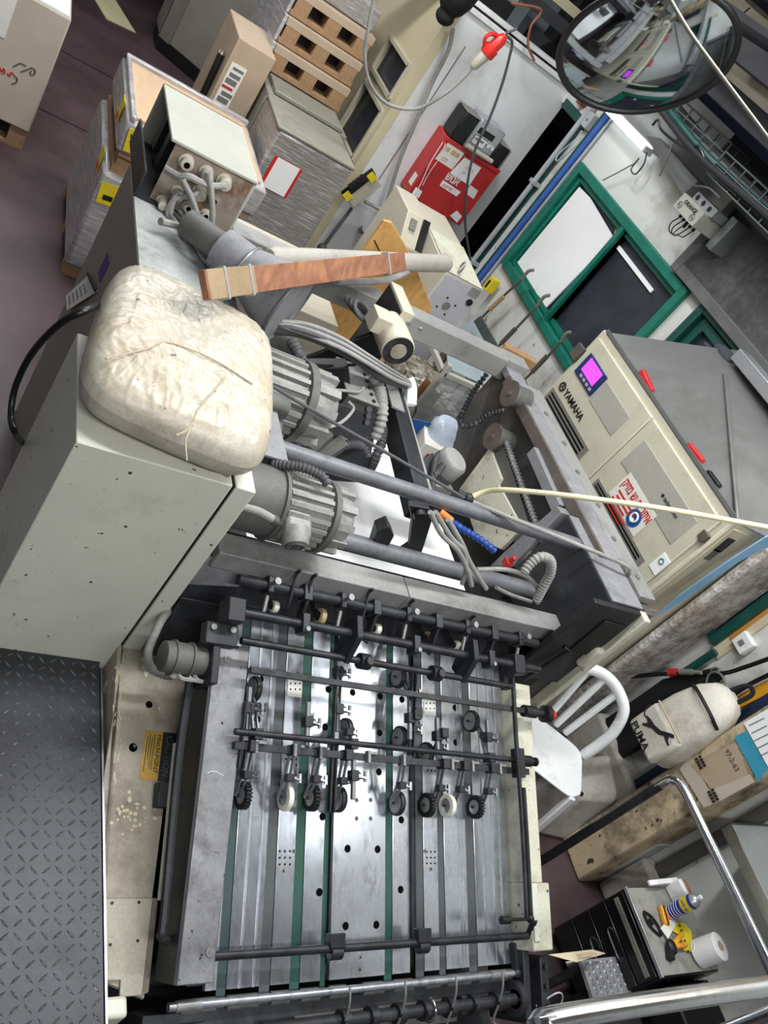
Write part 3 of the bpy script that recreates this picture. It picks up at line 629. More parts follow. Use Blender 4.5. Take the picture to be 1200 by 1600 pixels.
ob('foot_lug', MB().box((-0.60, 0.86, 0.3), (-0.55, 0.93, 0.385)), 'cream_paint', t, bevel=0.01)

# ---------------------------------------------------------------- feed table: plates, belts, channel, side frame
fb = thing('feed_table', 'sloping aluminium feed table with green transport belts', 'feed table', (-1.0, 1.75, 0))
S0, S1 = -0.06, 0.972
def strip(name, y0, y1, h0, h1, m, s0=S0, s1=S1, bevel=0.0):
    b = MB(); vs = [bw(s, y, h) for h in (h0, h1) for s, y in ((s0, y0), (s1, y0), (s1, y1), (s0, y1))]
    b.add(vs, [(0, 3, 2, 1), (4, 5, 6, 7), (0, 1, 5, 4), (1, 2, 6, 5), (2, 3, 7, 6), (3, 0, 4, 7)])
    return ob(name, b, m, fb, bevel=bevel)
ob('under_frame', MB().add([bw(s, y, h) for h in (-0.10, -0.02) for s, y in ((-0.1, 1.10), (0.96, 1.10), (0.96, 2.36), (-0.1, 2.36))], [(0, 3, 2, 1), (4, 5, 6, 7), (0, 1, 5, 4), (1, 2, 6, 5), (2, 3, 7, 6), (3, 0, 4, 7)]), 'dark_metal', fb)
plates = []
for k, (a, b, m_) in enumerate(((1.145, 1.179, 'alu_dull'), (1.208, 1.309, 'alu'), (1.343, 1.406, 'alu'), (1.439, 1.508, 'alu'), (1.536, 1.740, 'alu'), (1.771, 1.842, 'alu'), (1.900, 1.963, 'alu'), (1.991, 2.091, 'alu'), (2.129, 2.288, 'alu'))):
    plates.append(strip('plate', a, b, -0.018, 0.004 if k == 4 else 0.0, m_, bevel=0.0015))
for a, b in ((1.243, 1.250), (1.286, 1.292)): strip('ridge', a, b, 0, 0.0025, 'alu_dull')
for a, b in ((2.060, 2.064), (2.072, 2.076), (2.17, 2.174), (2.215, 2.219), (2.25, 2.256)): strip('ridge', a, b, 0, 0.0025, 'alu_dull')
for a, b, m_ in ((1.180, 1.207, 'belt_teal'), (1.310, 1.342, 'belt_grey'), (1.407, 1.438, 'belt_green'), (1.509, 1.526, 'belt_green'), (1.741, 1.770, 'belt_green'), (1.866, 1.899, 'belt_grey'), (1.964, 1.990, 'belt_grey'), (2.092, 2.128, 'belt_grey')):
    strip('belt', a, b, -0.006, -0.0035, m_, S0, 1.03)
    y = (a + b) / 2; c = bw(1.03, y, -0.03); ob('belt_pulley', MB().cyl(V(c.x, a, c.z), V(c.x, b, c.z), 0.026), m_, fb)
strip('guide_rail', 1.527, 1.535, -0.01, 0.008, 'black_steel', 0.30, 0.93); strip('guide_rail', 1.843, 1.852, -0.01, 0.012, 'black_steel', 0.30, 0.9); strip('guide_rail', 1.857, 1.862, -0.01, 0.008, 'black_steel', 0.30, 0.9)
def disc(px, py, r, m_, pl, name='hole', e=0.0006, n=14, h=None):
    hh = 0.004 if pl is plates[4] else 0.0
    c = onb(px, py, hh); return ob(name, MB().cyl(c - BN * 0.002, c + BN * e, r, n=n), m_, pl)
HP = {1: [(407, 1061), (402, 1124)], 3: [(513, 1077), (508, 1136), (504, 1276), (499, 1394)], 4: [(551, 1082), (594, 1088), (550, 1140), (593, 1145), (592, 1206), (543, 1326), (590, 1327), (540, 1447), (588, 1445)],
      5: [(628, 1093), (627, 1281), (626, 1390)], 7: [(711, 1106), (712, 1160)]}
for k, l in HP.items():
    for p in l: disc(p[0], p[1], 0.0115, 'hole_black', plates[k])
for k, l in {4: [(557, 1250), (579, 1250), (557, 1279), (579, 1279), (563, 1496), (562, 1515)], 2: [(459, 1330), (443, 1361)], 6: [(673, 1358), (664, 1330)]}.items():
    for p in l:
        disc(p[0], p[1], 0.0072, 'vent_grey', plates[k], 'screw', 0.001); disc(p[0], p[1], 0.003, 'hole_black', plates[k], 'screw_socket', 0.0014, 8)
for k, x0, y0, nx, ny, dx, dy in ((2, 454, 1068, 3, 2, 7.3, 9), (2, 447, 1186, 3, 2, 8, 9.5), (2, 437, 1330, 3, 3, 8, 10.3), (6, 666, 1099, 3, 2, 6, 8), (6, 668, 1204, 3, 1, 6, 8), (6, 667, 1331, 3, 3, 6.2, 9)):
    for i in range(nx):
        for j in range(ny): disc(x0 + i * dx, y0 + j * dy, 0.0032, 'hole_black', plates[k], 'air_hole', 0.0006, 8)
for k, p in ((2, (461, 1074)), (6, (672, 1104))):
    c = onb(*p); y0, y1 = c.y - 0.026, c.y + 0.026; s_ = (c - BP).dot(BD)
    b = MB(); b.add([bw(s, y, h) for h in (0, 0.0004) for s, y in ((s_ - 0.03, y0), (s_ + 0.03, y0), (s_ + 0.03, y1), (s_ - 0.03, y1))], [(0, 3, 2, 1), (4, 5, 6, 7), (0, 1, 5, 4), (1, 2, 6, 5), (2, 3, 7, 6), (3, 0, 4, 7)])
    ob('suction_plate', b, 'paper_note', plates[k])
# end rollers between the belts
for a, b in ((1.08, 1.178), (1.212, 1.306), (1.346, 1.404), (1.442, 1.505), (1.54, 1.60), (1.66, 1.735), (1.775, 1.85), (1.90, 1.96), (1.99, 2.09), (2.13, 2.28)):
    c = bw(1.004, 0, -0.006); ob('end_roller', MB().cyl((c.x, a, c.z), (c.x, b, c.z), 0.018), 'wheel_hub', fb)
# left steel channel
def chan(s0, s1, y0, y1, h0, h1): return MB().add([bw(s, y, h) for h in (h0, h1) for s, y in ((s0, y0[0]), (s1, y0[1]), (s1, y1[1]), (s0, y1[0]))], [(0, 3, 2, 1), (4, 5, 6, 7), (0, 1, 5, 4), (1, 2, 6, 5), (2, 3, 7, 6), (3, 0, 4, 7)])
ch = ob('side_channel', chan(0.066, 0.942, (1.05, 1.022), (1.162, 1.122), 0.0, 0.09), 'channel_steel', fb, bevel=0.003)
for s_, y_ in ((0.80, 1.10), (0.11, 1.09)):
    c = bw(s_, y_, 0.09) if s_ < .5 else onb(328, 1487, 0.09); ob('channel_bolt', MB().cyl(c, c + BN * 0.004, 0.012, n=14).cyl(c + BN * 0.004, c + BN * 0.007, 0.006, n=6), 'wheel_hub', ch)
ob('channel_flank', chan(0.068, 0.94, (1.042, 1.014), (1.0495, 1.0215), -0.03, 0.088), 'dark_metal', fb)
ob('channel_scratch', MB().tube([onb(323, 1208, 0.0905), onb(335, 1205, 0.0905), onb(350, 1212, 0.0905)], 0.0008, n=4), 'paper_white', ch)
ob('hose_rod', MB().tube([onb(300, 1040, 0.05), onb(282, 1160, 0.05), onb(270, 1280, 0.05), onb(256, 1440, 0.05), onb(252, 1462, 0.045), onb(262, 1470, 0.035)], 0.013, sub=4), 'dark_metal', fb)
strip('light_strip', 0.985, 0.992, 0.005, 0.02, 'cream_dirty', 0.35, 0.75)
c = onp(256, 1243, 0.02); ob('latch_box', MB().obox(c, BD, (0, 1, 0), BN, 0.035, 0.025, 0.02), 'dark_metal', fb, bevel=0.004); ob('latch_face', MB().obox(c + V(0, 0.022, 0.022), BD, (0, 1, 0), BN, 0.035, 0.004, 0.004), 'chrome', fb)
# right cream side frame
ob('side_frame', chan(0.03, 0.72, (2.296, 2.296), (2.372, 2.376), -0.15, 0.08).add([bw(s, y, h) for h in (-0.18, 0.095) for s, y in ((0.72, 2.296), (0.93, 2.296), (0.93, 2.392), (0.72, 2.392))], [(0, 3, 2, 1), (4, 5, 6, 7), (0, 1, 5, 4), (1, 2, 6, 5), (2, 3, 7, 6), (3, 0, 4, 7)]), 'cream_dirty', fb, bevel=0.005)
strip('frame_plate', 2.298, 2.326, 0.095, 0.102, 'cream_paint', 0.72, 0.90, bevel=0.003)
# threaded spindle and rod along the frame
A = onb(801, 1060, 0.14); pts = [onb(801, 1060, .16), onb(806, 1150, .15), onb(812, 1230, .14), onb(818, 1330, .13), onb(823, 1436, .12)]
ob('spindle_rod', MB().tube(pts, 0.008, sub=3), 'black_steel', fb)
ob('spindle_thread', MB().tube([p + V(0, 0.018, 0) for p in pts[2:]], 0.009, sub=3, ridge=0.12, n=8), 'black_steel', fb)
c = onb(822, 1436, .12); ob('spindle_crank', MB().cyl(c + V(0, -0.09, 0), c + V(0, 0.02, 0), 0.006, n=8).cyl(c + V(0, -0.115, 0), c + V(0, -0.08, 0), 0.013, n=10).sph(c + V(0, 0.02, 0), 0.014), 'black', fb)

# ---------------------------------------------------------------- cross rods above the table
def rod(name, p, q, r, h, m_, label, square=False, knob=False, ext=(0, 0)):
    A, B = onb(*p, h), onb(*q, h); s_ = ((A - BP).dot(BD) + (B - BP).dot(BD)) / 2
    A, B = bw(s_, A.y - ext[0], h), bw(s_, B.y + ext[1], h)
    t = thing(name, label, 'rod', A)
    b = MB()
    if square: b.bar(A, B, r * 2, r * 2.0, up=BN)
    else: b.cyl(A, B, r)
    ob('shaft', b, m_, t)
    return t, A, B, s_
R = {}
t0, A, B, s0_ = rod('cross_rod', (375, 955), (842, 1047), 0.0148, 0.20, 'black_steel', 'thickest dark round rod across the top end of the feed table')
for y_, w_ in ((A.y - 0.02, 0.055), (B.y - 0.12, 0.05)):
    ob('end_clamp', MB().obox(bw(s0_, y_, 0.19), BD, (0, 1, 0), BN, 0.035, w_ / 2, 0.035), 'dark_metal', t0, bevel=0.004); ob('clamp_stud', MB().cyl(bw(s0_ + 0.03, y_, 0.14), bw(s0_ + 0.08, y_, 0.14), 0.016, n=10), 'dark_metal', t0)
for px in (455, 617, 745):
    y_ = A.y + (B.y - A.y) * (px - 375) / (842 - 375)
    ob('clamp', MB().obox(bw(s0_ + 0.0, y_, 0.20), BD, (0, 1, 0), BN, 0.03, 0.013, 0.024), 'black_steel', t0, bevel=0.003); ob('clamp_bolt', MB().cyl(bw(s0_ + 0.02, y_, 0.22), bw(s0_ + 0.02, y_, 0.235), 0.008, n=6), 'wheel_hub', t0)
for px in (520, 705):
    y_ = A.y + (B.y - A.y) * (px - 375) / (842 - 375)
    ob('stop_plate', MB().prism([bw(s0_ - 0.05, y_, 0.24), bw(s0_ + 0.02, y_, 0.245), bw(s0_ + 0.09, y_, 0.17), bw(s0_ + 0.03, y_, 0.12), bw(s0_ - 0.05, y_, 0.18)], (0, 0.022, 0)), 'dark_metal', t0, bevel=0.003)
t1, A, B, s1_ = rod('cross_rod', (377, 997), (800, 1076), 0.011, 0.17, 'black_steel', 'second dark round rod with two round clamps on it')
for px in (545, 660):
    y_ = A.y + (B.y - A.y) * (px - 377) / (800 - 377); ob('round_clamp', MB().cyl(bw(s1_, y_ - 0.02, 0.17), bw(s1_, y_ + 0.02, 0.17), 0.026).cyl(bw(s1_ + 0.005, y_, 0.17), bw(s1_ + 0.005, y_, 0.21), 0.015), 'black_steel', t1, bevel=0.003)
c = bw(s1_ - 0.01, A.y - 0.06, 0.15); ob('end_bracket', MB().obox(c, BD, (0, 1, 0), BN, 0.032, 0.05, 0.02), 'dark_metal', t1, bevel=0.004)
for dy in (-0.03, 0.03): ob('bracket_bolt', MB().cyl(c + V(0, dy, 0) + BN * 0.02 - BD * 0.015, c + V(0, dy, 0) + BN * 0.028 - BD * 0.015, 0.009, n=10), 'wheel_hub', t1)
t2, A, B, s2_ = rod('cross_rod', (391, 1045), (824, 1113), 0.0085, 0.14, 'black_steel', 'square dark bar ending at the red-capped knob', square=True)
c = bw(s2_, B.y + 0.03, 0.14); ob('collar', MB().cyl(c - V(0, 0.05, 0), c + V(0, 0.01, 0), 0.022).cyl(c + V(0, 0.01, 0), c + V(0, 0.05, 0), 0.013), 'black_steel', t2)
ob('knob', MB().lathe(c + V(0, 0.05, 0), (0, 1, 0), [(0, 0.02), (0.006, 0.032), (0.03, 0.032), (0.036, 0.02)], n=14), 'black', t2)
ob('red_cap', MB().cyl(c + V(0, 0.09, 0), c + V(0, 0.105, 0), 0.02), 'red_bright', t2)
t3, A, B, s3_ = rod('cross_rod', (367, 1142), (813, 1189), 0.0095, 0.12, 'black_steel', 'dark round rod directly above the flat bar of the wheels')
ob('collar', MB().cyl(bw(s3_, B.y, 0.12), bw(s3_, B.y + 0.05, 0.12), 0.02).cyl(bw(s3_, B.y + 0.05, 0.12), bw(s3_, B.y + 0.075, 0.12), 0.011).cyl(bw(s3_, B.y + 0.07, 0.12), bw(s3_, B.y + 0.08, 0.12), 0.016), 'black', t3)
ob('end_block', MB().obox(bw(s3_ + 0.01, B.y - 0.012, 0.12), BD, (0, 1, 0), BN, 0.05, 0.016, 0.02), 'black_steel', t3, bevel=0.003)
t4, A, B, s4_ = rod('wheel_bar', (365, 1164), (824, 1207), 0.010, 0.10, 'black_steel', 'flat steel bar carrying the lower row of wheels', square=True)
A5, B5 = onb(334, 1497, .07), onb(826, 1460, .07)
t5 = thing('cross_rod', 'dark round rod across the low end of the feed table', 'rod', A5)
s5 = 0.883; ob('shaft', MB().cyl(bw(s5, A5.y, .07), bw(s5, B5.y, .07), 0.012), 'black_steel', t5)
for px in (523, 659):
    c = onb(px, 1497 - (px - 334) * 37 / 492, .07); c = bw(s5, c.y, .07)
    ob('hinge_block', MB().obox(c - BD * 0.02 + BN * 0.004, BD, (0, 1, 0), BN, 0.02, 0.026, 0.014).cyl(c + V(0, -0.018, 0) + BD * 0.012, c + V(0, 0.022, 0) + BD * 0.012, 0.019), 'black_steel', t5, bevel=0.003)
ob('end_elbow', MB().sph(bw(s5, B5.y, .07), 0.0125).cyl(bw(s5, B5.y, .07), bw(s5 - 0.05, B5.y, 0.1), 0.012), 'black_steel', t5)
# ---------------------------------------------------------------- sheet wheels with fork, clamp and wing screw
def wheel(px, py, kind, label, bar_s, group='sheet wheels on the feed table', r=0.039, up=False, side=-1, small=False):
    c = onb(px, py, r); s_ = (c - BP).dot(BD); y = c.y; c = bw(s_, y, r + 0.001)
    t = thing('wheel_unit', label, 'wheel', bw(s_, y, 0), group)
    w = 0.009
    if kind == 'brush':
        b = MB(); n = 22
        for i in range(n):
            a = 2 * math.pi * i / n; e = BD * math.cos(a) + BN * math.sin(a); f = BD * -math.sin(a) + BN * math.cos(a)
            b.obox(c + e * (r * 0.86), e, (0, 1, 0), f, r * 0.14, w, r * 0.085)
        b.cyl(c - V(0, w, 0), c + V(0, w, 0), r * 0.78, n=22); ob('tire', b, 'rubber', t)
    else:
        ob('tire', MB().lathe(c - V(0, w, 0), (0, 1, 0), [(0, r * 0.8), (0.001, r * 0.96), (0.004, r), (2 * w - 0.004, r), (2 * w - 0.001, r * 0.96), (2 * w, r * 0.8)], n=26), {'white': 'wheel_white', 'grey': 'rubber', 'dark': 'dark_metal', 'tan': 'wheel_tan'}[kind], t)
    ob('hub', MB().lathe(c - V(0, w + 0.002, 0), (0, 1, 0), [(0, r * 0.55), (0.001, r * (0.80 if kind in ('grey', 'dark') else 0.6)), (2 * w + 0.003, r * (0.80 if kind in ('grey', 'dark') else 0.6)), (2 * w + 0.004, r * 0.55)], n=20), 'wheel_hub', t)
    ob('axle', MB().cyl(c - V(0, w + 0.010, 0), c + V(0, w + 0.010, 0), 0.005, n=8), 'black_steel', t)
    if small: return t
    yo = y + side * (w + 0.010)
    e = bw(bar_s, yo, 0.10); mid = bw((s_ + bar_s) / 2 + (0.012 if not up else -0.012), yo, 0.075)
    for dy in (-0.008, 0.008):
        ob('fork_arm', MB().bar(V(c.x, yo + dy, c.z), V(mid.x, yo + dy, mid.z), 0.004, 0.010, up=BN).bar(V(mid.x, yo + dy, mid.z), V(e.x, yo + dy, e.z), 0.004, 0.012, up=BN), 'channel_steel', t)
    ob('clamp', MB().obox(bw(bar_s, yo, 0.105), BD, (0, 1, 0), BN, 0.016, 0.014, 0.020), 'black_steel', t, bevel=0.002)
    k = V(mid.x, yo, mid.z) + BN * 0.012
    ob('pivot_block', MB().obox(k, BD, (0, 1, 0), BN, 0.011, 0.013, 0.012), 'dark_metal', t, bevel=0.002)
    ob('wing_screw', MB().cyl(k + V(0, 0.010, 0), k + V(0, 0.036, 0) + BD * 0.004, 0.005, n=8).obox(k + V(0, 0.036, 0), BD, (0, 1, 0), BN, 0.013, 0.004, 0.004).cyl(k + V(0, 0.012, 0), k + V(0, 0.020, 0), 0.009, n=8), 'chrome', t)
    return t
s4 = 0.353; s2 = 0.145; s3 = 0.318
wheel(380, 1243, 'brush', 'black brush wheel beside the left steel channel', s4)
wheel(446, 1246, 'white', 'white felt wheel left of the middle between two black brush wheels', s4)
wheel(487, 1247, 'brush', 'black brush wheel right next to the left white wheel', s4)
wheel(529, 1249, 'dark', 'grey metal wheel over the left edge of the centre plate', s4)
wheel(620, 1255, 'dark', 'grey metal wheel over the bright green centre belt in the lower row', s4)
wheel(667, 1258, 'brush', 'black brush wheel left next to the right white wheel', s4, side=1)
wheel(699, 1259, 'white', 'white felt wheel on the right between two black brush wheels', s4, side=1)
wheel(743, 1261, 'brush', 'black brush wheel furthest right in the lower row', s4, side=1)
wheel(397, 1077, 'dark', 'dark wheel beside the channel top in the upper row', s3, up=True)
wheel(539, 1141, 'dark', 'grey wheel above the round rod on the centre plate', s3, up=True)
wheel(622, 1058, 'dark', 'grey wheel nearest the upper rods over the green belt', s2 + 0.06, up=True, side=1)
wheel(624, 1153, 'dark', 'grey wheel just above the round rod over the green belt', s3 - 0.12, side=1)
wheel(736, 1127, 'grey', 'pale wheel with thin black tire on the right in the upper row', s3, up=True, side=1)
wheel(665, 1178, 'dark', 'half hidden wheel between the round rod and the flat bar', s4 - 0.1, side=1)
for px, py, kd, lb in ((501, 963, 'tan', 'tan ring wheel behind the thick rod on the left'), (668, 999, 'tan', 'tan ring wheel behind the thick rod on the right'),
                       (429, 948, 'white', 'small white roller furthest left behind the thick rod'), (589, 983, 'white', 'small white roller in the middle behind the thick rod'), (713, 1009, 'white', 'small white roller on the right behind the thick rod')):
    s_t = -0.09; c = onb(px, py, 0.14); r = 0.026 if kd == 'tan' else 0.018
    t = thing('feed_roller', lb, 'roller', bw(s_t, c.y, 0), 'feed rollers behind the thick rod')
    c = bw((c - BP).dot(BD), c.y, 0.14)
    ob('tire', MB().lathe(c - V(0, 0.010, 0), (0, 1, 0), [(0, r * 0.7), (0.002, r), (0.018, r), (0.02, r * 0.7)], n=20), {'tan': 'wheel_tan', 'white': 'wheel_white'}[kd], t)
    ob('hub', MB().cyl(c - V(0, 0.013, 0), c + V(0, 0.011, 0), r * 0.6, n=14), 'dark_metal', t)
    ob('bracket', MB().bar(c + V(0, -0.016, 0), c + V(0, -0.016, 0) - BD * 0.09 - BN * 0.05, 0.006, 0.022, up=BN), 'dark_metal', t)
# wing clamps hanging on the bars without a wheel, and long sliders
def wing(px, py, h, label):
    c = onb(px, py, h); t = thing('wing_clamp', label, 'clamp', c, 'wing clamps on the bars')
    ob('clamp_body', MB().obox(c, BD, (0, 1, 0), BN, 0.016, 0.014, 0.014), 'black_steel', t, bevel=0.002)
    ob('screw', MB().cyl(c + V(0, 0.01, 0), c + V(0, 0.045, 0) + BD * 0.004, 0.006, n=8).cyl(c + V(0, 0.014, 0), c + V(0, 0.026, 0), 0.011, n=8), 'chrome', t)
    ob('wing', MB().obox(c + V(0, 0.045, 0), BD, (0, 1, 0), BN, 0.016, 0.004, 0.004), 'channel_steel', t)
    ob('slider', MB().bar(c - BD * 0.06, c + BD * 0.07, 0.012, 0.014, up=BN), 'channel_steel', t, bevel=0.002)
for a in (((388, 1106), 'wing clamp on the slider beside the left channel'), ((528, 1050), 'wing clamp below the first round clamp'), ((528, 1108), 'wing clamp above the grey centre wheel'),
          ((480, 1128), 'wing clamp over the left white wheel column'), ((640, 1122), 'wing clamp between the two grey wheels on the green belt'), ((683, 1150), 'wing clamp over the right white wheel column'),
          ((552, 1212), 'wing clamp right of the centre plate edge below the flat bar'), ((762, 1152), 'wing clamp below the pale black-tired wheel')):
    wing(a[0][0], a[0][1], 0.10, a[1])
for k, (px, py) in enumerate(((400, 1158), (460, 1165), (500, 1167), (575, 1177), (630, 1184), (705, 1192), (737, 1195), (780, 1200))):
    c = onb(px, py, 0.115); c = bw(s4, c.y, 0.115)
    t4b = ob('bar_clip', MB().obox(c, BD, (0, 1, 0), BN, 0.018, 0.005, 0.010).obox(c + V(0, 0.016, 0) - BD * 0.012, BD, (0, 1, 0), BN, 0.004, 0.016, 0.006), 'wheel_hub', t4, bevel=0.001)
# long sliders running down the table from rod to rod
for px0, py0, px1, py1 in ((527, 1040, 520, 1270), (645, 1050, 643, 1190), (392, 1100, 372, 1200)):
    A, B = onb(px0, py0, 0.11), onb(px1, py1, 0.09); y = (A.y + B.y) / 2
    t = thing('slide_bar', {527: 'long flat slide bar over the centre plate left edge', 645: 'long flat slide bar right of the green centre belt', 392: 'short slide bar beside the left steel channel'}[px0], 'bar', V(B.x, y, B.z - 0.09), 'flat slide bars between the rods')
    for dy in (-0.008, 0.008): ob('rail', MB().bar(V(A.x, y + dy, A.z), V(B.x, y + dy, B.z), 0.005, 0.014, up=BN), 'black_steel', t)
    ob('spacer', MB().obox(V((A.x + B.x) / 2, y, (A.z + B.z) / 2), BD, (0, 1, 0), BN, 0.014, 0.007, 0.009), 'wheel_hub', t)
# ---------------------------------------------------------------- low end of the table: bright shaft, beam, scale and gripper shaft
def sy(px, py, h): 
    c = onb(px, py, h); return (c - BP).dot(BD), c.y
s_, y0 = sy(262, 1580, 0.03); s2_, y1 = sy(806, 1516, 0.03); se = (s_ + s2_) / 2
t = thing('front_shaft', 'bright steel shaft along the low end of the feed table', 'shaft', bw(se, y0, 0.03))
ob('shaft', MB().cyl(bw(se, y0, .03), bw(se, y1, .03), 0.011), 'alu_dull', t)
for y_ in (y0 + 0.02, y1 - 0.12): ob('collar', MB().cyl(bw(se, y_, .03), bw(se, y_ + 0.07, .03), 0.014), 'wheel_hub', t)
ob('end_arm', MB().bar(bw(se, y1, .03), bw(se - 0.09, y1 - 0.03, 0.05), 0.016, 0.02).sph(bw(se, y1, .03), 0.018), 'black_steel', t)
ob('short_pin', MB().cyl(bw(se + 0.05, y0 + 0.05, .03), bw(se + 0.05, y0 + 0.12, .03), 0.008, n=10), 'chrome', t)
t = thing('register_beam', 'dark cross beam with pale top strip below the bright shaft', 'beam', bw(1.12, 1.7, -0.1))
def bbox(s0, s1, y0, y1, h0, h1): return MB().add([bw(s, y, h) for h in (h0, h1) for s, y in ((s0, y0), (s1, y0), (s1, y1), (s0, y1))], [(0, 3, 2, 1), (4, 5, 6, 7), (0, 1, 5, 4), (1, 2, 6, 5), (2, 3, 7, 6), (3, 0, 4, 7)])
ob('beam_body', bbox(se + 0.018, se + 0.085, 0.98, 2.36, -0.14, 0.0), 'dark_metal', t, bevel=0.003)
ob('pale_strip', bbox(se + 0.055, se + 0.12, 1.42, 2.02, -0.02, 0.012), 'motor_dark', t, bevel=0.002)
sc = ob('scale_strip', bbox(se + 0.075, se + 0.115, 1.10, 1.42, -0.01, 0.008), 'navy', t)
for k in range(6): ob('tick', bbox(se + 0.08, se + 0.112, 1.16 + 0.04 * k, 1.163 + 0.04 * k, 0.008, 0.0085), 'paper_white', sc)
for k in range(2): ob('cover_block', bbox(se + 0.05, se + 0.10, 2.03 + 0.13 * k, 2.145 + 0.10 * k, 0.0, 0.03), 'dark_metal', t, bevel=0.003)
sg, yg = sy(700, 1574, 0.04); sg -= 0.18
t = thing('gripper_shaft', 'dark shaft with collars and levers at the bottom edge', 'shaft', bw(sg + 0.19, 1.2, -0.02))
ob('shaft', MB().cyl(bw(sg + 0.18, 1.3, 0.04), bw(sg + 0.18, 2.30, 0.04), 0.018), 'dark_metal', t)
for k in range(8):
    y_ = 1.55 + 0.10 * k; c = bw(sg + 0.18, y_, 0.04)
    ob('collar', MB().cyl(c, c + V(0, 0.028, 0), 0.029).cyl(c + BN * 0.025, c + BN * 0.04, 0.006, n=8), 'black_steel', t)
    if k % 2 == 0: ob('lever', MB().tube([c + BN * 0.03, c + BN * 0.05 - BD * 0.05, c + BN * 0.05 - BD * 0.09], 0.0035, n=6).tube([c + BN * 0.03, c + BD * 0.05, c + BD * 0.07 + V(0, 0.02, 0)], 0.004, n=6), 'wheel_hub', t)
ob('clear_ring', MB().torus(bw(sg + 0.18, 1.88, 0.04), (0, 1, 0), 0.034, 0.003), 'chrome', t)
ob('hand_wheel', MB().lathe(bw(sg + 0.18, 2.25, 0.02), (0, 1, 0), [(0, 0.05), (0.004, 0.055), (0.03, 0.055), (0.034, 0.05)], n=24), 'dark_metal', t)
t = thing('table_bracket', 'dark steel bracket under the cream frame end', 'bracket', bw(1.0, 2.33, -0.3))
ob('bracket_plate', bbox(0.93, 1.13, 2.29, 2.32, -0.12, 0.05), 'dark_metal', t, bevel=0.004)
ob('bracket_post', bbox(0.95, 1.16, 2.36, 2.40, -0.2, 0.06), 'dark_metal', t, bevel=0.004)
for k in range(3): ob('bolt', MB().cyl(bw(0.98 + 0.06 * k, 2.38, 0.06), bw(0.98 + 0.06 * k, 2.38, 0.07), 0.01, n=8), 'black_steel', t)
ob('wire_loop', MB().tube([bw(1.10, 2.36, 0.03), bw(1.06, 2.41, 0.08), bw(1.08, 2.46, 0.06), bw(1.14, 2.46, 0.02), bw(1.17, 2.41, 0.0)], 0.003), 'pipe_grey', label='thin pale wire loop beside the gripper shaft end', cat='wire')
ob('press_base', MB().box((-1.45, 0.90, 0.0), (-0.30, 2.42, 0.05)), 'dark_metal', label='dark machine base under the feed table', cat='machine base')
# corner motor driving the belts at the channel top
c = onb(290, 1030, 0.10)
t = thing('belt_motor', 'small dark motor at the upper end of the left channel', 'motor', c)
ob('motor_body', MB().lathe(c - V(0, 0.075, 0), (0.0, 1, 0), [(0, 0.03), (0.006, 0.043), (0.03, 0.045), (0.031, 0.05), (0.037, 0.05), (0.038, 0.045), (0.08, 0.045), (0.081, 0.05), (0.087, 0.05), (0.088, 0.042), (0.13, 0.04)], n=24), 'motor_dark', t)
ob('mount_plate', MB().obox(c + V(0, 0.065, 0), BD, (0, 1, 0), BN, 0.07, 0.012, 0.06), 'dark_metal', t, bevel=0.004)
for dx in (-0.02, 0.01, 0.03): ob('wire_end', MB().tube([c + BD * 0.04 + V(0, dx, 0), c + BD * 0.06 + V(0, dx + 0.01, 0.01), c + BD * 0.065 + V(0, dx + 0.04, 0.015)], 0.006, n=6), 'cable_grey', t)
ob('motor_hose', MB().tube([at(274, 945, X=-1.56), at(255, 965, X=-1.50), at(240, 995, X=-1.44), at(231, 1022, X=-1.40), at(238, 1045, X=-1.385), at(262, 1056, X=-1.38), c + BD * 0.045 + V(0, -0.03, 0)], 0.0125, n=10), 'cable_grey', label='grey hose bending from the cabinet to the small belt motor', cat='hose')
# ---------------------------------------------------------------- operator-side feeder cabinet
XF = -1.522; ZC = 1.29
t = thing('feeder_cabinet', 'large cream operator-side feeder cabinet under the plastic bag', 'cabinet', (-2.0, 0.75, 0))
ob('front_body', MB().box((-1.95, 0.467, 0.0), (XF, 0.872, ZC)), 'cream_paint', t, bevel=0.004)
ob('front_strip', MB().box((-1.95, 0.882, 0.5), (XF, 0.940, ZC)), 'cream_paint', t, bevel=0.004)
ob('seam_gap', MB().box((-1.9, 0.870, 0.45), (XF - 0.008, 0.884, ZC - 0.004)), 'black', t)
ob('rear_body', MB().box((-3.12, 0.655, 0.0), (-1.955, 0.90, ZC - 0.001)), 'cab_side', t, bevel=0.004)
ob('rear_top', MB().box((-3.115, 0.657, ZC), (-1.96, 0.898, ZC + 0.003)), 'dusty_top', t, smooth=0)
ob('top_flap', MB().box((-2.75, 0.902, ZC - 0.05), (-1.96, 0.952, ZC + 0.001)), 'grey_dust', t, bevel=0.003)
ob('top_flap', MB().box((-2.75, 0.955, ZC - 0.09), (-1.96, 1.005, ZC - 0.002)), 'grey_dust', t, bevel=0.003)
ob('top_screw', MB().cyl((-1.56, 0.855, ZC), (-1.56, 0.855, ZC + 0.006), 0.012, n=12), 'wheel_hub', t)
ob('rear_deck', MB().box((-3.66, 1.06, 0.8), (-3.05, 1.72, 1.05)), 'beige_metal', t, bevel=0.004)
ob('black_cover', MB().box((-1.95, 0.945, 1.09), (-1.70, 1.075, 1.275)), 'dark_metal', t, bevel=0.003)
ob('black_cover_top', MB().box((-1.95, 0.945, 1.276), (-1.70, 1.075, 1.282)), 'grey_dust', t)
ob('inner_plate', MB().prism([(XF - 0.03, 0.945, 0.99), (XF - 0.03, 1.10, 0.99), (XF - 0.0, 1.12, 0.82), (XF - 0.0, 0.945, 0.70)], (-0.05, 0, 0)), 'dark_metal', t, bevel=0.003)
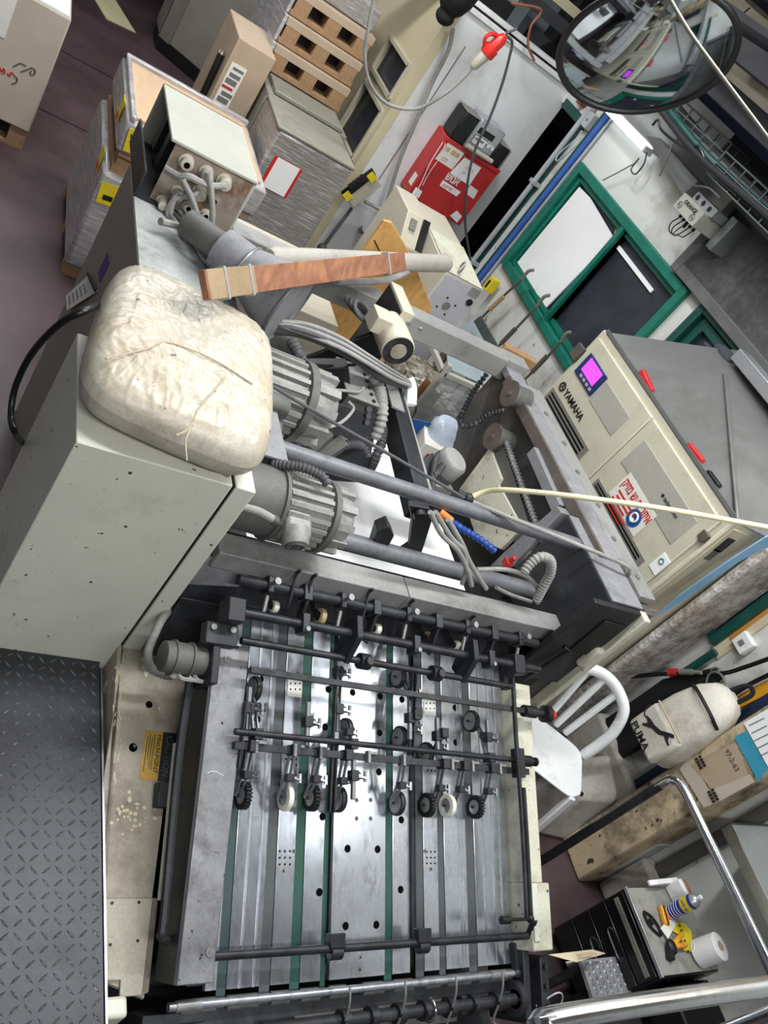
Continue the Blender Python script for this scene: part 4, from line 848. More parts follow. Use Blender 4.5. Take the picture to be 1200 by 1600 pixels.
ob('inner_plate_dust', MB().prism([(XF - 0.028, 0.947, 0.988), (XF - 0.028, 1.098, 0.988), (XF - 0.018, 1.10, 0.90), (XF - 0.014, 0.947, 0.87)], (0.002, 0, 0.001)), 'grey_dust', t, smooth=0)
ob('foot_block', MB().prism([(XF + 0.0, 0.945, 0.82), (XF + 0.0, 1.12, 0.82), (XF + 0.06, 1.10, 0.62), (XF + 0.06, 0.945, 0.60)], (-0.14, 0, 0)), 'dark_metal', t, bevel=0.003)
# calendar sheet, purple sticker
c = at(130, 457, Y=0.64)
cal = thing('calendar_sheet', 'small printed calendar sheet stuck on the cabinet side', 'calendar', c)
A, B, C_, D = at(103, 462, Y=0.635), at(140, 428, Y=0.65), at(152, 455, Y=0.65), at(104, 485, Y=0.635)
ob('sheet', MB().prism([A, B, C_, D], (0, 0.002, 0)), 'paper_note', cal, smooth=0)
for i in range(3):
    for j in range(5):
        p = A.lerp(B, 0.15 + 0.14 * j).lerp(D.lerp(C_, 0.15 + 0.14 * j), 0.3 + 0.2 * i) + V(0, -0.002, 0); ob('printed_mark', MB().box(p - V(0.006, 0.0005, 0.006), p + V(0.006, 0.0005, 0.006)), 'ink_grey', cal, smooth=0)
ob('binding', MB().bar(B + V(0, -0.006, 0), C_ + V(0, -0.006, 0), 0.008, 0.012), 'dark_metal', cal)
A, B, C_, D = at(153, 427, Y=0.652), at(168, 393, Y=0.652), at(170, 410, Y=0.652), at(156, 440, Y=0.652)
ob('purple_sticker', MB().prism([A, B, C_, D], (0, 0.002, 0)), 'purple', t, smooth=0)
# paint chips already in the paint; thick black cable looping off the side
ob('black_cable', MB().tube([at(168, 470, Y=0.55), at(140, 482, Y=0.45), at(95, 505, Y=0.40), at(50, 552, Y=0.38), at(24, 605, Y=0.38), at(17, 650, Y=0.39), at(22, 672, Y=0.40), at(31, 688, Y=0.45), at(40, 694, Y=0.475)], 0.009, n=10), 'cable_black', label='thick black cable looping off the cabinet side', cat='cable')
# ---------------------------------------------------------------- connector box on the cabinet
kx0, kx1, ky0, ky1, kz0, kz1 = -3.34, -2.88, 0.69, 1.02, ZC + 0.004, 1.535
t = thing('connector_box', 'grey switch box with rusty connector plate on the cabinet', 'switch box', (-3.1, 0.85, ZC))
ob('lid', MB().box((kx0, ky0, kz1 - 0.012), (kx1 + 0.006, ky1, kz1)).box((kx0, ky1 - 0.012, kz0), (kx1, ky1, kz1 - 0.012)).box((kx0, ky0, kz0), (kx0 + 0.012, ky1, kz1)), 'box_grey', t, bevel=0.003)
ob('floor_pan', MB().box((kx0, ky0 - 0.03, kz0), (kx1 + 0.02, ky1, kz0 + 0.01)).box((kx0 + 0.06, ky0 - 0.035, kz0), (kx1 + 0.02, ky0 - 0.028, kz0 + 0.10)), 'dark_metal', t)
ob('dark_inside', MB().box((kx0 + 0.02, ky0 + 0.05, kz0 + 0.01), (kx1 - 0.01, ky0 + 0.06, kz1 - 0.014)), 'black', t)
for k in range(2): ob('inner_bar', MB().box((kx0 + 0.1 + 0.16 * k, ky0 + 0.03, kz0 + 0.05), (kx0 + 0.16 + 0.16 * k, ky0 + 0.05, kz1 - 0.05)), 'dark_metal', t)
pl = ob('connector_plate', MB().box((kx1 - 0.004, ky0 + 0.02, kz0 + 0.01), (kx1, ky1 - 0.012, kz1 - 0.012)), 'rust_plate', t, smooth=0)
def conn(px, py, r, cap, ln=0.03, m_='connector'):
    c = at(px, py, X=kx1); ob('socket', MB().lathe(c, (1, 0, 0), [(0, r * 1.25), (0.006, r * 1.25), (0.007, r), (ln, r), (ln + 0.002, r * 0.8)], n=18), m_, t)
    if not cap: ob('socket_hole', MB().cyl(c + V(ln, 0, 0), c + V(ln + 0.003, 0, 0), r * 0.5, n=12), 'hole_black', t)
    return c
conn(291, 252, 0.022, False); conn(322, 268, 0.02, True, 0.05); conn(350, 282, 0.022, True, 0.04); conn(334, 312, 0.02, False, 0.015, 'rust_plate'); conn(311, 298, 0.02, True, 0.045); conn(294, 322, 0.018, False, 0.02); conn(321, 334, 0.017, False, 0.02); conn(253, 312, 0.016, True, 0.05); conn(277, 298, 0.017, True, 0.05)
def cab(pts, r, label, m_='cable_grey', **k): return ob('control_cable', MB().tube(pts, r, **k), m_, label=label, cat='cable')
kx = kx1
cab([at(325, 268, X=kx + .07), at(330, 300, X=kx + .07), at(332, 335, X=kx + .07), at(332, 370, X=kx + .09), V(-2.62, 0.97, 1.33)], 0.011, 'straight grey cable hanging from the middle connector')
cab([at(258, 262, X=kx + .04), at(280, 275, X=kx + .06), at(296, 276, X=kx + .07), at(312, 284, X=kx + .07), at(330, 290, X=kx + .06), at(352, 290, X=kx + .05)], 0.012, 'short grey cable bridging two connectors across the rusty plate')
cab([at(285, 280, X=kx + .08), at(300, 310, X=kx + .08), at(312, 345, X=kx + .08), at(325, 372, X=kx + .09), V(-2.62, 0.93, 1.32)], 0.010, 'slanting grey cable left of the straight one')
cab([at(279, 300, X=kx + .05), at(268, 320, X=kx + .06), at(268, 338, X=kx + .06), at(285, 350, X=kx + .07), at(310, 362, X=kx + .10)], 0.011, 'bent grey cable at the left of the connectors')
cab([at(310, 298, X=kx + .05), at(300, 306, X=kx + .06), at(272, 312, X=kx + .06), at(262, 335, X=kx + .06), at(280, 350, X=kx + .08)], 0.009, 'looped grey cable across the lower connectors')
cab([at(251, 346, Z=1.36), at(275, 352, Z=1.35), at(300, 362, Z=1.34), at(330, 380, Z=1.35)], 0.013, 'thick grey cable lying along the cabinet top')
for k in range(7):
    cab([V(-2.84 + jit(.03), 0.80 + jit(.05), 1.31), V(-2.72 + jit(.03), 0.86 + jit(.04), 1.315 + jit(.015)), V(-2.60 + jit(.04), 0.90 + jit(.04), 1.32 + jit(.015)), V(-2.50 + jit(.03), 0.95 + jit(.02), 1.325)], 0.005 + 0.002 * (k % 3), ('thin grey cable lowest in the tangle by the funnel', 'thin dark cable lowest in the tangle by the funnel', 'thicker grey cable crossing the tangle by the funnel', 'thicker dark cable crossing the tangle by the funnel', 'thin grey cable along the cabinet side of the tangle', 'thin dark cable along the cabinet side of the tangle', 'grey cable on top of the tangle by the funnel')[k], ('cable_dark' if k % 2 else 'cable_grey'))['group'] = 'tangled cables by the funnel'
# ---------------------------------------------------------------- plastic-wrapped bag on the cabinet
def pillow(outline, z0, thick, name, m_, label, cat, nu=130, nv=130, seed=3, edge=0.5):
    random.seed(seed)
    A, B, C_, D = outline  # corners (x,y)
    vs = []; fs = []
    ph = [random.uniform(0, 6) for _ in range(12)]
    def P(u, v, top):
        # superellipse mapping with rounded corners
        U, Vv = 2 * u - 1, 2 * v - 1
        m = max(abs(U), abs(Vv)); l = (abs(U) ** 7 + abs(Vv) ** 7) ** (1 / 7)
        k = m / l if l > 0 else 1
        U2, V2 = U * k * (1 + 0.05 * (1 - Vv * Vv)), Vv * k * (1 + 0.05 * (1 - U * U))
        u2, v2 = (U2 + 1) / 2, (V2 + 1) / 2
        x = (A[0] * (1 - u2) + B[0] * u2) * (1 - v2) + (D[0] * (1 - u2) + C_[0] * u2) * v2
        y = (A[1] * (1 - u2) + B[1] * u2) * (1 - v2) + (D[1] * (1 - u2) + C_[1] * u2) * v2
        e = (1 - m ** 7) ** edge; wf = 1 - 0.75 * m ** 4
        q = V(u * 3.0, v * 3.0, 1.7 if top else 5.0)
        wr = 1 - abs(noise.noise(V(u * 7 + 0.8 * noise.noise(q * 2), v * 13, 3.1))) * 2
        wr2 = 1 - abs(noise.noise(V(u * 17, v * 9 + 0.8 * noise.noise(q * 2), 8.1))) * 2
        w = 0.007 * noise.noise(q) + 0.0032 * max(0, wr) ** 4 + 0.0026 * max(0, wr2) ** 4 + 0.003 * noise.noise(q * 7)
        zt = thick * (0.55 + 0.45 * e * 1.0) * 1.0
        if top: z = z0 + thick * 0.5 + (thick * 0.5 + w) * e
        else: z = z0 + thick * 0.5 - thick * 0.5 * e
        if m > 0.98: 
            z += w * 0.15
        return V(x, y, z)
    for top in (True, False):
        o = len(vs)
        for j in range(nv + 1):
            for i in range(nu + 1): vs.append(P(i / nu, j / nv, top))
        for j in range(nv):
            for i in range(nu):
                q = [o + j * (nu + 1) + i, o + j * (nu + 1) + i + 1, o + (j + 1) * (nu + 1) + i + 1, o + (j + 1) * (nu + 1) + i]
                fs.append(q if top else q[::-1])
    return MB().add(vs, fs)
zb = ZC + 0.005
corn = []
for p in ((113, 622), (178, 424), (412, 540), (407, 752)):
    c = at(*p, Z=zb + 0.07); corn.append((c.x, c.y))
t = thing('wrapped_cushion', 'big off-white cushion wrapped in grimy clear plastic on the cabinet', 'cushion', (-1.95, 0.75, zb))
ob('cushion_body', pillow(corn, zb, 0.17, 'cushion', None, None, None), 'bag_film', t, smooth=60)
for pts in ([(165, 560), (230, 545), (262, 535), (330, 560), (395, 600)], [(300, 665), (310, 640), (335, 610), (352, 590)], [(275, 680), (292, 672), (305, 655)], [(292, 720), (290, 690), (296, 672)]):
    ob('string', MB().tube([at(*p, Z=zb + 0.176) for p in pts], 0.0022, n=6), 'bag_string', t)
for k in range(5):
    A, B = at(168 + 3 * k, 475 + 4 * k, Z=zb + 0.05 - 0.01 * k), at(132 + 3 * k, 560 + 3 * k, Z=zb + 0.05 - 0.01 * k); ob('film_fold', MB().tube([A, A.lerp(B, 0.5) + V(0, jit(.01), 0), B], 0.008, n=6), 'bag_film', t)
# ---------------------------------------------------------------- feeder frame: far side wall, beams, tubes
t = thing('feeder_stand', 'dusty grey feeder side frame with heavy cross beams', 'machine', (-2.2, 2.55, 0))
side = ob('side_wall', MB().box((-2.95, 2.50, 0.0), (-1.50, 2.66, 1.26)), 'inner_grey', t, bevel=0.004)
ob('top_rail', MB().box((-2.96, 2.47, 1.262), (-1.72, 2.57, 1.30)), 'grey_dust', t, bevel=0.004)
ob('top_rail', MB().box((-2.80, 2.578, 1.262), (-1.55, 2.67, 1.295)), 'grey_beam', t, bevel=0.004)
ob('rail_lip', MB().box((-2.80, 2.452, 1.25), (-1.72, 2.468, 1.302)), 'sprocket', t)
ob('rail_end_block', MB().box((-2.97, 2.45, 1.22), (-2.88, 2.60, 1.335)), 'grey_beam', t, bevel=0.006)
for k in range(6): ob('rail_bolt', MB().cyl((-2.6 + 0.19 * k, 2.60 + 0.02 * (k % 2), 1.294), (-2.6 + 0.19 * k, 2.60 + 0.02 * (k % 2), 1.302), 0.012, n=10), 'wheel_hub', t)
ob('front_block', MB().box((-1.92, 2.40, 0.86), (-1.50, 2.60, 1.27)), 'dark_metal', t, bevel=0.005)
ob('front_block_top', MB().box((-1.92, 2.40, 1.271), (-1.50, 2.575, 1.28)), 'grey_dust', t, bevel=0.002)
ob('front_face', MB().box((-1.50, 2.30, 0.80), (-1.475, 2.56, 1.27)), 'dark_metal', t, bevel=0.004)
ob('front_hatch', MB().box((-1.475, 2.42, 1.0), (-1.468, 2.55, 1.2)), 'black', t, bevel=0.004)
for z_ in (1.14, 1.19): ob('round_stud', MB().cyl((-1.475, 2.60, z_), (-1.462, 2.60, z_), 0.014, n=12), 'wheel_hub', t)
ob('corner_flange', MB().box((-1.50, 2.565, 0.30), (-1.45, 2.60, 1.27)), 'cream_dirty', t, bevel=0.006)
ob('flange_lug', MB().obox((-1.47, 2.55, 1.0), (1, 0, 0), (0, 1, 0), (0, 0, 1), 0.02, 0.03, 0.06), 'cream_dirty', t, bevel=0.015)
ob('brace_rod', MB().tube([(-1.47, 2.38, 1.02), (-1.46, 2.41, 1.02), (-1.46, 2.36, 0.80)], 0.008, n=8, sub=1), 'black_steel', t)
# near cross beam in two pieces
for a, b in ((0.965, 1.652), (1.656, 2.572)):
    ob('front_beam', MB().box((-1.615, a, 0.965), (-1.53, b, 1.032)), 'grey_beam', t, bevel=0.004)
ob('far_beam', MB().box((-2.96, 1.02, 1.235), (-2.86, 2.45, 1.335)), 'grey_beam', t, bevel=0.005)
ob('guide_tube', MB().cyl((-1.79, 1.0, 1.25), (-1.79, 2.405, 1.25), 0.026, n=20), 'tube_grey', t)
ob('guide_tube', MB().cyl((-1.70, 1.30, 1.04), (-1.70, 2.33, 1.04), 0.032, n=20), 'tube_grey', t)
ob('cross_shaft', MB().cyl((-1.76, 1.05, 0.98), (-1.76, 2.4, 0.98), 0.018, n=14), 'dark_metal', t)
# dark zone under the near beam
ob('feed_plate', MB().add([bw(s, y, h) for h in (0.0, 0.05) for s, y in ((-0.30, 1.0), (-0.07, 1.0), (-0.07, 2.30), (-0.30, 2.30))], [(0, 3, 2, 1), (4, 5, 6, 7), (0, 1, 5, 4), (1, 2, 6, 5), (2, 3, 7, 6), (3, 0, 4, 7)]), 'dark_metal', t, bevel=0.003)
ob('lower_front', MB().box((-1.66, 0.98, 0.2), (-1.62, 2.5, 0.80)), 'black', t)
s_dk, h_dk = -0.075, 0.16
for k in range(14):
    c = onb(375 + 31 * k, 930 + 6.2 * k, 0.06); ob('feed_hole', MB().cyl(bw(-0.16 - 0.03 * (k % 2), 1.05 + 0.095 * k, 0.049), bw(-0.16 - 0.03 * (k % 2), 1.05 + 0.095 * k, 0.0515), 0.011, n=12), 'hole_black', t)
for k in range(4): ob('light_slot', MB().add([bw(s, y, h) for h in (0.05, 0.053) for s, y in ((-0.225, 1.06 + .33 * k), (-0.21, 1.06 + .33 * k), (-0.21, 1.2 + .33 * k), (-0.225, 1.2 + .33 * k))], [(0, 3, 2, 1), (4, 5, 6, 7), (0, 1, 5, 4), (1, 2, 6, 5), (2, 3, 7, 6), (3, 0, 4, 7)]), 'wheel_hub', t)
for px, py, ln in ((392, 925, 1), (690, 985, 1)): pass
A, B = onb(372, 905, 0.20), onb(838, 1003, 0.20)
ob('drive_shaft', MB().cyl(V(A.x, A.y, A.z), V(A.x, B.y, A.z), 0.016, n=16), 'dark_metal', t)
for k in range(9):
    y_ = A.y + (B.y - A.y) * (0.08 + 0.105 * k); c = V(A.x, y_, A.z)
    ob('shaft_clamp', MB().obox(c, BD, (0, 1, 0), BN, 0.025, 0.010 + 0.005 * (k % 2), 0.022), 'black_steel', t, bevel=0.003)
    if k % 2 == 0: ob('clamp_screw', MB().cyl(c + BN * 0.02, c + BN * 0.055, 0.006, n=8).cyl(c + BN * 0.05, c + BN * 0.06, 0.011, n=8).cyl(c + BD * 0.03, c + BD * 0.085 - BN * 0.02, 0.007, n=8), 'channel_steel', t)
    else: ob('link_plate', MB().bar(c + BD * 0.02, c + BD * 0.10 - BN * 0.05, 0.008, 0.03, up=BN), 'dark_metal', t)
for k, px in enumerate((462, 487, 575, 640, 735)):
    p = at(px, 900 + (px - 462) * 0.255, X=-1.52); q = p + BD * 0.06 + V(0, 0.0, -0.03)
    ob('stop_finger', MB().tube([p + V(0, 0, 0.03), p, q, q + BD * 0.03 - BN * 0.03], 0.005, n=6), 'black_steel', t)
# chain sprockets and chains on the side wall
for k, (px, py) in enumerate(((770, 682), (797, 615))):
    c = at(px, py, Y=2.40); ob('sprocket', MB().cyl(c - V(0, 0.004, 0), c + V(0, 0.006, 0), 0.062, n=28).cyl(c - V(0, 0.012, 0), c + V(0, 0.1, 0), 0.012, n=10), 'sprocket', t); ob('sprocket_drum', MB().cyl(c + V(0, 0.006, 0), c + V(0, 0.10, 0), 0.052, n=24), 'motor_dark', t)
c = at(770, 682, Y=2.40)
ob('chain', MB().tube([c + V(0.05, 0.035, 0.03), c + V(0.25, 0.035, 0.01), c + V(0.62, 0.035, -0.02)], 0.012, n=6, ridge=0.25, pitch=0.4), 'wheel_hub', t)
ob('chain', MB().tube([at(790, 640, Y=2.36), at(760, 650, Y=2.34), at(738, 664, Y=2.30), at(722, 665, Y=2.28), at(722, 648, Y=2.28), at(740, 612, Y=2.32), at(760, 585, Y=2.36)], 0.011, n=6, ridge=0.25, pitch=0.4), 'black_steel', t)
ob('chain_arm', MB().bar(c + V(0.05, 0.06, -0.04), c + V(0.66, 0.06, -0.12), 0.05, 0.10), 'motor_dark', t, bevel=0.004)
ob('gusset', MB().prism([at(790, 860, Y=2.40), at(870, 790, Y=2.40), at(877, 800, Y=2.40), at(800, 885, Y=2.40), at(765, 885, Y=2.40)], (0, 0.06, 0)), 'grey_dust', t, bevel=0.003)
PY_ = 2.42
ob('inner_panel', MB().prism([at(*p, Y=PY_) for p in ((717, 765), (765, 700), (783, 748), (778, 757), (815, 825), (783, 858), (745, 840))], (0, 0.02, 0)), 'cream_dirty', t, smooth=0)
ob('inner_panel', MB().prism([at(*p, Y=PY_) for p in ((800, 870), (822, 850), (838, 880), (815, 905))], (0, 0.02, 0)), 'cream_dirty', t, smooth=0)
ob('track_bar', MB().bar(at(832, 705, Y=2.44), at(872, 795, Y=2.44), 0.03, 0.05), 'grey_dust', t, bevel=0.003)
# ---------------------------------------------------------------- white paper pile
t = thing('paper_pile', 'bright white stack of paper sheets inside the feeder', 'paper stack', (-2.2, 1.75, 0.1))
ob('sheet_block', MB().box((-2.72, 1.22, 0.14), (-1.71, 2.22, 0.80)), 'paper_white', t, smooth=0)
for k in range(4): ob('loose_sheet', MB().box((-2.70 + 0.02 * k, 1.24 + 0.01 * k, 0.801 + 0.003 * k), (-1.74 - 0.035 * k, 2.2, 0.8025 + 0.003 * k)), 'paper_white', t, smooth=0)
ob('pile_pallet', MB().box((-2.75, 1.2, 0.0), (-1.70, 2.25, 0.13)), 'wood_pallet', label='wooden pallet under the white paper pile', cat='pallet')
# ---------------------------------------------------------------- electric motors
def motor(c, r, y0, y1, y2, y3, y4, label, box=True):
    """axis along Y: flange y0-y1, finned body y1-y2, ring y2-y3, finned fan cap y3-y4"""
    t = thing('electric_motor', label, 'motor', (c[0], (y0 + y4) / 2, c[1]))
    x, z = c
    ob('flange', MB().lathe((x, y0, z), (0, 1, 0), [(0, r * 0.92), (y1 - y0 - 0.012, r * 0.96), (y1 - y0 - 0.011, r * 1.04), (y1 - y0, r * 1.04)], n=36), 'motor_dark', t)
    body = ob('body', MB().cyl((x, y1, z), (x, y2, z), r * 0.90, n=32), 'motor_grey', t)
    cap = ob('fan_cap', MB().lathe((x, y3, z), (0, 1, 0), [(0, r * 0.9), ((y4 - y3) * 0.7, r * 0.82), (y4 - y3, r * 0.55)], n=28), 'motor_grey', t)
    ob('clamp_ring', MB().lathe((x, y2, z), (0, 1, 0), [(0, r * 0.95), (0.003, r * 1.05), (y3 - y2 - 0.003, r * 1.05), (y3 - y2, r * 0.95)], n=36), 'motor_dark', t)
    n = 22
    for k in range(n):
        a = 2 * math.pi * k / n; e = V(math.cos(a), 0, math.sin(a)); f = V(-math.sin(a), 0, math.cos(a))
        ob('fin', MB().obox(V(x, (y1 + y2) / 2, z) + e * r * 0.945, e, (0, 1, 0), f, r * 0.075, (y2 - y1) / 2 - 0.004, r * 0.055), 'motor_grey', body)
        if k % 2 == 0: ob('fin', MB().obox(V(x, y3 + (y4 - y3) * 0.38, z) + e * r * 0.88, e, (0, 1, 0), f, r * 0.09, (y4 - y3) * 0.38, r * 0.10), 'motor_grey', cap)
    return t
cm = at(460, 795, X=-1.64)
m1 = motor((-1.64, cm.z), 0.108, 0.945, 1.075, 1.225, 1.25, 1.325, 'finned grey motor with round terminal cap above the near beam')
tb = at(461, 852, X=-1.485)
ob('terminal_box', MB().obox(tb + V(-0.07, 0.0, 0.015), (1, 0, -0.4), (0, 1, 0), (0.4, 0, 1), 0.05, 0.042, 0.036), 'motor_grey', m1, bevel=0.012)
ax = V(0.85, 0.05, -0.35).normalized()
capo = ob('terminal_cap', MB().lathe(tb - ax * 0.03, ax, [(-0.02, 0.04), (0.02, 0.04), (0.03, 0.037), (0.032, 0.031)], n=24), 'motor_grey', m1)
_m = MB().torus(tb + ax * 0.004, ax, 0.026, 0.004, n=20, k=6); u_ = ax.orthogonal().normalized(); v_ = ax.cross(u_)
for d in (u_, v_, (u_ + v_).normalized()): _m.bar(tb + ax * 0.004 - d * 0.028, tb + ax * 0.004 + d * 0.028, 0.005, 0.005, up=ax)
ob('cap_pattern', _m, 'motor_dark', capo)
ob('cable_gland', MB().cyl(tb + V(-0.06, -0.035, 0.015), tb + V(-0.06, -0.075, 0.02), 0.016, n=12), 'motor_dark', m1)
ob('motor_cable', MB().tube([tb + V(-0.06, -0.07, 0.02), tb + V(-0.065, -0.13, 0.03), tb + V(-0.075, -0.20, 0.025)], 0.014, n=10), 'cable_grey', label='short thick grey cable into the terminal box', cat='cable')
cm2 = at(447, 622, X=-2.12)
m2 = motor((-2.12, cm2.z), 0.135, 0.96, 1.01, 1.20, 1.235, 1.345, 'larger finned grey motor behind the cushion')
tb2 = V(-1.985, 1.10, cm2.z + 0.0)
ob('terminal_box', MB().obox(tb2 + V(-0.02, 0, -0.05), (1, 0, -0.3), (0, 1, 0), (0.3, 0, 1), 0.04, 0.055, 0.05), 'motor_dark', m2, bevel=0.008)
ob('terminal_cap', MB().cyl(tb2 + V(0.0, 0.07, -0.09), tb2 + V(0.04, 0.07, -0.12), 0.03, n=16), 'motor_grey', m2)
c = at(425, 632, X=-1.96); ob('brake_drum', MB().lathe(c - V(0, 0.05, 0), (0, 1, 0), [(0, 0.036), (0.006, 0.04), (0.09, 0.04), (0.096, 0.036)], n=24), 'motor_dark', m2)
# hoist drive on the far beam
t = thing('hoist_drive', 'black and beige gear box with round motor on the far beam', 'hoist motor', (-2.92, 1.95, 1.335))
c0, c1 = at(609, 442, Z=1.46), at(645, 495, Z=1.46)
hx0, hx1, hy0, hy1 = min(c0.x, c1.x), max(c0.x, c1.x), min(c0.y, c1.y), max(c0.y, c1.y)
ob('gear_case', MB().box((hx0, hy0, 1.12), (hx1, hy1, 1.455)), 'black', t, bevel=0.003)
ob('case_lid', MB().box((hx0, hy0, 1.456), (hx1, hy1 + 0.004, 1.47)).box((hx1 - 0.002, hy0, 1.40), (hx1 + 0.004, hy1 + 0.004, 1.47)), 'beige_metal', t, bevel=0.003)
Xe = hx1 + 0.14; cc = at(622, 548, X=Xe); zc = cc.z
ob('motor_can', MB().lathe((cc.x - 0.17, cc.y, zc), (1, 0, 0), [(0, 0.06), (0.02, 0.066), (0.165, 0.066), (0.17, 0.061)], n=28), 'beige_metal', t)
ob('motor_end', MB().cyl((cc.x, cc.y, zc), (cc.x + 0.004, cc.y, zc), 0.060, n=28), 'dark_metal', t)
ob('end_disc', MB().cyl((cc.x + 0.004, cc.y, zc), (cc.x + 0.008, cc.y, zc), 0.032, n=20), 'plate_beige', t)
ob('wire_box', MB().box((cc.x - 0.16, cc.y - 0.11, zc - 0.01), (cc.x - 0.07, cc.y - 0.04, zc + 0.06)), 'beige_metal', t, bevel=0.004)
for dy in (0.0, 0.06): ob('bolt', MB().cyl((hx1 + 0.004, hy0 + 0.05 + dy, 1.43), (hx1 + 0.014, hy0 + 0.05 + dy, 1.43), 0.008, n=8), 'wheel_hub', t)
ob('mount_plate', MB().prism([(hx1 - 0.02, hy0 - 0.28, 1.05), (hx1 - 0.02, hy0, 1.38), (hx1 - 0.02, hy0 + 0.02, 0.95), (hx1 - 0.02, hy0 - 0.2, 0.92)], (0.02, 0, 0)), 'black', t, bevel=0.003)
for a in (0, 1, 2):
    c = at(556 + 5 * a, 480 + 3 * a, Z=1.345 + 0.012 * a); ob('cable_ring', MB().torus(c, (0.15 * a, 0.2, 1), 0.05 - 0.004 * a, 0.009, n=24), 'cable_dark', t)
# flashlight-like funnel duct
fa, fb_ = at(345, 386, Z=1.40), at(453, 478, Z=1.40); d = (fb_ - fa); Lf = d.length; d.normalize()
t = thing('funnel_duct', 'grey sheet metal cone duct beside the cabinet', 'duct', fa - V(0, 0, 0.1))
ob('cone', MB().lathe(fa, d, [(0, 0.070), (Lf * 0.34, 0.078), (Lf * 0.36, 0.078), (Lf * 0.97, 0.142), (Lf, 0.142)], n=40), 'grey_dust', t)
ob('rim', MB().torus(fb_, d, 0.143, 0.007, n=40, k=8), 'tube_grey', t)
ob('hose_clamp', MB().torus(fa + d * Lf * 0.36, d, 0.08, 0.006, n=32, k=6).cyl(fa + d * Lf * 0.36 + V(0.07, -0.02, 0.04), fa + d * Lf * 0.36 + V(0.10, 0.02, 0.04), 0.013, n=10), 'wheel_hub', t)
ob('inlet_hose', MB().cyl(fa - d * 0.13 + V(-0.02, 0, -0.02), fa + d * 0.01, 0.05, n=20), 'motor_dark', t)
# plank and pale tube tied together above the funnel
pa, pb = at(318, 446, Z=1.57), at(630, 409, Z=1.50)
t = thing('wood_plank', 'reddish wooden plank tied on above the funnel', 'plank', pa)
ob('board', MB().bar(pa, pb, 0.022, 0.075, up=-DOWN), 'plank', t, bevel=0.002)
ob('tape_wrap', MB().bar(pa + (pb - pa) * 0.005, pa + (pb - pa) * 0.17, 0.026, 0.079, up=-DOWN), 'tape_brown', t, bevel=0.002)
for f in (0.06, 0.15, 0.87):
    c = pa.lerp(pb, f); ob('tie', MB().bar(c, c + (pb - pa).normalized() * 0.012, 0.032, 0.088, up=-DOWN), 'cable_grey', t, bevel=0.003)
ta, tb_ = at(420, 402, Z=1.42), at(697, 412, Z=1.46)
ob('pale_tube', MB().lathe(ta, tb_ - ta, [(0, 0.028), (0.02, 0.038), ((tb_ - ta).length - 0.005, 0.040), ((tb_ - ta).length, 0.036)], n=24), 'tube_pale', label='pale round tube tied behind the wooden plank', cat='tube')
ob('clear_hose', MB().tube([at(525, 440, Z=1.42), at(560, 440, Z=1.42), at(600, 438, Z=1.42), at(630, 428, Z=1.42), at(645, 415, Z=1.42)], 0.014, n=10), 'cable_grey', label='translucent hose bent under the plank end', cat='hose')
# ---------------------------------------------------------------- suction head gear and brackets
t = thing('suction_head', 'grey suction head gear box with dark plates in the feeder middle', 'gear box', (-2.4, 1.6, 0.95))
A, B, C_, D = at(528, 560, Z=1.20), at(574, 580, Z=1.20), at(584, 628, Z=1.20), at(544, 622, Z=1.20)
gx0, gx1 = (A.x + B.x) / 2, (C_.x + D.x) / 2; gy0, gy1 = (A.y + D.y) / 2, (B.y + C_.y) / 2
ob('gear_body', MB().box((gx0, gy0, 0.98), (gx1, gy1, 1.195)), 'motor_dark', t, bevel=0.004)
ob('gear_lid', MB().box((gx0 - 0.005, gy0 - 0.005, 1.196), (gx1 + 0.005, gy1 + 0.005, 1.206)), 'grey_beam', t, bevel=0.003)
for i in range(5): ob('lid_bolt', MB().cyl((gx1 - 0.01 - 0.04 * i, gy1 - 0.02, 1.206), (gx1 - 0.01 - 0.04 * i, gy1 - 0.02, 1.212), 0.008, n=8), 'dark_metal', t)
ob('dark_plate', MB().prism([(gx1 + 0.02, gy0 - 0.10, 1.16), (gx1 + 0.02, gy1 + 0.02, 1.18), (gx1 + 0.16, gy1 + 0.06, 0.96), (gx1 + 0.16, gy0 - 0.02, 0.90), (gx1 + 0.12, gy0 - 0.12, 0.92)], (-0.03, 0, -0.03)), 'dark_metal', t, bevel=0.004)
ob('tall_plate', MB().prism([at(470, 575, X=-2.36), at(545, 575, X=-2.36), at(552, 640, X=-2.36), at(500, 690, X=-2.36)], (-0.06, 0, 0)), 'dark_metal', t, bevel=0.004)
for a in ((572, 650), (570, 660), (573, 640)):
    c = at(*a, X=gx1 + 0.12); ob('plate_bolt', MB().cyl(c, c + V(0.012, 0, 0.012), 0.012, n=8), 'black_steel', t)
for (a, b, w_, h_) in (((478, 700), (500, 690), 0.09, 0.10), ((520, 695), (532, 700), 0.05, 0.08), ((455, 695), (470, 688), 0.05, 0.07), ((500, 715), (530, 708), 0.05, 0.04)):
    p, q = at(*a, Z=1.0), at(*b, Z=1.05); ob('bracket', MB().bar(p, q + V(-0.05, 0.02, 0.02), w_, h_), 'motor_dark', t, bevel=0.005)
ob('stub_tube', MB().cyl(at(562, 690, Z=1.0), at(568, 722, Z=0.95), 0.028, n=14), 'tube_grey', t)
ob('lever_arm', MB().bar(at(600, 585, Z=1.16), at(655, 800, Z=1.14), 0.07, 0.09), 'dark_metal', t, bevel=0.004)
ob('lever_arm_cap', MB().bar(at(606, 585, Z=1.205), at(622, 640, Z=1.205), 0.06, 0.008), 'grey_beam', t)
ob('lever_edge', MB().bar(at(622, 630, Z=1.16), at(668, 795, Z=1.14), 0.012, 0.08), 'grey_beam', t)
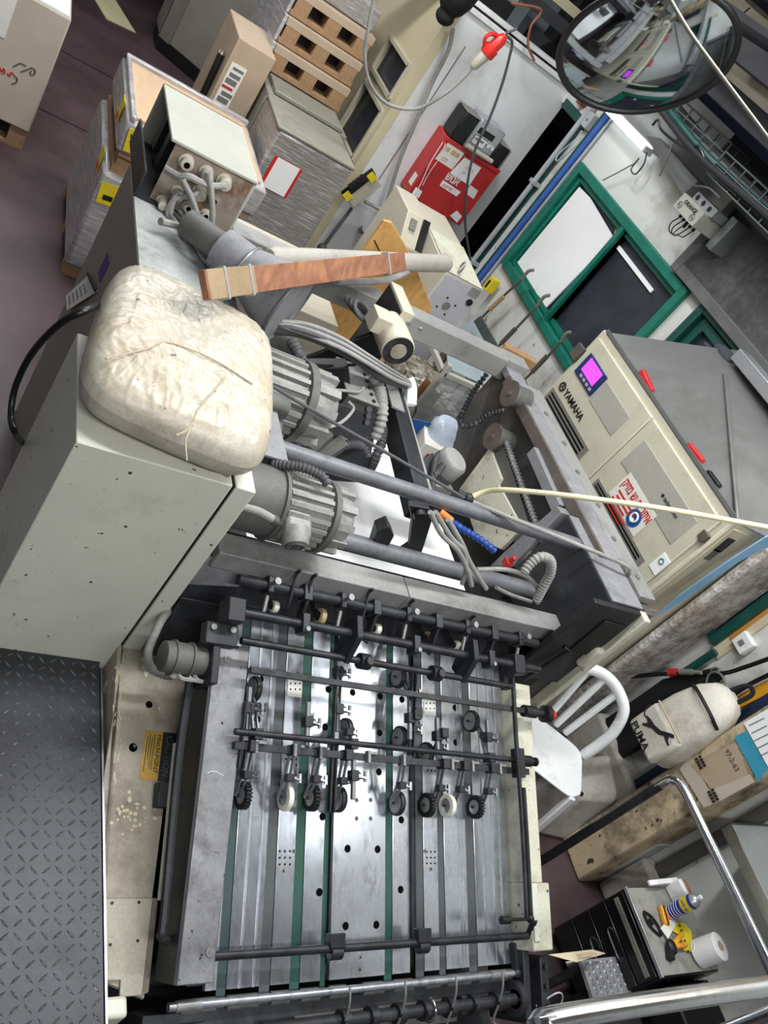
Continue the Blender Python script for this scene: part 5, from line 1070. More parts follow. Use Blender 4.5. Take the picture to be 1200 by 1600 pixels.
ob('fork_arm', MB().prism([at(*p, X=-1.72) for p in ((640, 790), (672, 795), (676, 812), (660, 862), (632, 885), (618, 870), (640, 855), (645, 815))], (-0.03, 0, 0)), 'dark_metal', t, bevel=0.004)
c = at(655, 803, X=-1.715); ob('fork_bolt', MB().cyl(c, c + V(0.02, 0, 0), 0.022, n=14), 'black_steel', t)
ob('pusher_foot', MB().prism([at(*p, X=-1.70) for p in ((590, 830), (608, 822), (616, 838), (600, 868), (580, 862))], (-0.05, 0, 0)), 'dark_metal', t, bevel=0.004)
# capped fan motor with a corrugated loop
c = at(702, 722, Z=1.20)
t = thing('capped_blower', 'round grey capped blower with ribbed hose loop', 'blower', c - V(0, 0, 0.16))
ob('cap', MB().lathe(c - V(0, 0, 0.03), (0.15, 0.1, 1), [(0, 0.062), (0.05, 0.062), (0.062, 0.052), (0.066, 0.03)], n=28), 'grey_beam', t)
ob('band', MB().lathe(c - V(0, 0, 0.07), (0.15, 0.1, 1), [(0, 0.058), (0.04, 0.058)], n=28), 'motor_dark', t)
ob('base_box', MB().obox(c + V(0.02, 0.0, -0.11), (1, 0, 0), (0, 1, 0), (0, 0, 1), 0.05, 0.055, 0.04), 'motor_grey', t, bevel=0.005)
ob('hose_loop', MB().tube([at(675, 790, Z=1.16), at(676, 750, Z=1.17), at(680, 720, Z=1.2), at(690, 708, Z=1.21), at(697, 718, Z=1.21), at(684, 738, Z=1.19), at(678, 742, Z=1.18)], 0.012, ridge=0.12, n=8), 'cable_dark', t)
ob('side_bar', MB().bar(at(650, 745, Z=1.12), at(680, 725, Z=1.16), 0.07, 0.07), 'dark_metal', t, bevel=0.004)
ob('side_bracket', MB().prism([at(*p, Z=1.06) for p in ((680, 760), (722, 770), (738, 805), (700, 790))], (0, 0, -0.1)), 'dark_metal', t, bevel=0.004)
# hoses and cables inside the feeder
def hose(name, pts, r, m_, label, cat='hose', **k): return ob(name, MB().tube(pts, r, **k), m_, label=label, cat=cat)
hose('ribbed_hose', [at(583, 588, Z=1.24), at(592, 605, Z=1.22), at(597, 635, Z=1.20), at(595, 660, Z=1.16), at(585, 685, Z=1.10)], 0.023, 'cable_grey', 'thick ribbed grey hose over the suction head', ridge=0.10, n=10)
hose('ribbed_hose', [at(600, 670, Z=1.12), at(597, 690, Z=1.10), at(588, 712, Z=1.06), at(580, 730, Z=1.0)], 0.018, 'cable_dark', 'dark ribbed hose right of the suction head', ridge=0.12, n=10)
hose('ribbed_hose', [at(533, 697, Z=1.06), at(550, 694, Z=1.07), at(566, 698, Z=1.06), at(575, 712, Z=1.04)], 0.016, 'cable_dark', 'short dark ribbed hose below the suction head', ridge=0.12, n=10)
hose('ribbed_hose', [at(425, 725, X=-1.70), at(450, 727, X=-1.68), at(480, 733, X=-1.66), at(503, 745, X=-1.64), at(513, 758, X=-1.62)], 0.014, 'cable_dark', 'dark ribbed hose arched over the near motor', ridge=0.12, n=10)
hose('ribbed_hose', [at(818, 895, X=-1.60), at(830, 880, X=-1.62), at(845, 870, X=-1.63), at(860, 876, X=-1.63), at(860, 895, X=-1.62), at(850, 915, X=-1.61), at(838, 938, X=-1.60)], 0.017, 'cable_grey', 'pale ribbed hose loop at the right end of the near beam', ridge=0.10, n=10)
hose('bundle_cable', [at(405, 508, Z=1.26), at(432, 515, Z=1.28), at(470, 520, Z=1.30), at(520, 540, Z=1.31), at(560, 562, Z=1.30), at(600, 590, Z=1.27), at(640, 602, Z=1.22)], 0.020, 'cable_dark', 'thickest dark cable of the bundle across the feeder', 'cable')
for k in range(5):
    o_ = 4 * k - 8
    hose('bundle_cable', [at(404 + o_, 498 + o_ * .6, Z=1.28), at(437 + o_, 506 + o_ * .6, Z=1.315), at(480, 515 + o_, Z=1.33 + jit(.01)), at(530, 535 + o_, Z=1.335), at(572, 560 + o_ * .8, Z=1.33), at(612, 585 + o_ * .7, Z=1.29), at(641, 600 + o_ * .3, Z=1.24)], 0.0085, ('cable_grey', 'cable_dark')[k % 2],
         ('topmost grey cable of the bundle across the feeder', 'upper dark cable of the bundle across the feeder', 'middle grey cable of the bundle across the feeder', 'lower dark cable of the bundle across the feeder', 'lowest grey cable of the bundle across the feeder')[k], 'cable')
c = at(642, 608, Z=1.22); hose('tape_lump', [c + V(-0.03, -0.02, 0.02), c, c + V(0.05, 0.01, -0.04)], 0.026, 'white_plastic', 'white tape lump at the end of the cable bundle', 'tape')
hose('wire', [at(645, 618, Z=1.20), at(650, 640, Z=1.15), at(640, 660, Z=1.1)], 0.004, 'cable_black', 'thin black wire below the white tape lump', 'wire')
for k, (pts, lb) in enumerate((([(462, 565), (510, 572), (555, 570)], 'thin black wire left of the suction head'), ([(508, 608), (545, 611), (560, 612), (568, 606)], 'thin grey wire into the gear box lid'), ([(545, 628), (552, 640), (530, 662), (490, 672)], 'thin pale wire curling in front of the gear box'))):
    hose('wire', [at(*p, Z=1.24 - .02 * k) for p in pts], 0.006, ('cable_black', 'cable_grey', 'cable_grey')[k], lb, 'wire')
hose('coil_spring', [at(455, 533, Z=1.29), at(465, 550, Z=1.29), at(472, 568, Z=1.26)], 0.02, 'cable_dark', 'dark coiled spring beside the larger motor', 'spring', ridge=0.15, n=10)
hose('duct_pipe', [at(385, 520, Z=1.20), at(412, 530, Z=1.20), at(452, 545, Z=1.19)], 0.045, 'motor_dark', 'short dark pipe between funnel and larger motor', 'pipe', n=18)
ob('pipe_band', MB().torus(at(408, 522, Z=1.22), (0.2, 1, 0), 0.052, 0.008), 'black', label='black band around the short dark pipe', cat='band')
hose('tension_cable', [at(400, 588, Z=1.38), at(500, 648, Z=1.33), at(600, 705, Z=1.30), at(725, 778, Z=1.27)], 0.006, 'cable_dark', 'thin dark rod slanting across the feeder', 'rod')
hose('tension_cable', [at(738, 784, Z=1.27), at(800, 810, Z=1.29), at(900, 850, Z=1.31), at(975, 882, Z=1.325), at(985, 895, Z=1.30)], 0.008, 'cable_grey', 'thin pale rod running on to the right rail end', 'rod')
c = at(731, 779, Z=1.265); ob('cable_joint', MB().sph(c, 0.022).cyl(c, c + V(-0.02, -0.04, 0.0), 0.012, n=10), 'dark_metal', label='dark joint where the yellow hose meets the thin rods', cat='joint')
hose('yellow_hose', [c, at(760, 768, Z=1.32), at(800, 766, Z=1.40), at(900, 776, Z=1.53), at(1050, 797, Z=1.68), at(1200, 824, Z=1.80), at(1260, 834, Z=1.85), V(-1.0, 3.0, 2.05), V(-0.85, 3.44, 2.2)], 0.0095, 'yellow_pipe', 'long pale yellow hose crossing in front of the compressor', n=10)
for k, pts in enumerate((((672, 800), (690, 835), (715, 860), (730, 890), (737, 915)), ((680, 800), (705, 840), (725, 862), (728, 890), (722, 912)), ((700, 812), (722, 850), (735, 880), (760, 920)), ((745, 890), (790, 890), (825, 902), (842, 925), (840, 942)), ((775, 918), (800, 930), (830, 940)))):
    hose('feed_cable', [at(*p, X=-1.60 - 0.01 * k) for p in pts], 0.0085 if k < 4 else 0.007, 'cable_grey', ('leftmost pale cable dropping behind the near beam', 'second pale cable dropping behind the near beam', 'slanting pale cable beside the blue hose', 'pale cable lying along the near beam to the ribbed loop', 'short pale cable at the beam right end')[k], 'cable')
hose('jointed_hose', [at(700, 812, X=-1.74), at(720, 825, X=-1.73), at(750, 843, X=-1.72), at(772, 860, X=-1.70)], 0.012, 'hose_blue', 'blue segmented coolant hose behind the near beam', ridge=0.2, n=8, pitch=0.4)
c = at(697, 809, X=-1.74); ob('orange_nozzle', MB().cyl(c + V(-0.02, -0.02, 0), c + V(0.01, 0.02, 0), 0.014, n=12), 'orange', label='orange nozzle end of the blue hose', cat='nozzle')
c = at(793, 880, X=-1.66); ob('valve', MB().obox(c, (1, 0, 0), (0, 1, 0), (0, 0, 1), 0.016, 0.014, 0.014).cyl(c + V(0, 0, 0.012), c + V(0.006, 0, 0.04), 0.010, n=10), 'red', label='small red handled valve behind the near beam', cat='valve', bevel=0.003)
# ---------------------------------------------------------------- pallets and cartons at the far left
def pallet(x0, x1, y0, y1, z0, label, h=0.13, group=None):
    t = thing('wooden_pallet', label, 'pallet', ((x0 + x1) / 2, (y0 + y1) / 2, z0), group)
    n = 5
    for k in range(n):
        y = y0 + (y1 - y0 - 0.1) * k / (n - 1); ob('deck_board', MB().box((x0, y, z0 + h - 0.022), (x1, y + 0.1, z0 + h)), 'wood_pallet', t, bevel=0.002)
    for k in range(3):
        x = x0 + (x1 - x0 - 0.1) * k / 2
        for j in range(3):
            y = y0 + (y1 - y0 - 0.1) * j / 2; ob('block', MB().box((x, y, z0 + 0.02), (x + 0.1, y + 0.1, z0 + h - 0.022)), 'wood_pallet', t)
        ob('bottom_board', MB().box((x, y0, z0), (x + 0.1, y1, z0 + 0.02)), 'wood_pallet', t)
    return t
pallet(-6.6, -5.6, -0.6, 0.56, 0.0, 'wooden pallet under the big plain carton at the left edge')
t = thing('big_carton', 'big pale carton with handwritten marks at the left edge', 'carton', (-6.1, 0.0, 0.13))
ob('carton_body', MB().box((-6.6, -0.6, 0.131), (-5.585, 0.565, 0.875)), 'cardboard_pale', t, bevel=0.01)
ob('top_film', MB().box((-6.58, -0.58, 0.876), (-5.6, 0.55, 0.885)), 'paper_white', t)
XH = -5.583
for pts, m_ in ((((21, 104), (27, 101), (31, 99), (36, 100), (41, 103)), 'brown_rod'), (((33, 112), (39, 110), (45, 108)), 'brown_rod'), (((46, 107), (51, 106), (55, 110), (54, 115), (50, 117), (47, 114), (49, 111)), 'brown_rod'),
                ((0, 105), (3, 112), (6, 107), (8, 113), (4, 115)) and (((0, 105), (3, 112), (6, 107), (8, 113), (4, 115)), 'ink_red'), (((12, 114), (15, 119), (18, 113), (22, 116)), 'ink_red'), (((22, 117), (27, 123), (25, 129), (19, 131)), 'brown_rod')):
    ob('pen_stroke', MB().tube([at(*p, X=XH) for p in pts], 0.004, n=5), m_, t)
A = at(0, 20, X=-5.582); ob('paper_label', MB().box((-5.584, A.y - 0.2, A.z - 0.12), (-5.581, A.y + 0.06, A.z + 0.13)), 'paper_note', t, smooth=0)
pallet(-5.3, -4.37, 0.83, 1.6, 0.0, 'wooden pallet under the film-wrapped two-tier stack')
t = thing('wrapped_stack', 'two-tier sheet stack in shiny stretch film with yellow tags', 'wrapped stack', (-4.85, 1.2, 0.13))
ob('lower_tier', MB().box((-5.3, 0.82, 0.07), (-4.36, 1.62, 0.66)), 'wrap_film', t, bevel=0.02)
ob('mid_pallet', MB().box((-5.28, 0.85, 0.66), (-4.40, 1.6, 0.70)).box((-4.52, 0.86, 0.70), (-4.40, 0.98, 0.765)).box((-4.52, 1.18, 0.70), (-4.40, 1.3, 0.765)).box((-5.28, 0.86, 0.70), (-5.1, 0.98, 0.765)).box((-5.28, 0.85, 0.765), (-4.38, 1.6, 0.79)), 'wood_pallet', t)
ob('upper_tier', MB().box((-5.22, 0.825, 0.79), (-4.365, 1.62, 0.955)), 'wrap_film', t, bevel=0.015)
ob('top_board', MB().box((-5.16, 0.86, 0.956), (-4.42, 1.58, 0.972)), 'wood_board', t, bevel=0.002)
ob('rim_film', MB().box((-5.20, 0.835, 0.95), (-5.16, 1.6, 0.995)).box((-5.2, 0.835, 0.95), (-4.37, 0.862, 0.99)), 'wrap_film', t, bevel=0.008)
for px, py, f in ((168, 304, 'x'), (211, 223, 'x'), (157, 247, 'y'), (188, 170, 'y')):
    if f == 'x': c = at(px, py, X=-4.355); ob('yellow_tag', MB().obox(c, (0, 1, 0.1), (1, 0, 0), (0, -0.1, 1), 0.045, 0.0015, 0.06), 'yellow', t, smooth=0)
    else: c = at(px, py, Y=0.815); ob('yellow_tag', MB().obox(c, (1, 0, 0), (0, 1, 0), (0, 0, 1), 0.05, 0.0015, 0.06), 'yellow', t, smooth=0); ob('tag_print', MB().obox(c + V(0, -0.002, -0.04), (1, 0, 0), (0, 1, 0), (0, 0, 1), 0.035, 0.001, 0.02), 'red', t, smooth=0)
c = at(168, 310, X=-4.352); ob('barcode', MB().obox(c, (0, 1, 0.1), (1, 0, 0), (0, -0.1, 1), 0.025, 0.001, 0.014), 'ink_black', t, smooth=0)
# tall grey machine cabinet far behind
A, B = at(240, 74, Z=0), at(332, 152, Z=0); u = (B - A).normalized(); v = V(-1, 0, 0)
t = thing('far_cabinet', 'tall plain grey cabinet far behind the pallets', 'cabinet', (A + B) / 2)
ob('cabinet_body', MB().hull([A + V(0, 0, .12), B + u * 0.05 + V(0, 0, .12), B + u * 0.05 + v * 0.45 + V(0, 0, .12), A + v * 0.45 + V(0, 0, .12)], [p + V(0, 0, 2.2) for p in (A, B + u * 0.05, B + u * 0.05 + v * 0.45, A + v * 0.45)]), 'cover_grey', t, bevel=0.01)
ob('plinth', MB().hull([A + u * .02, B + u * 0.04, B + u * 0.04 + v * 0.4, A + v * 0.4 + u * .02], [p + V(0, 0, 0.12) for p in (A + u * .02, B + u * 0.04, B + u * 0.04 + v * 0.4, A + v * 0.4 + u * .02)]), 'black', t)
ob('edge_strip', MB().hull([A + V(0, 0, .12), A + u * .12 - v * 0.02 + V(0, 0, .12), A + u * .12 + V(0, 0, .12), A + v * 0.03 + V(0, 0, .12)], [A + V(0, 0, 2.2), A + u * .12 - v * 0.02 + V(0, 0, 2.2), A + u * .12 + V(0, 0, 2.2), A + v * 0.03 + V(0, 0, 2.2)]), 'vent_grey', t)
# carton with a transport label
t = thing('label_carton', 'tan carton with a white transport label beside the grey stack', 'carton', (-5.6, 1.55, 0))
ob('carton_body', MB().box((-5.9, 1.39, 0.0), (-5.4, 1.64, 1.33)), 'cardboard', t, bevel=0.008)
A, B, C_, D = at(366, 105, X=-5.397), at(372, 112, X=-5.397), at(348, 172, X=-5.397), at(340, 165, X=-5.397)
c = at(357, 138, X=-5.397); lb = ob('transport_label', MB().obox(c, (0, 1, 0), (1, 0, 0), (0, 0, 1), 0.05, 0.001, 0.15), 'paper_note', t, smooth=0)
for k in range(7): ob('printed_bar', MB().obox(c + V(0.002, jit(.01), 0.12 - 0.04 * k), (0, 1, 0), (1, 0, 0), (0, 0, 1), 0.035, 0.0006, 0.008 + 0.004 * (k % 3)), 'ink_grey' if k != 3 else 'red', lb, smooth=0)
# stretch-wrapped grey stack with red-edged label
t = thing('grey_stack', 'grey stretch-wrapped pallet stack with red and white label', 'wrapped stack', (-5.1, 1.9, 0.13))
ob('wrapped_block', MB().box((-5.28, 1.655, 0.135), (-4.80, 2.17, 1.155)), 'wrap_grey', t, bevel=0.015)
ob('top_cover', MB().box((-5.30, 1.645, 1.156), (-4.80, 2.18, 1.175)), 'cover_grey', t, bevel=0.006)
A = at(439, 277, X=-4.793); lb = ob('red_label', MB().obox(A, (0, 1, 0), (1, 0, 0), (0, 0, 1), 0.092, 0.001, 0.10), 'red_bright', t, smooth=0)
ob('label_sheet', MB().obox(A + V(0.002, 0, 0), (0, 1, 0), (1, 0, 0), (0, 0, 1), 0.075, 0.001, 0.098), 'paper_white', lb, smooth=0)
pallet(-5.28, -4.80, 1.66, 2.16, 0.0, 'wooden pallet under the grey stretch-wrapped stack')
t = thing('covered_block', 'olive grey covered sheet block behind the grey stack', 'sheet block', (-5.5, 1.95, 0))
ob('block_body', MB().box((-5.75, 1.66, 0.0), (-5.32, 2.25, 1.17)), 'cover_grey', t, bevel=0.008)
ob('block_lid', MB().box((-5.60, 1.70, 1.171), (-5.32, 2.2, 1.20)), 'cover_grey', t, bevel=0.006)
# three brown wrapped pallets piled on it
for k in range(3):
    z0 = 1.205 + 0.165 * k; x0 = -6.3 - 0.05 * k; xf = -5.60 - 0.04 * k
    t = thing('brown_pallet', ('lowest of three brown wrapped pallets by the cream partition', 'middle of three brown wrapped pallets by the cream partition', 'topmost of three brown wrapped pallets by the cream partition')[k], 'pallet', ((x0 + xf) / 2, 1.95, z0), 'brown wrapped pallets')
    ob('deck', MB().box((x0, 1.66, z0 + 0.11), (xf, 2.22, z0 + 0.160)), 'cardboard', t, bevel=0.003)
    ob('runner', MB().box((x0, 1.66, z0), (xf, 2.22, z0 + 0.03)), 'wood_pallet', t, bevel=0.003)
    for j in range(3): ob('block', MB().box((xf - 0.12, 1.67 + 0.22 * j, z0 + 0.03), (xf, 1.77 + 0.22 * j, z0 + 0.11)), 'wood_pallet', t)
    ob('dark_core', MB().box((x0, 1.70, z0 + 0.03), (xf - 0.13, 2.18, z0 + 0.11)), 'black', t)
    ob('film_skirt', MB().box((x0, 1.632, z0 + 0.0), (xf + 0.005, 1.655, z0 + 0.163)), 'wrap_film', t, bevel=0.004)
t = thing('covered_block', 'dark grey film-covered pack on top of the brown pallets', 'sheet block', (-6.1, 1.95, 1.7))
ob('pack', MB().box((-6.5, 1.68, 1.70), (-5.75, 2.2, 1.83)), 'wrap_grey', t, bevel=0.01)
ob('black_pole', MB().cyl(at(316, 150, X=-5.5), at(346, 84, X=-5.5), 0.022, n=12), 'black', label='short black pole leaning behind the connector box', cat='pole')
c = at(345, 86, X=-5.5); ob('pole_tip', MB().cyl(c, c + V(0, 0, 0.03), 0.02), 'chrome', bpy.data.objects['black_pole'])
ob('floor_paper', MB().obox(at(172, 12, Z=0.004), (1, 0.3, 0), (-0.3, 1, 0), (0, 0, 1), 0.35, 0.15, 0.003), 'yellow_pipe', label='yellow sheet lying on the far floor', cat='paper')
# ---------------------------------------------------------------- plywood, console and cart behind the feeder
XB = -3.3
t = thing('plywood_board', 'orange plywood board with rounded corner behind the plank', 'board', (XB, 1.9, 0.6))
ob('board', MB().prism([at(*p, X=XB) for p in ((600, 345), (612, 348), (640, 395), (668, 462), (674, 478), (672, 492), (655, 512), (610, 560), (560, 590), (500, 545), (480, 500), (540, 430))], (-0.02, 0, 0)), 'plywood', t, bevel=0.003)
ob('crack', MB().bar(at(585, 375, X=XB + 0.002), at(598, 402, X=XB + 0.002), 0.004, 0.004), 'black', t)
ob('support_post', MB().box((XB - 0.06, 1.75, 0.0), (XB - 0.021, 1.82, 0.95)), 'brown_rod', t)
t = thing('pale_wood_box', 'pale wooden board below the cable bundle', 'board', at(490, 560, X=-3.15))
ob('board', MB().prism([at(*p, X=-3.15) for p in ((458, 500), (470, 488), (512, 510), (516, 530), (500, 572), (462, 556))], (-0.06, 0, 0)), 'wood_board', t, bevel=0.003)
ob('support_post', MB().box((-3.24, 1.45, 0.0), (-3.212, 1.5, 1.0)), 'brown_rod', t)
ob('seam', MB().bar(at(462, 520, X=-3.147), at(512, 545, X=-3.147), 0.004, 0.004), 'brown_rod', t)
XC = -3.8
F0, F1 = at(699, 424, X=XC), at(754, 455, X=XC)
y0, y1, zt = F0.y, F1.y, (F0.z + F1.z) / 2; zb_ = at(686, 369, X=-4.2).z
t = thing('control_console', 'beige control console with lilac front behind the far beam', 'console', (-4.1, (y0 + y1) / 2, 0))
ob('console_body', MB().prism([(XC, y0, 0.0), (XC, y0, zt), (-4.22, y0, zb_), (-4.6, y0, zb_), (-4.6, y0, 0)], (0, y1 - y0, 0)), 'beige_metal', t, bevel=0.006)
fr = ob('front_panel', MB().box((XC, y0 + 0.003, 0.2), (XC + 0.006, y1 - 0.003, zt - 0.01)), 'lilac_grey', t, bevel=0.002)
sl = (V(-4.22, y0, zb_) - V(XC, y0, zt)); 
ob('sloped_top', MB().prism([V(XC, y0 + .006, zt + .004), V(-4.22, y0 + .006, zb_ + .004), V(-4.22, y1 - .006, zb_ + .004), V(XC, y1 - .006, zt + .004)], (0, 0, 0.003)), 'cream_dirty', t, smooth=0)
c = at(697, 478, X=XC + 0.006); ob('round_vent', MB().cyl(c, c + V(0.004, 0, 0), 0.025, n=16), 'vent_grey', fr)
for k in range(4):
    a = math.pi / 2 * k + 0.5; q = c + V(0, math.cos(a) * 0.055, math.sin(a) * 0.055); ob('vent_hole', MB().cyl(q, q + V(0.004, 0, 0), 0.006, n=8), 'black', fr)
c = at(741, 458, X=XC + 0.006); ob('type_plate', MB().obox(c, (0, 1, 0), (1, 0, 0), (0, 0, 1), 0.035, 0.001, 0.028), 'silver', fr, smooth=0)
c = at(733, 472, X=XC + 0.006); ob('key_switch', MB().cyl(c, c + V(0.01, 0, 0), 0.02, n=14), 'black', fr)
ob('lift_ring', MB().torus(V(XC - 0.03, y0 + 0.08, zt + 0.05), (0.3, 1, 0), 0.03, 0.006, n=18), 'wheel_hub', t)
ob('seam', MB().box((XC + 0.006, y0 + 0.01, 0.62), (XC + 0.008, y1 - 0.01, 0.626)), 'vent_grey', fr)
t2_ = thing('printer_housing', 'small beige housing with black slot beside the console', 'housing', (-4.4, 2.42, 0))
ob('housing', MB().prism([(-4.12, 2.33, 0.0), (-4.12, 2.33, 1.14), (-4.25, 2.33, 1.29), (-4.55, 2.33, 1.29), (-4.55, 2.33, 0)], (0, 0.155, 0)), 'beige_metal', t2_, bevel=0.006)
ob('slot', MB().prism([(-4.13, 2.44, 1.14), (-4.24, 2.44, 1.285), (-4.24, 2.485, 1.285), (-4.13, 2.485, 1.14)], (0.01, 0, 0.008)), 'black', t2_)
ob('badge', MB().prism([(-4.185, 2.36, 1.215), (-4.225, 2.36, 1.262), (-4.225, 2.40, 1.262), (-4.185, 2.40, 1.215)], (0.01, 0, 0.008)), 'vent_grey', t2_)
# sheet metal table with upright back panel
t = thing('sheet_table', 'pale blue grey sheet metal tray with upright edge behind the beam', 'tray', (-3.6, 2.8, 0.75))
ob('tray_floor', MB().prism([at(*p, Z=0.92) for p in ((697, 530), (742, 497), (800, 600), (740, 600))], (0, 0, -0.015)), 'sheet_blue_grey', t, smooth=0)
ob('upright', MB().prism([at(740, 502, Y=2.96), at(751, 493, Y=2.96), at(793, 568, Y=2.96), at(782, 580, Y=2.96)], (0, 0.012, 0)), 'tray_dark', t, smooth=0)
ob('leg', MB().box((-3.93, 2.9, 0), (-3.89, 2.94, 0.9)).box((-3.5, 2.9, 0), (-3.46, 2.94, 0.9)), 'tray_dark', t)
# open cart with white frame and scrap inside
XG = -3.2; n0 = at(693, 583, X=XG); 
t = thing('frame_cart', 'white framed cart holding paper scraps behind the feeder', 'cart', (-3.4, 2.6, 0))
yl, yr, zt2, zb2 = n0.y, n0.y + 0.34, n0.z, 0.64
_m = MB(); _m.bar((XG, yl, zb2 - 0.1), (XG, yl, zt2 + 0.06), 0.03, 0.03).bar((XG, yl, zt2), (XG, yr, zt2), 0.03, 0.03).bar((XG, yl, zb2), (XG, yr, zb2), 0.03, 0.03).bar((XG, yr, zb2 - .1), (XG, yr, zt2 + 0.06), 0.03, 0.03)
ob('front_frame', _m, 'panel_grey', t, bevel=0.003)
for x in (-3.75,):
    _m = MB(); _m.bar((x, yl, 0), (x, yl, zt2), 0.03, 0.03).bar((x, yr, 0), (x, yr, zt2), 0.03, 0.03).bar((x, yl, zt2), (x, yr, zt2), 0.03, 0.03).bar((x, yl, zt2), (XG, yl, zt2), 0.03, 0.03).bar((x, yr, zt2), (XG, yr, zt2), 0.03, 0.03); ob('rear_frame', _m, 'panel_grey', t, bevel=0.003)
ob('scrap_fill', MB().box((-3.72, yl + 0.03, zb2 - 0.12), (XG - 0.04, yr - 0.03, zb2 + 0.10)), 'speckle', t, kind='stuff', smooth=0)
for k in range(70):
    p = V(random.uniform(-3.45, XG - 0.03), random.uniform(yl + 0.04, yr - 0.04), zb2 + 0.10 + random.uniform(0, 0.04)); a = random.uniform(0, 3.1)
    if k == 0: scr_ = MB()
    scr_.obox(p, (math.cos(a), math.sin(a), jit(.6)), (-math.sin(a), math.cos(a), jit(.4)), (jit(.3), jit(.3), 1), random.uniform(0.008, 0.022), random.uniform(0.006, 0.012), 0.002)
ob('paper_scraps', scr_, 'paper_note', t, kind='stuff', smooth=0)
ob('glass_front', MB().box((XG - 0.02, yl + 0.02, zb2), (XG - 0.016, yr - 0.02, zt2)), 'film_clear', t, smooth=0)
for a, b, c_, d_ in (((648, 615), (668, 590), (682, 610), (655, 640)), ((650, 650), (680, 612), (690, 618), (660, 655))):
    ob('brown_board', MB().prism([at(*p, X=XG - 0.03) for p in (a, b, c_, d_)], (-0.01, 0, 0)), 'brown_board', t, smooth=0)
ob('tilted_panel', MB().prism([(XG - 0.02, yl + 0.02, zt2 + 0.02), (XG - 0.02, yr, zt2 + 0.02), (XG - 0.25, yr, zt2 + 0.1), (XG - 0.25, yl + 0.02, zt2 + 0.1)], (0, 0, 0.006)), 'sheet_blue_grey', t, smooth=0)
t = thing('small_carton', 'small white carton with red print beside a plastic bag', 'carton', at(668, 705, X=-2.86))
c = at(664, 708, X=-2.86)
ob('carton_body', MB().obox(c, (0.3, 1, 0.1), (1, -0.3, 0), (0, 0, 1), 0.07, 0.08, 0.10), 'paper_note', t, bevel=0.004)
for k in range(4): ob('red_print', MB().obox(c + V(0.087, -0.045 + 0.03 * k, 0.03 - 0.025 * k), (0.3, 1, 0.1), (1, -0.3, 0), (0, 0, 1), 0.012, 0.0012, 0.03), 'red', t, smooth=0)
c = at(690, 688, X=-2.9)
_m = MB().sph(c, 0.13, n=26, m=18, sq=(0.7, 0.9, 1.0))
_m.v = [c + (p - c) * (1 + 0.28 * noise.noise(p * 9) + 0.12 * noise.noise(p * 25)) for p in _m.v]
ob('plastic_bag', _m, 'plastic_clear', label='pale translucent plastic bag beside the small carton', cat='bag', smooth=60)
ob('blue_sheet', MB().obox(at(668, 672, X=-2.95), (0.2, 1, 0.3), (1, 0, 0), (0, -0.3, 1), 0.10, 0.004, 0.05), 'ink_blue', label='blue plastic scrap above the small carton', cat='plastic scrap')
ob('inner_shelf', MB().box((-3.1, 2.2, 0.3), (-2.76, 2.48, 0.46)), 'dark_metal', label='dark shelf under the small carton and bag', cat='shelf')
# ---------------------------------------------------------------- pillar, chair, backpack and tool chest in the right corner
t = thing('wall_pillar', 'dirty beige concrete pillar with tape and papers on its face', 'pillar', (-1.11, 3.35, 0))
ob('pillar_body', MB().box((-1.215, 3.235, 0.0), (-1.005, W, 3.4)), 'pillar', t, bevel=0.012)
def onpl(px, py): return at(px, py, Y=3.232)
def patch(pts, m_, name, off=0.0): return ob(name, MB().prism([onpl(*p) + V(0, -off, 0) for p in pts], (0, -0.002, 0)), m_, t, smooth=0)
patch(((1062, 1202), (1078, 1178), (1118, 1255), (1100, 1262)), 'cardboard_pale', 'tape_strip'); patch(((1080, 1195), (1148, 1160), (1172, 1215), (1118, 1240)), 'cardboard', 'card_patch', 0.001)
patch(((1112, 1235), (1125, 1252), (1180, 1222), (1172, 1210)), 'cardboard_pale', 'tape_strip', 0.002)
tp = patch(((1148, 1152), (1168, 1142), (1200, 1200), (1186, 1222)), 'teal_paper', 'teal_sheet', 0.002); tp['label'] = 'teal printed sheet'
wn = patch(((1163, 1130), (1200, 1108), (1225, 1190), (1202, 1200)), 'paper_white', 'white_note', 0.004)
for k in range(5): 
    A, B = onpl(1172 + 4 * k, 1134 + 12 * k), onpl(1196 + 4 * k, 1122 + 12 * k); ob('note_line', MB().bar(A + V(0, -0.008, 0), B + V(0, -0.008, 0), 0.001, 0.003), 'ink_grey', wn)
p = onpl(1154, 1186); text('97-2-63', 0.03, p + V(-0.055, -0.005, -0.035), (1, 0, 0), (0, 0, 1), 'brown_rod', t, ext=0.0004)
for px, py in ((1098, 1188), (1118, 1240)): 
    p = onpl(px, py); [ob('small_print', MB().box((p.x - 0.02 + 0.013 * q, p.y - 0.008, p.z - 0.02 * r_ - 0.006), (p.x - 0.011 + 0.013 * q, p.y - 0.005, p.z - 0.02 * r_ + 0.006)), 'ink_black', t, smooth=0) for q in range(4) for r_ in range(2)]
ob('navy_board', MB().box((-1.30, 3.36, 0.0), (-1.225, 3.43, 1.7)), 'navy', label='narrow dark blue board standing beside the pillar', cat='board', bevel=0.004)
ob('wall_pipe', MB().cyl((-1.63, W - 0.03, 0.2), (-1.60, W - 0.03, 1.06), 0.018, n=12), 'green_dark', label='dark green pipe below the dark window', cat='pipe')
struct('wall_ledge', MB().box((-1.66, 3.33, 0.0), (-1.0, W - 0.001, 0.42)), 'concrete', bevel=0.02)
struct('wall_ledge_near', MB().box((-1.0, 3.36, 0.0), (1.4, W - 0.001, 0.30)), 'concrete', bevel=0.02)
t = thing('rubble_block', 'pale lump of broken concrete behind the white chair', 'concrete block', (-1.33, 3.2, 0))
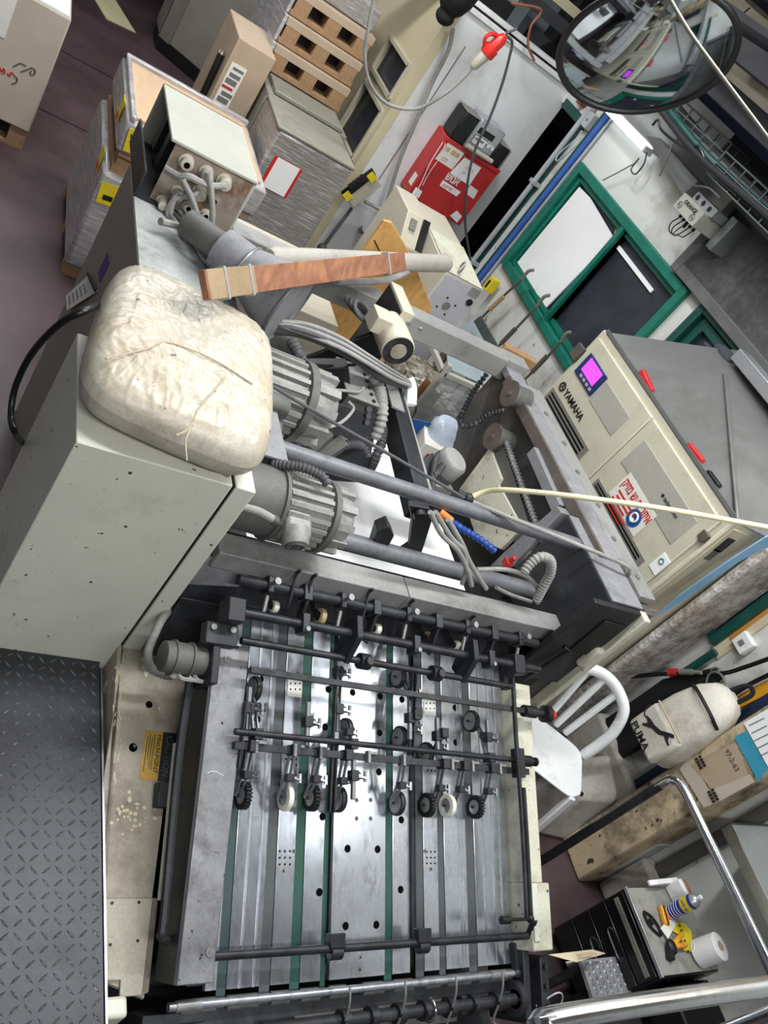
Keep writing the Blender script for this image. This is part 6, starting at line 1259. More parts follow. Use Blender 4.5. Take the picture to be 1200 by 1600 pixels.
ob('lump', MB().hull([V(-1.46, 3.06, 0), V(-1.22, 3.06, 0), V(-1.18, 3.32, 0), V(-1.46, 3.32, 0)], [V(-1.44, 3.10, .33), V(-1.27, 3.09, .30), V(-1.23, 3.3, .36), V(-1.44, 3.3, .42)]), 'concrete', t, bevel=0.03)
# chair
zs = 0.44; rb, rf = at(912, 1180, Z=zs), at(905, 1246, Z=zs)
f = (rf - rb); f.z = 0; dl = f.length; f.normalize(); w = V(-f.y, f.x, 0)
if w.y < 0: w = -w
wd = 0.34
t = thing('plastic_chair', 'white plastic chair with slatted rounded back by the pillar', 'chair', rb - w * wd / 2)
def cp(a, b, z): return rb + f * a - w * b + V(0, 0, z - zs)   # a forward, b to the left
sv = []; n = 12
def seat_out(k):
    u = k / 40 * 2 * math.pi; c_, s_ = math.cos(u), math.sin(u); e = 0.35
    x = (abs(c_) ** e) * (1 if c_ > 0 else -1); y = (abs(s_) ** e) * (1 if s_ > 0 else -1)
    return x, y
top = []; bot = []
for k in range(40):
    x, y = seat_out(k); a = dl * 0.5 + x * dl * 0.56; b = wd / 2 + y * wd * 0.5 * (1.0 + 0.06 * x)
    top.append(cp(a, b, zs + 0.004 - (0.02 if x > 0.9 else 0))); bot.append(cp(a, b, zs - 0.025))
ob('seat', MB().hull(bot, top), 'white_plastic', t, bevel=0.008)
bh = 0.31; lean = 0.07
def bk(b, h): # point on the curved back
    q = (b / wd - 0.5) * 2; return cp(-0.0 - lean * h / bh - 0.05 * (1 - q * q), b, zs + h)
arch = [bk(0.0, 0.0), bk(-0.01, 0.10), bk(-0.01, 0.18), bk(0.02, 0.27), bk(0.09, bh), bk(wd / 2, bh + 0.012), bk(wd - 0.09, bh), bk(wd - 0.02, 0.27), bk(wd + 0.01, 0.18), bk(wd + 0.01, 0.10), bk(wd, 0.0)]
ob('back_frame', MB().tube(arch, 0.026, n=10), 'white_plastic', t)
for k in range(3):
    b0 = wd * (0.34 + 0.16 * k); b1 = wd * (0.25 + 0.25 * k)
    ob('back_slat', MB().tube([bk(b0, 0.0), bk((b0 + b1) / 2, bh * 0.5), bk(b1, bh)], 0.017, n=8), 'white_plastic', t)
for a, b in ((0.02, 0.02), (0.02, wd - 0.02), (dl, 0.02), (dl, wd - 0.02)):
    ob('leg', MB().bar(cp(a, b, zs - 0.02), cp(a + (0.05 if a > .1 else -0.05), b + (-0.02 if b < .1 else 0.02), 0.0), 0.035, 0.028), 'white_plastic', t, bevel=0.006)
# backpack on the wall hook
bx, by, bz0, bz1 = -1.325, 3.22, 0.66, 1.10
t = thing('backpack', 'worn white backpack with black cat logo hanging by the pillar', 'backpack', (bx, 3.3, bz0))
ub = []; 
def bp_ring(z, wx, wy, yo): 
    pts = []
    for k in range(20):
        a = 2 * math.pi * k / 20; c_, s_ = math.cos(a), math.sin(a); pts.append(V(bx + (abs(c_) ** 0.55) * math.copysign(wx, c_), by + yo + (abs(s_) ** 0.6) * math.copysign(wy, s_), z))
    return pts
rings = [bp_ring(bz0, 0.085, 0.05, 0.03), bp_ring(bz0 + 0.03, 0.115, 0.085, 0.01), bp_ring(bz0 + 0.12, 0.125, 0.105, 0), bp_ring(bz0 + 0.25, 0.12, 0.095, 0.005), bp_ring(bz0 + 0.36, 0.105, 0.075, 0.02), bp_ring(bz1 - 0.02, 0.075, 0.05, 0.03), bp_ring(bz1 + 0.005, 0.03, 0.02, 0.04)]
_m = MB(); vs = [p for r_ in rings for p in r_]; fs = []
for j in range(len(rings) - 1): fs += [(j * 20 + i, j * 20 + (i + 1) % 20, (j + 1) * 20 + (i + 1) % 20, (j + 1) * 20 + i) for i in range(20)]
fs += [tuple(reversed(range(20))), tuple(range((len(rings) - 1) * 20, len(rings) * 20))]
bpk = ob('pack_body', _m.add(vs, fs), 'bag_white', t, smooth=60)
ob('front_pocket', MB().obox((bx, by - 0.095, bz0 + 0.11), (1, 0, 0), (0, 1, 0.05), (0, 0, 1), 0.105, 0.022, 0.085), 'bag_white', t, bevel=0.018)
ob('zip', MB().tube([(bx - 0.10, by - 0.108, bz0 + 0.205), (bx, by - 0.118, bz0 + 0.21), (bx + 0.10, by - 0.108, bz0 + 0.205)], 0.005, n=6), 'bag_string', t)
ob('black_band', MB().tube([(bx - 0.105, by - 0.03, bz0 + 0.34), (bx - 0.05, by - 0.078, bz0 + 0.37), (bx + 0.05, by - 0.078, bz0 + 0.37), (bx + 0.105, by - 0.03, bz0 + 0.34)], 0.008, n=8), 'black', t)
ob('top_loop', MB().tube([(bx - 0.03, 3.26, bz1 - 0.01), (bx - 0.02, 3.30, bz1 + 0.06), (bx + 0.02, 3.30, bz1 + 0.06), (bx + 0.03, 3.26, bz1 - 0.01)], 0.010, n=8), 'cloth_black', t)
ob('side_strap', MB().tube([(bx + 0.12, 3.30, bz0 + 0.02), (bx + 0.14, 3.33, bz0 + 0.2), (bx + 0.08, 3.35, bz1 - 0.02)], 0.014, n=8), 'black', t)
yl_ = by - 0.119
text('PUMA', 0.05, V(bx - 0.085, yl_, bz0 + 0.035), (1, 0, 0), (0, 0, 1), 'ink_black', t, bold=True, ext=0.001, sx=1.0)
cat_ = [(-0.080, 0.0), (-0.072, 0.012), (-0.050, 0.020), (-0.020, 0.024), (0.015, 0.040), (0.035, 0.062), (0.050, 0.078), (0.062, 0.086), (0.072, 0.080), (0.066, 0.070), (0.056, 0.060), (0.066, 0.048), (0.085, 0.044), (0.084, 0.036), (0.058, 0.038), (0.040, 0.040), (0.025, 0.022), (0.005, 0.012), (-0.015, 0.004), (-0.030, -0.012), (-0.050, -0.030), (-0.058, -0.024), (-0.045, -0.004), (-0.058, 0.004)]
_m = MB(); _m.prism([V(bx + a, yl_ + 0.001, bz0 + 0.115 + b) for a, b in cat_], (0, -0.0012, 0)); ob('cat_logo', _m, 'ink_black', t, smooth=0)
ob('cat_tail', MB().tube([(bx - 0.078, yl_, bz0 + 0.115), (bx - 0.10, yl_ + 0.004, bz0 + 0.13), (bx - 0.105, yl_ + 0.006, bz0 + 0.165)], 0.003, n=6), 'ink_black', t)
# black cloth over the hose
t = thing('black_cloth', 'black garment hanging behind the backpack', 'garment', (-1.55, 3.38, 0.3))
_m = MB(); nu, nv = 14, 18; vs = []
for j in range(nv + 1):
    v = j / nv; z = 1.04 - 0.76 * v; x0 = -1.52 - 0.10 * min(1, v * 3) ; x1 = -1.47 + 0.07 * math.sin(v * 2.5)
    for i in range(nu + 1):
        u = i / nu; vs.append(V(x0 + (x1 - x0) * u, 3.375 + 0.012 * math.sin(u * 9 + v * 4) * (0.3 + v) - 0.02 * v, z))
_m.add(vs, [(j * (nu + 1) + i, j * (nu + 1) + i + 1, (j + 1) * (nu + 1) + i + 1, (j + 1) * (nu + 1) + i) for j in range(nv) for i in range(nu)])
co = ob('cloth', _m, 'cloth_black', t, smooth=80); sm = co.modifiers.new('thick', 'SOLIDIFY'); sm.thickness = 0.012
ob('air_hose', MB().tube([at(960, 1062, Y=3.3), at(1000, 1056, Y=3.34), at(1040, 1053, Y=3.36), at(1085, 1052, Y=3.37), at(1130, 1052, Y=3.36), at(1165, 1042, Y=3.35), at(1210, 1026, Y=3.34)], 0.010, n=8), 'cable_black', label='black air hose along the wall above the backpack', cat='hose')
c = at(1057, 1050, Y=3.36); ob('hose_coupler', MB().cyl(at(1045, 1051, Y=3.36), c, 0.018, n=12), 'red', label='red coupler on the black air hose', cat='coupler')
ob('hose_fitting', MB().cyl(at(1062, 1050, Y=3.35), at(1082, 1050, Y=3.35), 0.014, n=12).cyl(at(1082, 1050, Y=3.35), at(1096, 1051, Y=3.35), 0.010, n=10), 'vent_grey', label='grey metal fitting right of the red coupler', cat='fitting')
ob('air_hose', MB().tube([at(1146, 1086, Y=3.36), at(1170, 1070, Y=3.37), at(1210, 1050, Y=3.37)], 0.010, n=8), 'cable_black', label='short black hose behind the backpack top', cat='hose')
ob('level_tool', MB().bar(at(1155, 1098, Y=3.40), at(1215, 1066, Y=3.40), 0.02, 0.05), 'orange_tool', label='yellow level standing behind the backpack top', cat='level')
c = at(1118, 1068, Y=3.36); ob('wire_tangle', MB().torus(c, (0, 1, 0.2), 0.05, 0.005).torus(c + V(0.03, 0, -0.02), (0.3, 1, 0), 0.04, 0.004).torus(c + V(-0.03, 0.01, 0.02), (-0.2, 1, 0.3), 0.035, 0.004), 'vent_grey', label='small tangle of grey wire above the backpack', cat='wire')
ob('floor_hose', MB().tube([at(908, 1240, Z=0.30), at(920, 1252, Z=0.22), at(945, 1254, Z=0.25), at(975, 1240, Z=0.33)], 0.011, n=8), 'cable_black', label='black hose bending beside the white chair', cat='hose')
# handrail: dark post and chrome rail
HY = 2.75; p0, p1 = at(1052, 1214, Y=HY), at(1068, 1212, Y=HY)
t = thing('hand_rail', 'chrome handrail bent from a dark post before the pillar', 'handrail', V(p0.x, HY, 0))
zr = p0.z
ob('post', MB().cyl((p0.x, HY, 0.0), (p0.x, HY, zr - 0.06), 0.018, n=16), 'black_steel', t)
ob('rail', MB().tube([(p0.x, HY, zr - 0.08), (p0.x, HY, zr - 0.03), (p0.x + 0.012, HY, zr), (p0.x + 0.05, HY, zr + 0.016), (p0.x + 0.2, HY, zr + 0.018), (p0.x + 0.9, HY, zr + 0.01), (p0.x + 1.3, HY, zr + 0.01), (p0.x + 1.38, HY, zr - 0.05), (p0.x + 1.38, HY, 0.0)], 0.018, n=16), 'chrome', t)
# near handrail at the bottom edge
h0, h1 = CAM + ray(835, 1588) * 1.42, CAM + ray(1215, 1536) * 1.42
Xh = -0.21; a_, b_ = at(845, 1588, X=Xh), at(1230, 1541, X=Xh); zz = (a_.z + b_.z) / 2
t = thing('platform_rail', 'thick chrome guard rail across the bottom right corner', 'handrail', V(Xh, a_.y, 0.45))
ob('rail_tube', MB().tube([(Xh + 0.16, a_.y - 0.05, zz - 0.05), (Xh + 0.09, a_.y - 0.04, zz - 0.01), (Xh + 0.02, a_.y + 0.02, zz), (Xh, a_.y + 0.10, zz), (Xh, b_.y, zz), (Xh, b_.y + 0.38, zz)], 0.0205, n=20), 'chrome', t)
ob('rail_post', MB().cyl((Xh, b_.y + 0.38, zz), (Xh, b_.y + 0.38, 0.0), 0.0205, n=16), 'chrome', t)
ob('rail_post', MB().cyl((Xh + 0.16, a_.y - 0.05, zz - 0.06), (Xh + 0.16, a_.y - 0.05, 0.0), 0.0205, n=16), 'chrome', t)
# steel table edge at the right border
t = thing('steel_table', 'steel sheet table with folded edge at the right border', 'table', (-0.5, 3.2, 0))
A, B = at(1140, 1288, Z=0.9), at(1210, 1452, Z=0.9)
ob('table_top', MB().prism([(A.x, A.y, 0.9), (A.x, A.y + 0.3, 0.9), (0.8, A.y + 0.3, 0.9), (0.8, A.y - 0.06, 0.9)], (0, 0, -0.012)), 'steel_sheet', t)
ob('table_edge', MB().bar((A.x, A.y - 0.004, 0.885), (0.8, A.y - 0.06, 0.885), 0.008, 0.045), 'chrome', t)
ob('table_end', MB().box((A.x - 0.006, A.y, 0.86), (A.x, A.y + 0.3, 0.905)), 'black_steel', t)
for y_ in (3.3, 3.08): ob('table_leg', MB().box((0.6, y_, 0), (0.64, y_ + 0.04, 0.89)), 'steel_sheet', t)
# black tool chest
zt_ = 0.47
a, b, c_ = at(980, 1385, Z=zt_), at(1033, 1528, Z=zt_), at(1070, 1380, Z=zt_)
tx0, tx1, ty0, ty1 = a.x, b.x, (a.y + b.y) / 2, c_.y
t = thing('tool_chest', 'glossy black drawer chest with grey mat on top', 'tool chest', ((tx0 + tx1) / 2, (ty0 + ty1) / 2, 0))
ob('chest_body', MB().box((tx0, ty0 + 0.01, 0.03), (tx1, 3.29, zt_ - 0.004)), 'toolbox_black', t, bevel=0.006)
ob('top_mat', MB().box((tx0 + 0.006, ty0 + 0.008, zt_ - 0.003), (tx1 - 0.006, 3.285, zt_)), 'mat_grey', t, smooth=0)
ob('top_edge', MB().box((tx0, ty0 - 0.004, zt_ - 0.012), (tx1, ty0 + 0.007, zt_ + 0.004)), 'silver', t, bevel=0.002)
zz0 = 0.05
for k, hgt in enumerate((0.11, 0.10, 0.09, 0.10)):
    d = ob('drawer', MB().box((tx0 + 0.008, ty0 - 0.004, zz0 + 0.003), (tx1 - 0.008, ty0 + 0.012, zz0 + hgt - 0.003)), 'toolbox_black', t, bevel=0.004)
    if k in (1, 2): ob('handle', MB().tube([(tx0 + 0.10, ty0 - 0.004, zz0 + 0.06), (tx0 + 0.12, ty0 - 0.02, zz0 + 0.065), (tx0 + 0.20, ty0 - 0.02, zz0 + 0.065), (tx0 + 0.22, ty0 - 0.004, zz0 + 0.06)], 0.004, n=6), 'chrome', d)
    if k == 3: ob('slat_grip', MB().box((tx0 + 0.02, ty0 - 0.010, zz0 + 0.05), (tx1 - 0.02, ty0 - 0.003, zz0 + 0.07)), 'vent_grey', d)
    zz0 += hgt
def ont(px, py): return at(px, py, Z=zt_ + 0.001)
# things on the chest
c = ont(1044, 1428)
t = thing('spray_can', 'blue and yellow spray can with silver top on the tool chest', 'spray can', c)
ob('can_body', MB().lathe(c, (0, 0, 1), [(0, 0.026), (0.003, 0.029), (0.13, 0.029), (0.135, 0.026)], n=24), 'blue_can', t)
ob('yellow_shield', MB().lathe(c + V(0, 0, 0.085), (0, 0, 1), [(0, 0.0293), (0.036, 0.0293)], n=24), 'yellow', t)
ob('dome', MB().lathe(c + V(0, 0, 0.135), (0, 0, 1), [(0, 0.028), (0.012, 0.022), (0.022, 0.013), (0.024, 0.008)], n=20), 'silver', t)
ob('nozzle', MB().cyl(c + V(0, 0, 0.157), c + V(0, 0, 0.172), 0.009, n=12), 'white_plastic', t)
tv = (V(0, 0, 0) - V(c.x, c.y, 0)).normalized(); sd = V(0, 0, 1).cross(tv)
text('WD-40', 0.015, c + tv * 0.0302 + V(0, 0, 0.098) - sd * 0.021, sd, (0, 0, 1), 'blue_can', t, ext=0.0003, bold=True)
for k in range(5): ob('print_line', MB().lathe(c + V(0, 0, 0.018 + 0.012 * k), (0, 0, 1), [(0, 0.0294), (0.003, 0.0294)], n=24), 'paper_white', t)
A, B = ont(1030, 1418), ont(1038, 1448)
t = thing('utility_knife', 'orange utility knife left of the spray can', 'knife', A)
ob('handle', MB().bar(A + V(0, 0, .012), B + V(0, 0, .012), 0.03, 0.02), 'orange_tool', t, bevel=0.005); ob('blade_slot', MB().bar(A + V(0, 0, .023), B + V(0, 0, .023), 0.006, 0.003), 'black', t)
ob('second_handle', MB().bar(A + V(0.0, 0.03, .01), B + V(-0.02, 0.035, .01), 0.018, 0.016), 'orange', t, bevel=0.004)
t = thing('black_strap', 'folded black strap lying along the chest edge', 'strap', ont(1015, 1445))
ob('loop', MB().tube([ont(1004, 1427) + V(0, 0, .006), ont(1012, 1445) + V(0, 0, .006), ont(1024, 1458) + V(0, 0, .006), ont(1031, 1462) + V(0, 0, .006), ont(1026, 1448) + V(0, 0, .008), ont(1014, 1432) + V(0, 0, .008), ont(1004, 1425) + V(0, 0, .006)], 0.005, n=6), 'black', t); ob('buckle', MB().obox(ont(1016, 1441) + V(0, 0, .006), (1, 0.2, 0), (-0.2, 1, 0), (0, 0, 1), 0.012, 0.008, 0.006), 'dark_metal', t)
ob('paper_slip', MB().prism([ont(*p) + V(0, 0, 0.012) for p in ((1028, 1452), (1046, 1432), (1054, 1444), (1040, 1469))], (0, 0, 0.001)), 'paper_note', label='small blank paper slip in front of the spray can', cat='paper', smooth=0)
t = thing('yellow_tag_roll', 'curved yellow printed label beside the toilet roll', 'label', ont(1070, 1466))
pts_o = [ont(*p) for p in ((1052, 1444), (1066, 1442), (1078, 1455), (1080, 1470), (1078, 1488))]; pts_i = [ont(*p) for p in ((1066, 1486), (1064, 1470), (1060, 1462), (1050, 1456))]
ob('label_strip', MB().prism([p + V(0, 0, .004) for p in pts_o + pts_i], (0, 0, 0.002)), 'yellow', t, smooth=0)
for k in range(6): q = pts_o[1].lerp(pts_o[4], k / 5) * 0.6 + pts_i[3].lerp(pts_i[0], k / 5) * 0.4; ob('print', MB().obox(q + V(0, 0, .0075), (1, 0.3, 0), (-0.3, 1, 0), (0, 0, 1), 0.004, 0.006, 0.0004), 'ink_black', t)
t = thing('pliers', 'black headed pliers with yellow grip on the chest', 'pliers', ont(1047, 1482))
A = ont(1044, 1482); ob('jaw', MB().sph(A + V(0, 0, .018), 0.025, sq=(1.2, 1, 0.6)).obox(A + V(0.02, -0.02, .014), (1, -0.6, 0), (0.6, 1, 0), (0, 0, 1), 0.025, 0.012, 0.012), 'black', t); ob('grip', MB().tube([A + V(0, 0, .02), ont(1052, 1472) + V(0, 0, .02), ont(1060, 1462) + V(0, 0, .018)], 0.010, n=8).tube([A + V(0, 0.01, .02), ont(1060, 1480) + V(0, 0, .02), ont(1066, 1478) + V(0, 0, .018)], 0.010, n=8), 'orange_tool', t)
c = ont(1092, 1492); rx = V(0.05, 0.15, 0.98).normalized()
t = thing('toilet_roll', 'white toilet paper roll on the chest corner', 'paper roll', c)
cc = c + V(0, 0, 0.052); ob('roll', MB().lathe(cc - rx * 0.05, rx, [(0, 0.048), (0.003, 0.052), (0.097, 0.052), (0.1, 0.048)], n=30), 'paper_white', t); ob('core', MB().cyl(cc + rx * 0.05, cc + rx * 0.052, 0.018, n=16), 'cardboard', t)
ob('loose_end', MB().prism([cc + V(-0.05, -0.03, -0.03), cc + V(-0.02, -0.06, -0.02), cc + V(0.0, -0.05, -0.05), cc + V(-0.04, -0.02, -0.05)], (0, 0, 0.002)), 'paper_white', t)
c = ont(1050, 1398); t = thing('brush', 'white and brown block brush at the chest back', 'brush', c)
ob('handle', MB().obox(c + V(0, -0.014, .04), (1, 0.1, 0), (-0.1, 1, 0), (0, 0, 1), 0.035, 0.012, 0.04), 'white_plastic', t, bevel=0.006); ob('back', MB().obox(c + V(0, 0.014, .038), (1, 0.1, 0), (-0.1, 1, 0), (0, 0, 1), 0.032, 0.014, 0.038), 'brown_board', t, bevel=0.006)
ob('white_ruler', MB().bar(at(1014, 1380, Z=0.50), at(1058, 1375, Z=0.50), 0.02, 0.012), 'paper_white', label='white strip lying across the back of the chest', cat='strip', bevel=0.002)
ob('black_shadow_box', MB().box((tx1 + 0.006, ty0 + 0.12, 0.0), (tx1 + 0.25, 3.295, 0.40)), 'toolbox_black', label='black box added for the shadow right behind the tool chest', cat='case', bevel=0.01)  # black box put in for the dark shadow beside the chest
ob('cable_duct', MB().box((-0.955, W - 0.04, 0.30), (-0.90, W, 1.6)), 'inner_grey', label='dark vertical cable duct on the wall behind the tool chest', cat='cable duct', bevel=0.004)
# little checker plate step and papers
ZS = 0.30
q = [at(*p, Z=ZS) for p in ((908, 1500), (986, 1491), (995, 1500), (1012, 1550), (928, 1562))]
t = thing('step_plate', 'small grey checker plate step beside the gripper shaft', 'step', q[0] - V(0, 0, 0.05))
ob('plate', MB().prism(q, (0, 0, -0.02)), 'grey_dust', t, bevel=0.003)
_m = MB()
for i in range(8):
    for j in range(10):
        p = V(q[0].x + 0.015 + 0.017 * i, q[0].y + 0.02 + 0.03 * j, ZS)
        if p.y < q[1].y - 0.01: stud(_m, p, math.radians(40 if (i + j) % 2 else -50), 0.011, 0.0035, 0.002)
ob('raised_studs', _m, 'stud_steel', t, kind='stuff', smooth=0)
for y_ in (q[0].y + .02, q[1].y - .05): ob('step_leg', MB().box((q[0].x, y_, 0), (q[0].x + 0.03, y_ + 0.03, ZS - .02)), 'dark_metal', t)
for px, py in ((910, 1508), (922, 1532)): c = at(px, py, Z=ZS); ob('bolt', MB().cyl(c + V(0.012, 0.012, 0), c + V(0.012, 0.012, 0.004), 0.008, n=8), 'wheel_hub', t)
t = thing('loose_papers', 'bent cream papers stuck behind the step', 'papers', at(900, 1500, Z=0.25))
ob('sheet', MB().prism([at(*p, Z=z) for p, z in (((856, 1492), .40), ((925, 1484), .36), ((946, 1490), .34), ((900, 1504), .38))], (0, 0, 0.003)), 'cream_panel', t, smooth=0)
ob('sheet', MB().prism([at(*p, Z=0.378) for p in ((890, 1492), (924, 1488), (934, 1491), (904, 1499))], (0, 0, 0.002)), 'cardboard', t, smooth=0)
ob('hanging_corner', MB().prism([at(*p, X=-0.62) for p in ((884, 1503), (905, 1500), (910, 1512), (890, 1520))], (0.003, 0, 0)), 'paper_note', t, smooth=0)
# carton with big black lettering under the rail
c = at(1105, 1592, Z=0.28)
t = thing('printed_carton', 'brown carton with big black letters below the guard rail', 'carton', V(c.x, c.y, 0))
A, B = at(1058, 1578, Z=0.30), at(1130, 1566, Z=0.30)
ob('carton_body', MB().box((A.x - 0.02, A.y - 0.02, 0.0), (A.x + 0.32, min(B.y, 3.285), 0.298)), 'cardboard', t, bevel=0.004)
pt = at(1083, 1574, Z=0.2995); xd_, yd_ = V(0.75, 0.66, 0), V(-0.66, 0.75, 0)
text('PREM', 0.075, V(pt.x, pt.y, 0.2995), xd_, yd_, 'ink_black', t, ext=0.0005, bold=True); pt = at(1102, 1566, Z=0.2995); text('AY', 0.06, V(pt.x, pt.y, 0.2995), xd_, yd_, 'ink_red', t, ext=0.0005, bold=True)
c = at(1040, 1592, Z=0.2); ob('white_jar', MB().lathe(V(c.x, c.y, 0.0), (0, 0, 1), [(0, 0.05), (0.19, 0.05), (0.2, 0.042), (0.22, 0.042)], n=20), 'white_plastic', label='white plastic jar beside the printed carton', cat='jar')
c = at(975, 1590, Z=0.25); ob('dark_case', MB().obox(V(c.x, c.y, 0.12), (1, 0, 0), (0, 1, 0), (0, 0, 1), 0.12, 0.12, 0.12), 'dark_metal', label='dark ribbed plastic case at the bottom edge', cat='case', bevel=0.02)
# ---------------------------------------------------------------- red cabinet and radio on the white partition
RX = -5.2
r0, r1 = at(637, 305, X=RX), at(781, 267, X=RX); ry0, ry1, rz0, rz1 = 2.785, 3.262, 1.072, 1.532
t = thing('red_cabinet', 'red metal wall cabinet with stickers on the white partition', 'wall cabinet', (-5.3, 3.0, rz0))
ob('cabinet_body', MB().box((XP, ry0, rz0), (RX - 0.006, ry1, rz1)), 'red', t, bevel=0.005)
dr = ob('door', MB().box((RX - 0.005, ry0 + 0.004, rz0 + 0.004), (RX + 0.004, ry1 - 0.004, rz1 - 0.03)), 'red', t, bevel=0.004)
ob('top_lip', MB().box((RX - 0.02, ry0, rz1 - 0.026), (RX + 0.008, ry1, rz1 + 0.004)), 'red', t, bevel=0.003)
ob('latch', MB().obox(at(670, 262, X=RX + 0.01), (0, 1, 0), (1, 0, 0), (0, 0, 1), 0.025, 0.01, 0.02), 'red', t, bevel=0.004)
def sticker(pts, m_, name='sticker', off=0.005):
    return ob(name, MB().prism([at(*p, X=RX + off) for p in pts], (0.0008, 0, 0)), m_, dr, smooth=0)
sticker(((680, 248), (701, 221), (727, 238), (706, 265)), 'paper_note')
p = at(697, 233, X=RX + .0062)
for k in range(9):
    if k != 3: ob('hand_lettering', MB().box((p.x, p.y - 0.01 + 0.0135 * k, p.z - 0.012), (p.x + 0.0006, p.y - 0.004 + 0.0135 * k + 0.002 * (k % 3), p.z + 0.02)), 'ink_orange', dr, smooth=0)
text('סס', 0.045, p + V(0, 0.012, -0.075), (0, 1, 0), (0, 0, 1), 'ink_orange', dr, ext=0.0003, sx=0.8)
sticker(((703, 270), (726, 246), (752, 262), (733, 290)), 'paper_white', off=0.0062)
p = at(722, 262, X=RX + .0075)
for k, s_ in enumerate(('רוצה', 'כן')): text(heb(s_), 0.034, p + V(0, 0.02, -0.035 * k + 0.005), (0, 1, 0), (0, 0, 1), 'ink_red', dr, ext=0.0003)
p = at(697, 275, X=RX + .0062); text(heb('אנוש'), 0.078, p + V(0, 0.0, -0.02), (0, 1, 0), (0, 0, 1), 'paper_white', dr, ext=0.0004, bold=True, sx=0.75)
sticker(((687, 290), (692, 281), (720, 300), (713, 307)), 'paper_white')
p = at(692, 288, X=RX + .0062); text(heb('זורקים'), 0.032, p + V(0, 0.0, -0.012), (0, 1, 0), (0, 0, 1), 'ink_red', dr, ext=0.0003, bold=True)
sticker(((727, 302), (735, 289), (747, 298), (740, 311)), 'paper_note'); sticker(((703, 337), (714, 329), (722, 338), (714, 348)), 'paper_white'); sticker(((643, 303), (650, 292), (660, 299), (654, 310)), 'paper_white', off=0.008)
c = at(644, 281, Y=ry0 - 0.002); ob('side_label', MB().box((c.x - 0.03, ry0 - 0.003, c.z - 0.03), (c.x + 0.03, ry0, c.z + 0.05)), 'paper_note', t, smooth=0)
ob('hanging_strings', MB().tube([at(692, 222, X=RX + .02), at(672, 255, X=RX + .025), at(655, 292, X=RX + .02), at(640, 312, X=RX + 0.01)], 0.003, n=5).tube([at(696, 224, X=RX + .02), at(688, 245, X=RX + .02), at(672, 268, X=RX + .02), at(660, 290, X=RX + .02)], 0.002, n=5), 'paper_white', t)
# boombox on top
bz = rz1 + 0.004; bx0, bx1 = -5.36, -5.19
t = thing('radio_cassette', 'silver radio cassette player with black speakers on the red cabinet', 'radio', (-5.27, 3.0, bz))
A, B, C_ = at(697, 185, X=bx1), at(735, 150, X=bx1), at(778, 230, X=bx1)
ob('left_speaker', MB().box((bx0, 2.79, bz), (bx1, 2.905, bz + 0.19)), 'black', t, bevel=0.012)
ctr = ob('centre_unit', MB().box((bx0, 2.906, bz), (bx1 + 0.012, 3.12, bz + 0.215)), 'silver', t, bevel=0.012)
ob('right_speaker', MB().box((bx0, 3.122, bz), (bx1, 3.235, bz + 0.14)), 'black', t, bevel=0.012)
ob('speaker_trim', MB().box((bx0, 3.12, bz + 0.141), (bx1, 3.235, bz + 0.147)).box((bx0, 2.79, bz + 0.191), (bx1, 2.905, bz + 0.197)).box((bx1, 3.226, bz), (bx1 + 0.004, 3.238, bz + 0.14)), 'vent_grey', t, bevel=0.002)
ob('display_window', MB().box((bx1 + 0.012, 2.93, bz + 0.125), (bx1 + 0.015, 3.06, bz + 0.165)), 'black', ctr)
ob('cassette_door', MB().box((bx1 + 0.012, 2.925, bz + 0.055), (bx1 + 0.022, 3.03, bz + 0.115)), 'chrome', ctr, bevel=0.004); ob('tape_slot', MB().box((bx1 + 0.022, 2.94, bz + 0.085), (bx1 + 0.024, 3.01, bz + 0.10)), 'vent_grey', ctr)
for y_ in (3.05, 3.085): ob('dial', MB().cyl((bx1 + 0.012, y_, bz + 0.095), (bx1 + 0.03, y_, bz + 0.095), 0.014, n=16), 'chrome', ctr)
for k in range(4): ob('key', MB().box((bx1 + 0.012, 2.93 + .035 * k, bz + 0.018), (bx1 + 0.024, 2.958 + .035 * k, bz + 0.038)), 'chrome', ctr)
ob('cream_rod', MB().cyl((bx1 + 0.045, 2.90, bz + 0.03), (bx1 + 0.045, 3.13, bz + 0.03), 0.016, n=12), 'beige_metal', t)
# red plug on its cable, other cables hanging in front of the partition
pa, pb = at(738, 105, X=-5.0), at(790, 55, X=-5.0)
d = (pb - pa).normalized(); L_ = (pb - pa).length
t = thing('power_plug', 'red and white industrial plug hanging before the partition', 'plug', pa)
ob('white_grip', MB().lathe(pa, d, [(0, 0.02), (0.01, 0.028), (L_ * 0.38, 0.036), (L_ * 0.4, 0.036)], n=18), 'connector', t)
ob('red_collar', MB().lathe(pa + d * L_ * 0.4, d, [(0, 0.045), (0.01, 0.048), (L_ * 0.22, 0.046), (L_ * 0.23, 0.038)], n=18), 'red_bright', t)
ob('red_coupler', MB().lathe(pa + d * L_ * 0.62, d, [(0, 0.036), (L_ * 0.25, 0.036), (L_ * 0.34, 0.022), (L_ * 0.38, 0.016)], n=18), 'red_bright', t)
sd = d.cross(V(1, 0, 0)).normalized()
ob('flap', MB().tube([pa + d * L_ * 0.5 - sd * 0.045, pa + d * L_ * 0.6 - sd * 0.075, pa + d * L_ * 0.75 - sd * 0.07, pa + d * L_ * 0.85 - sd * 0.03], 0.012, n=8), 'red_bright', t)
def hc(pts, r, label, m_='cable_grey', X=-5.0): return ob('hanging_cable', MB().tube([at(*p, X=X) for p in pts], r, n=8), m_, label=label, cat='cable')
hc(((738, 106), (715, 130), (690, 150), (650, 170), (605, 162), (578, 130), (570, 85), (578, 30), (586, -10)), 0.011, 'pale cable swinging from the red plug in a wide loop')
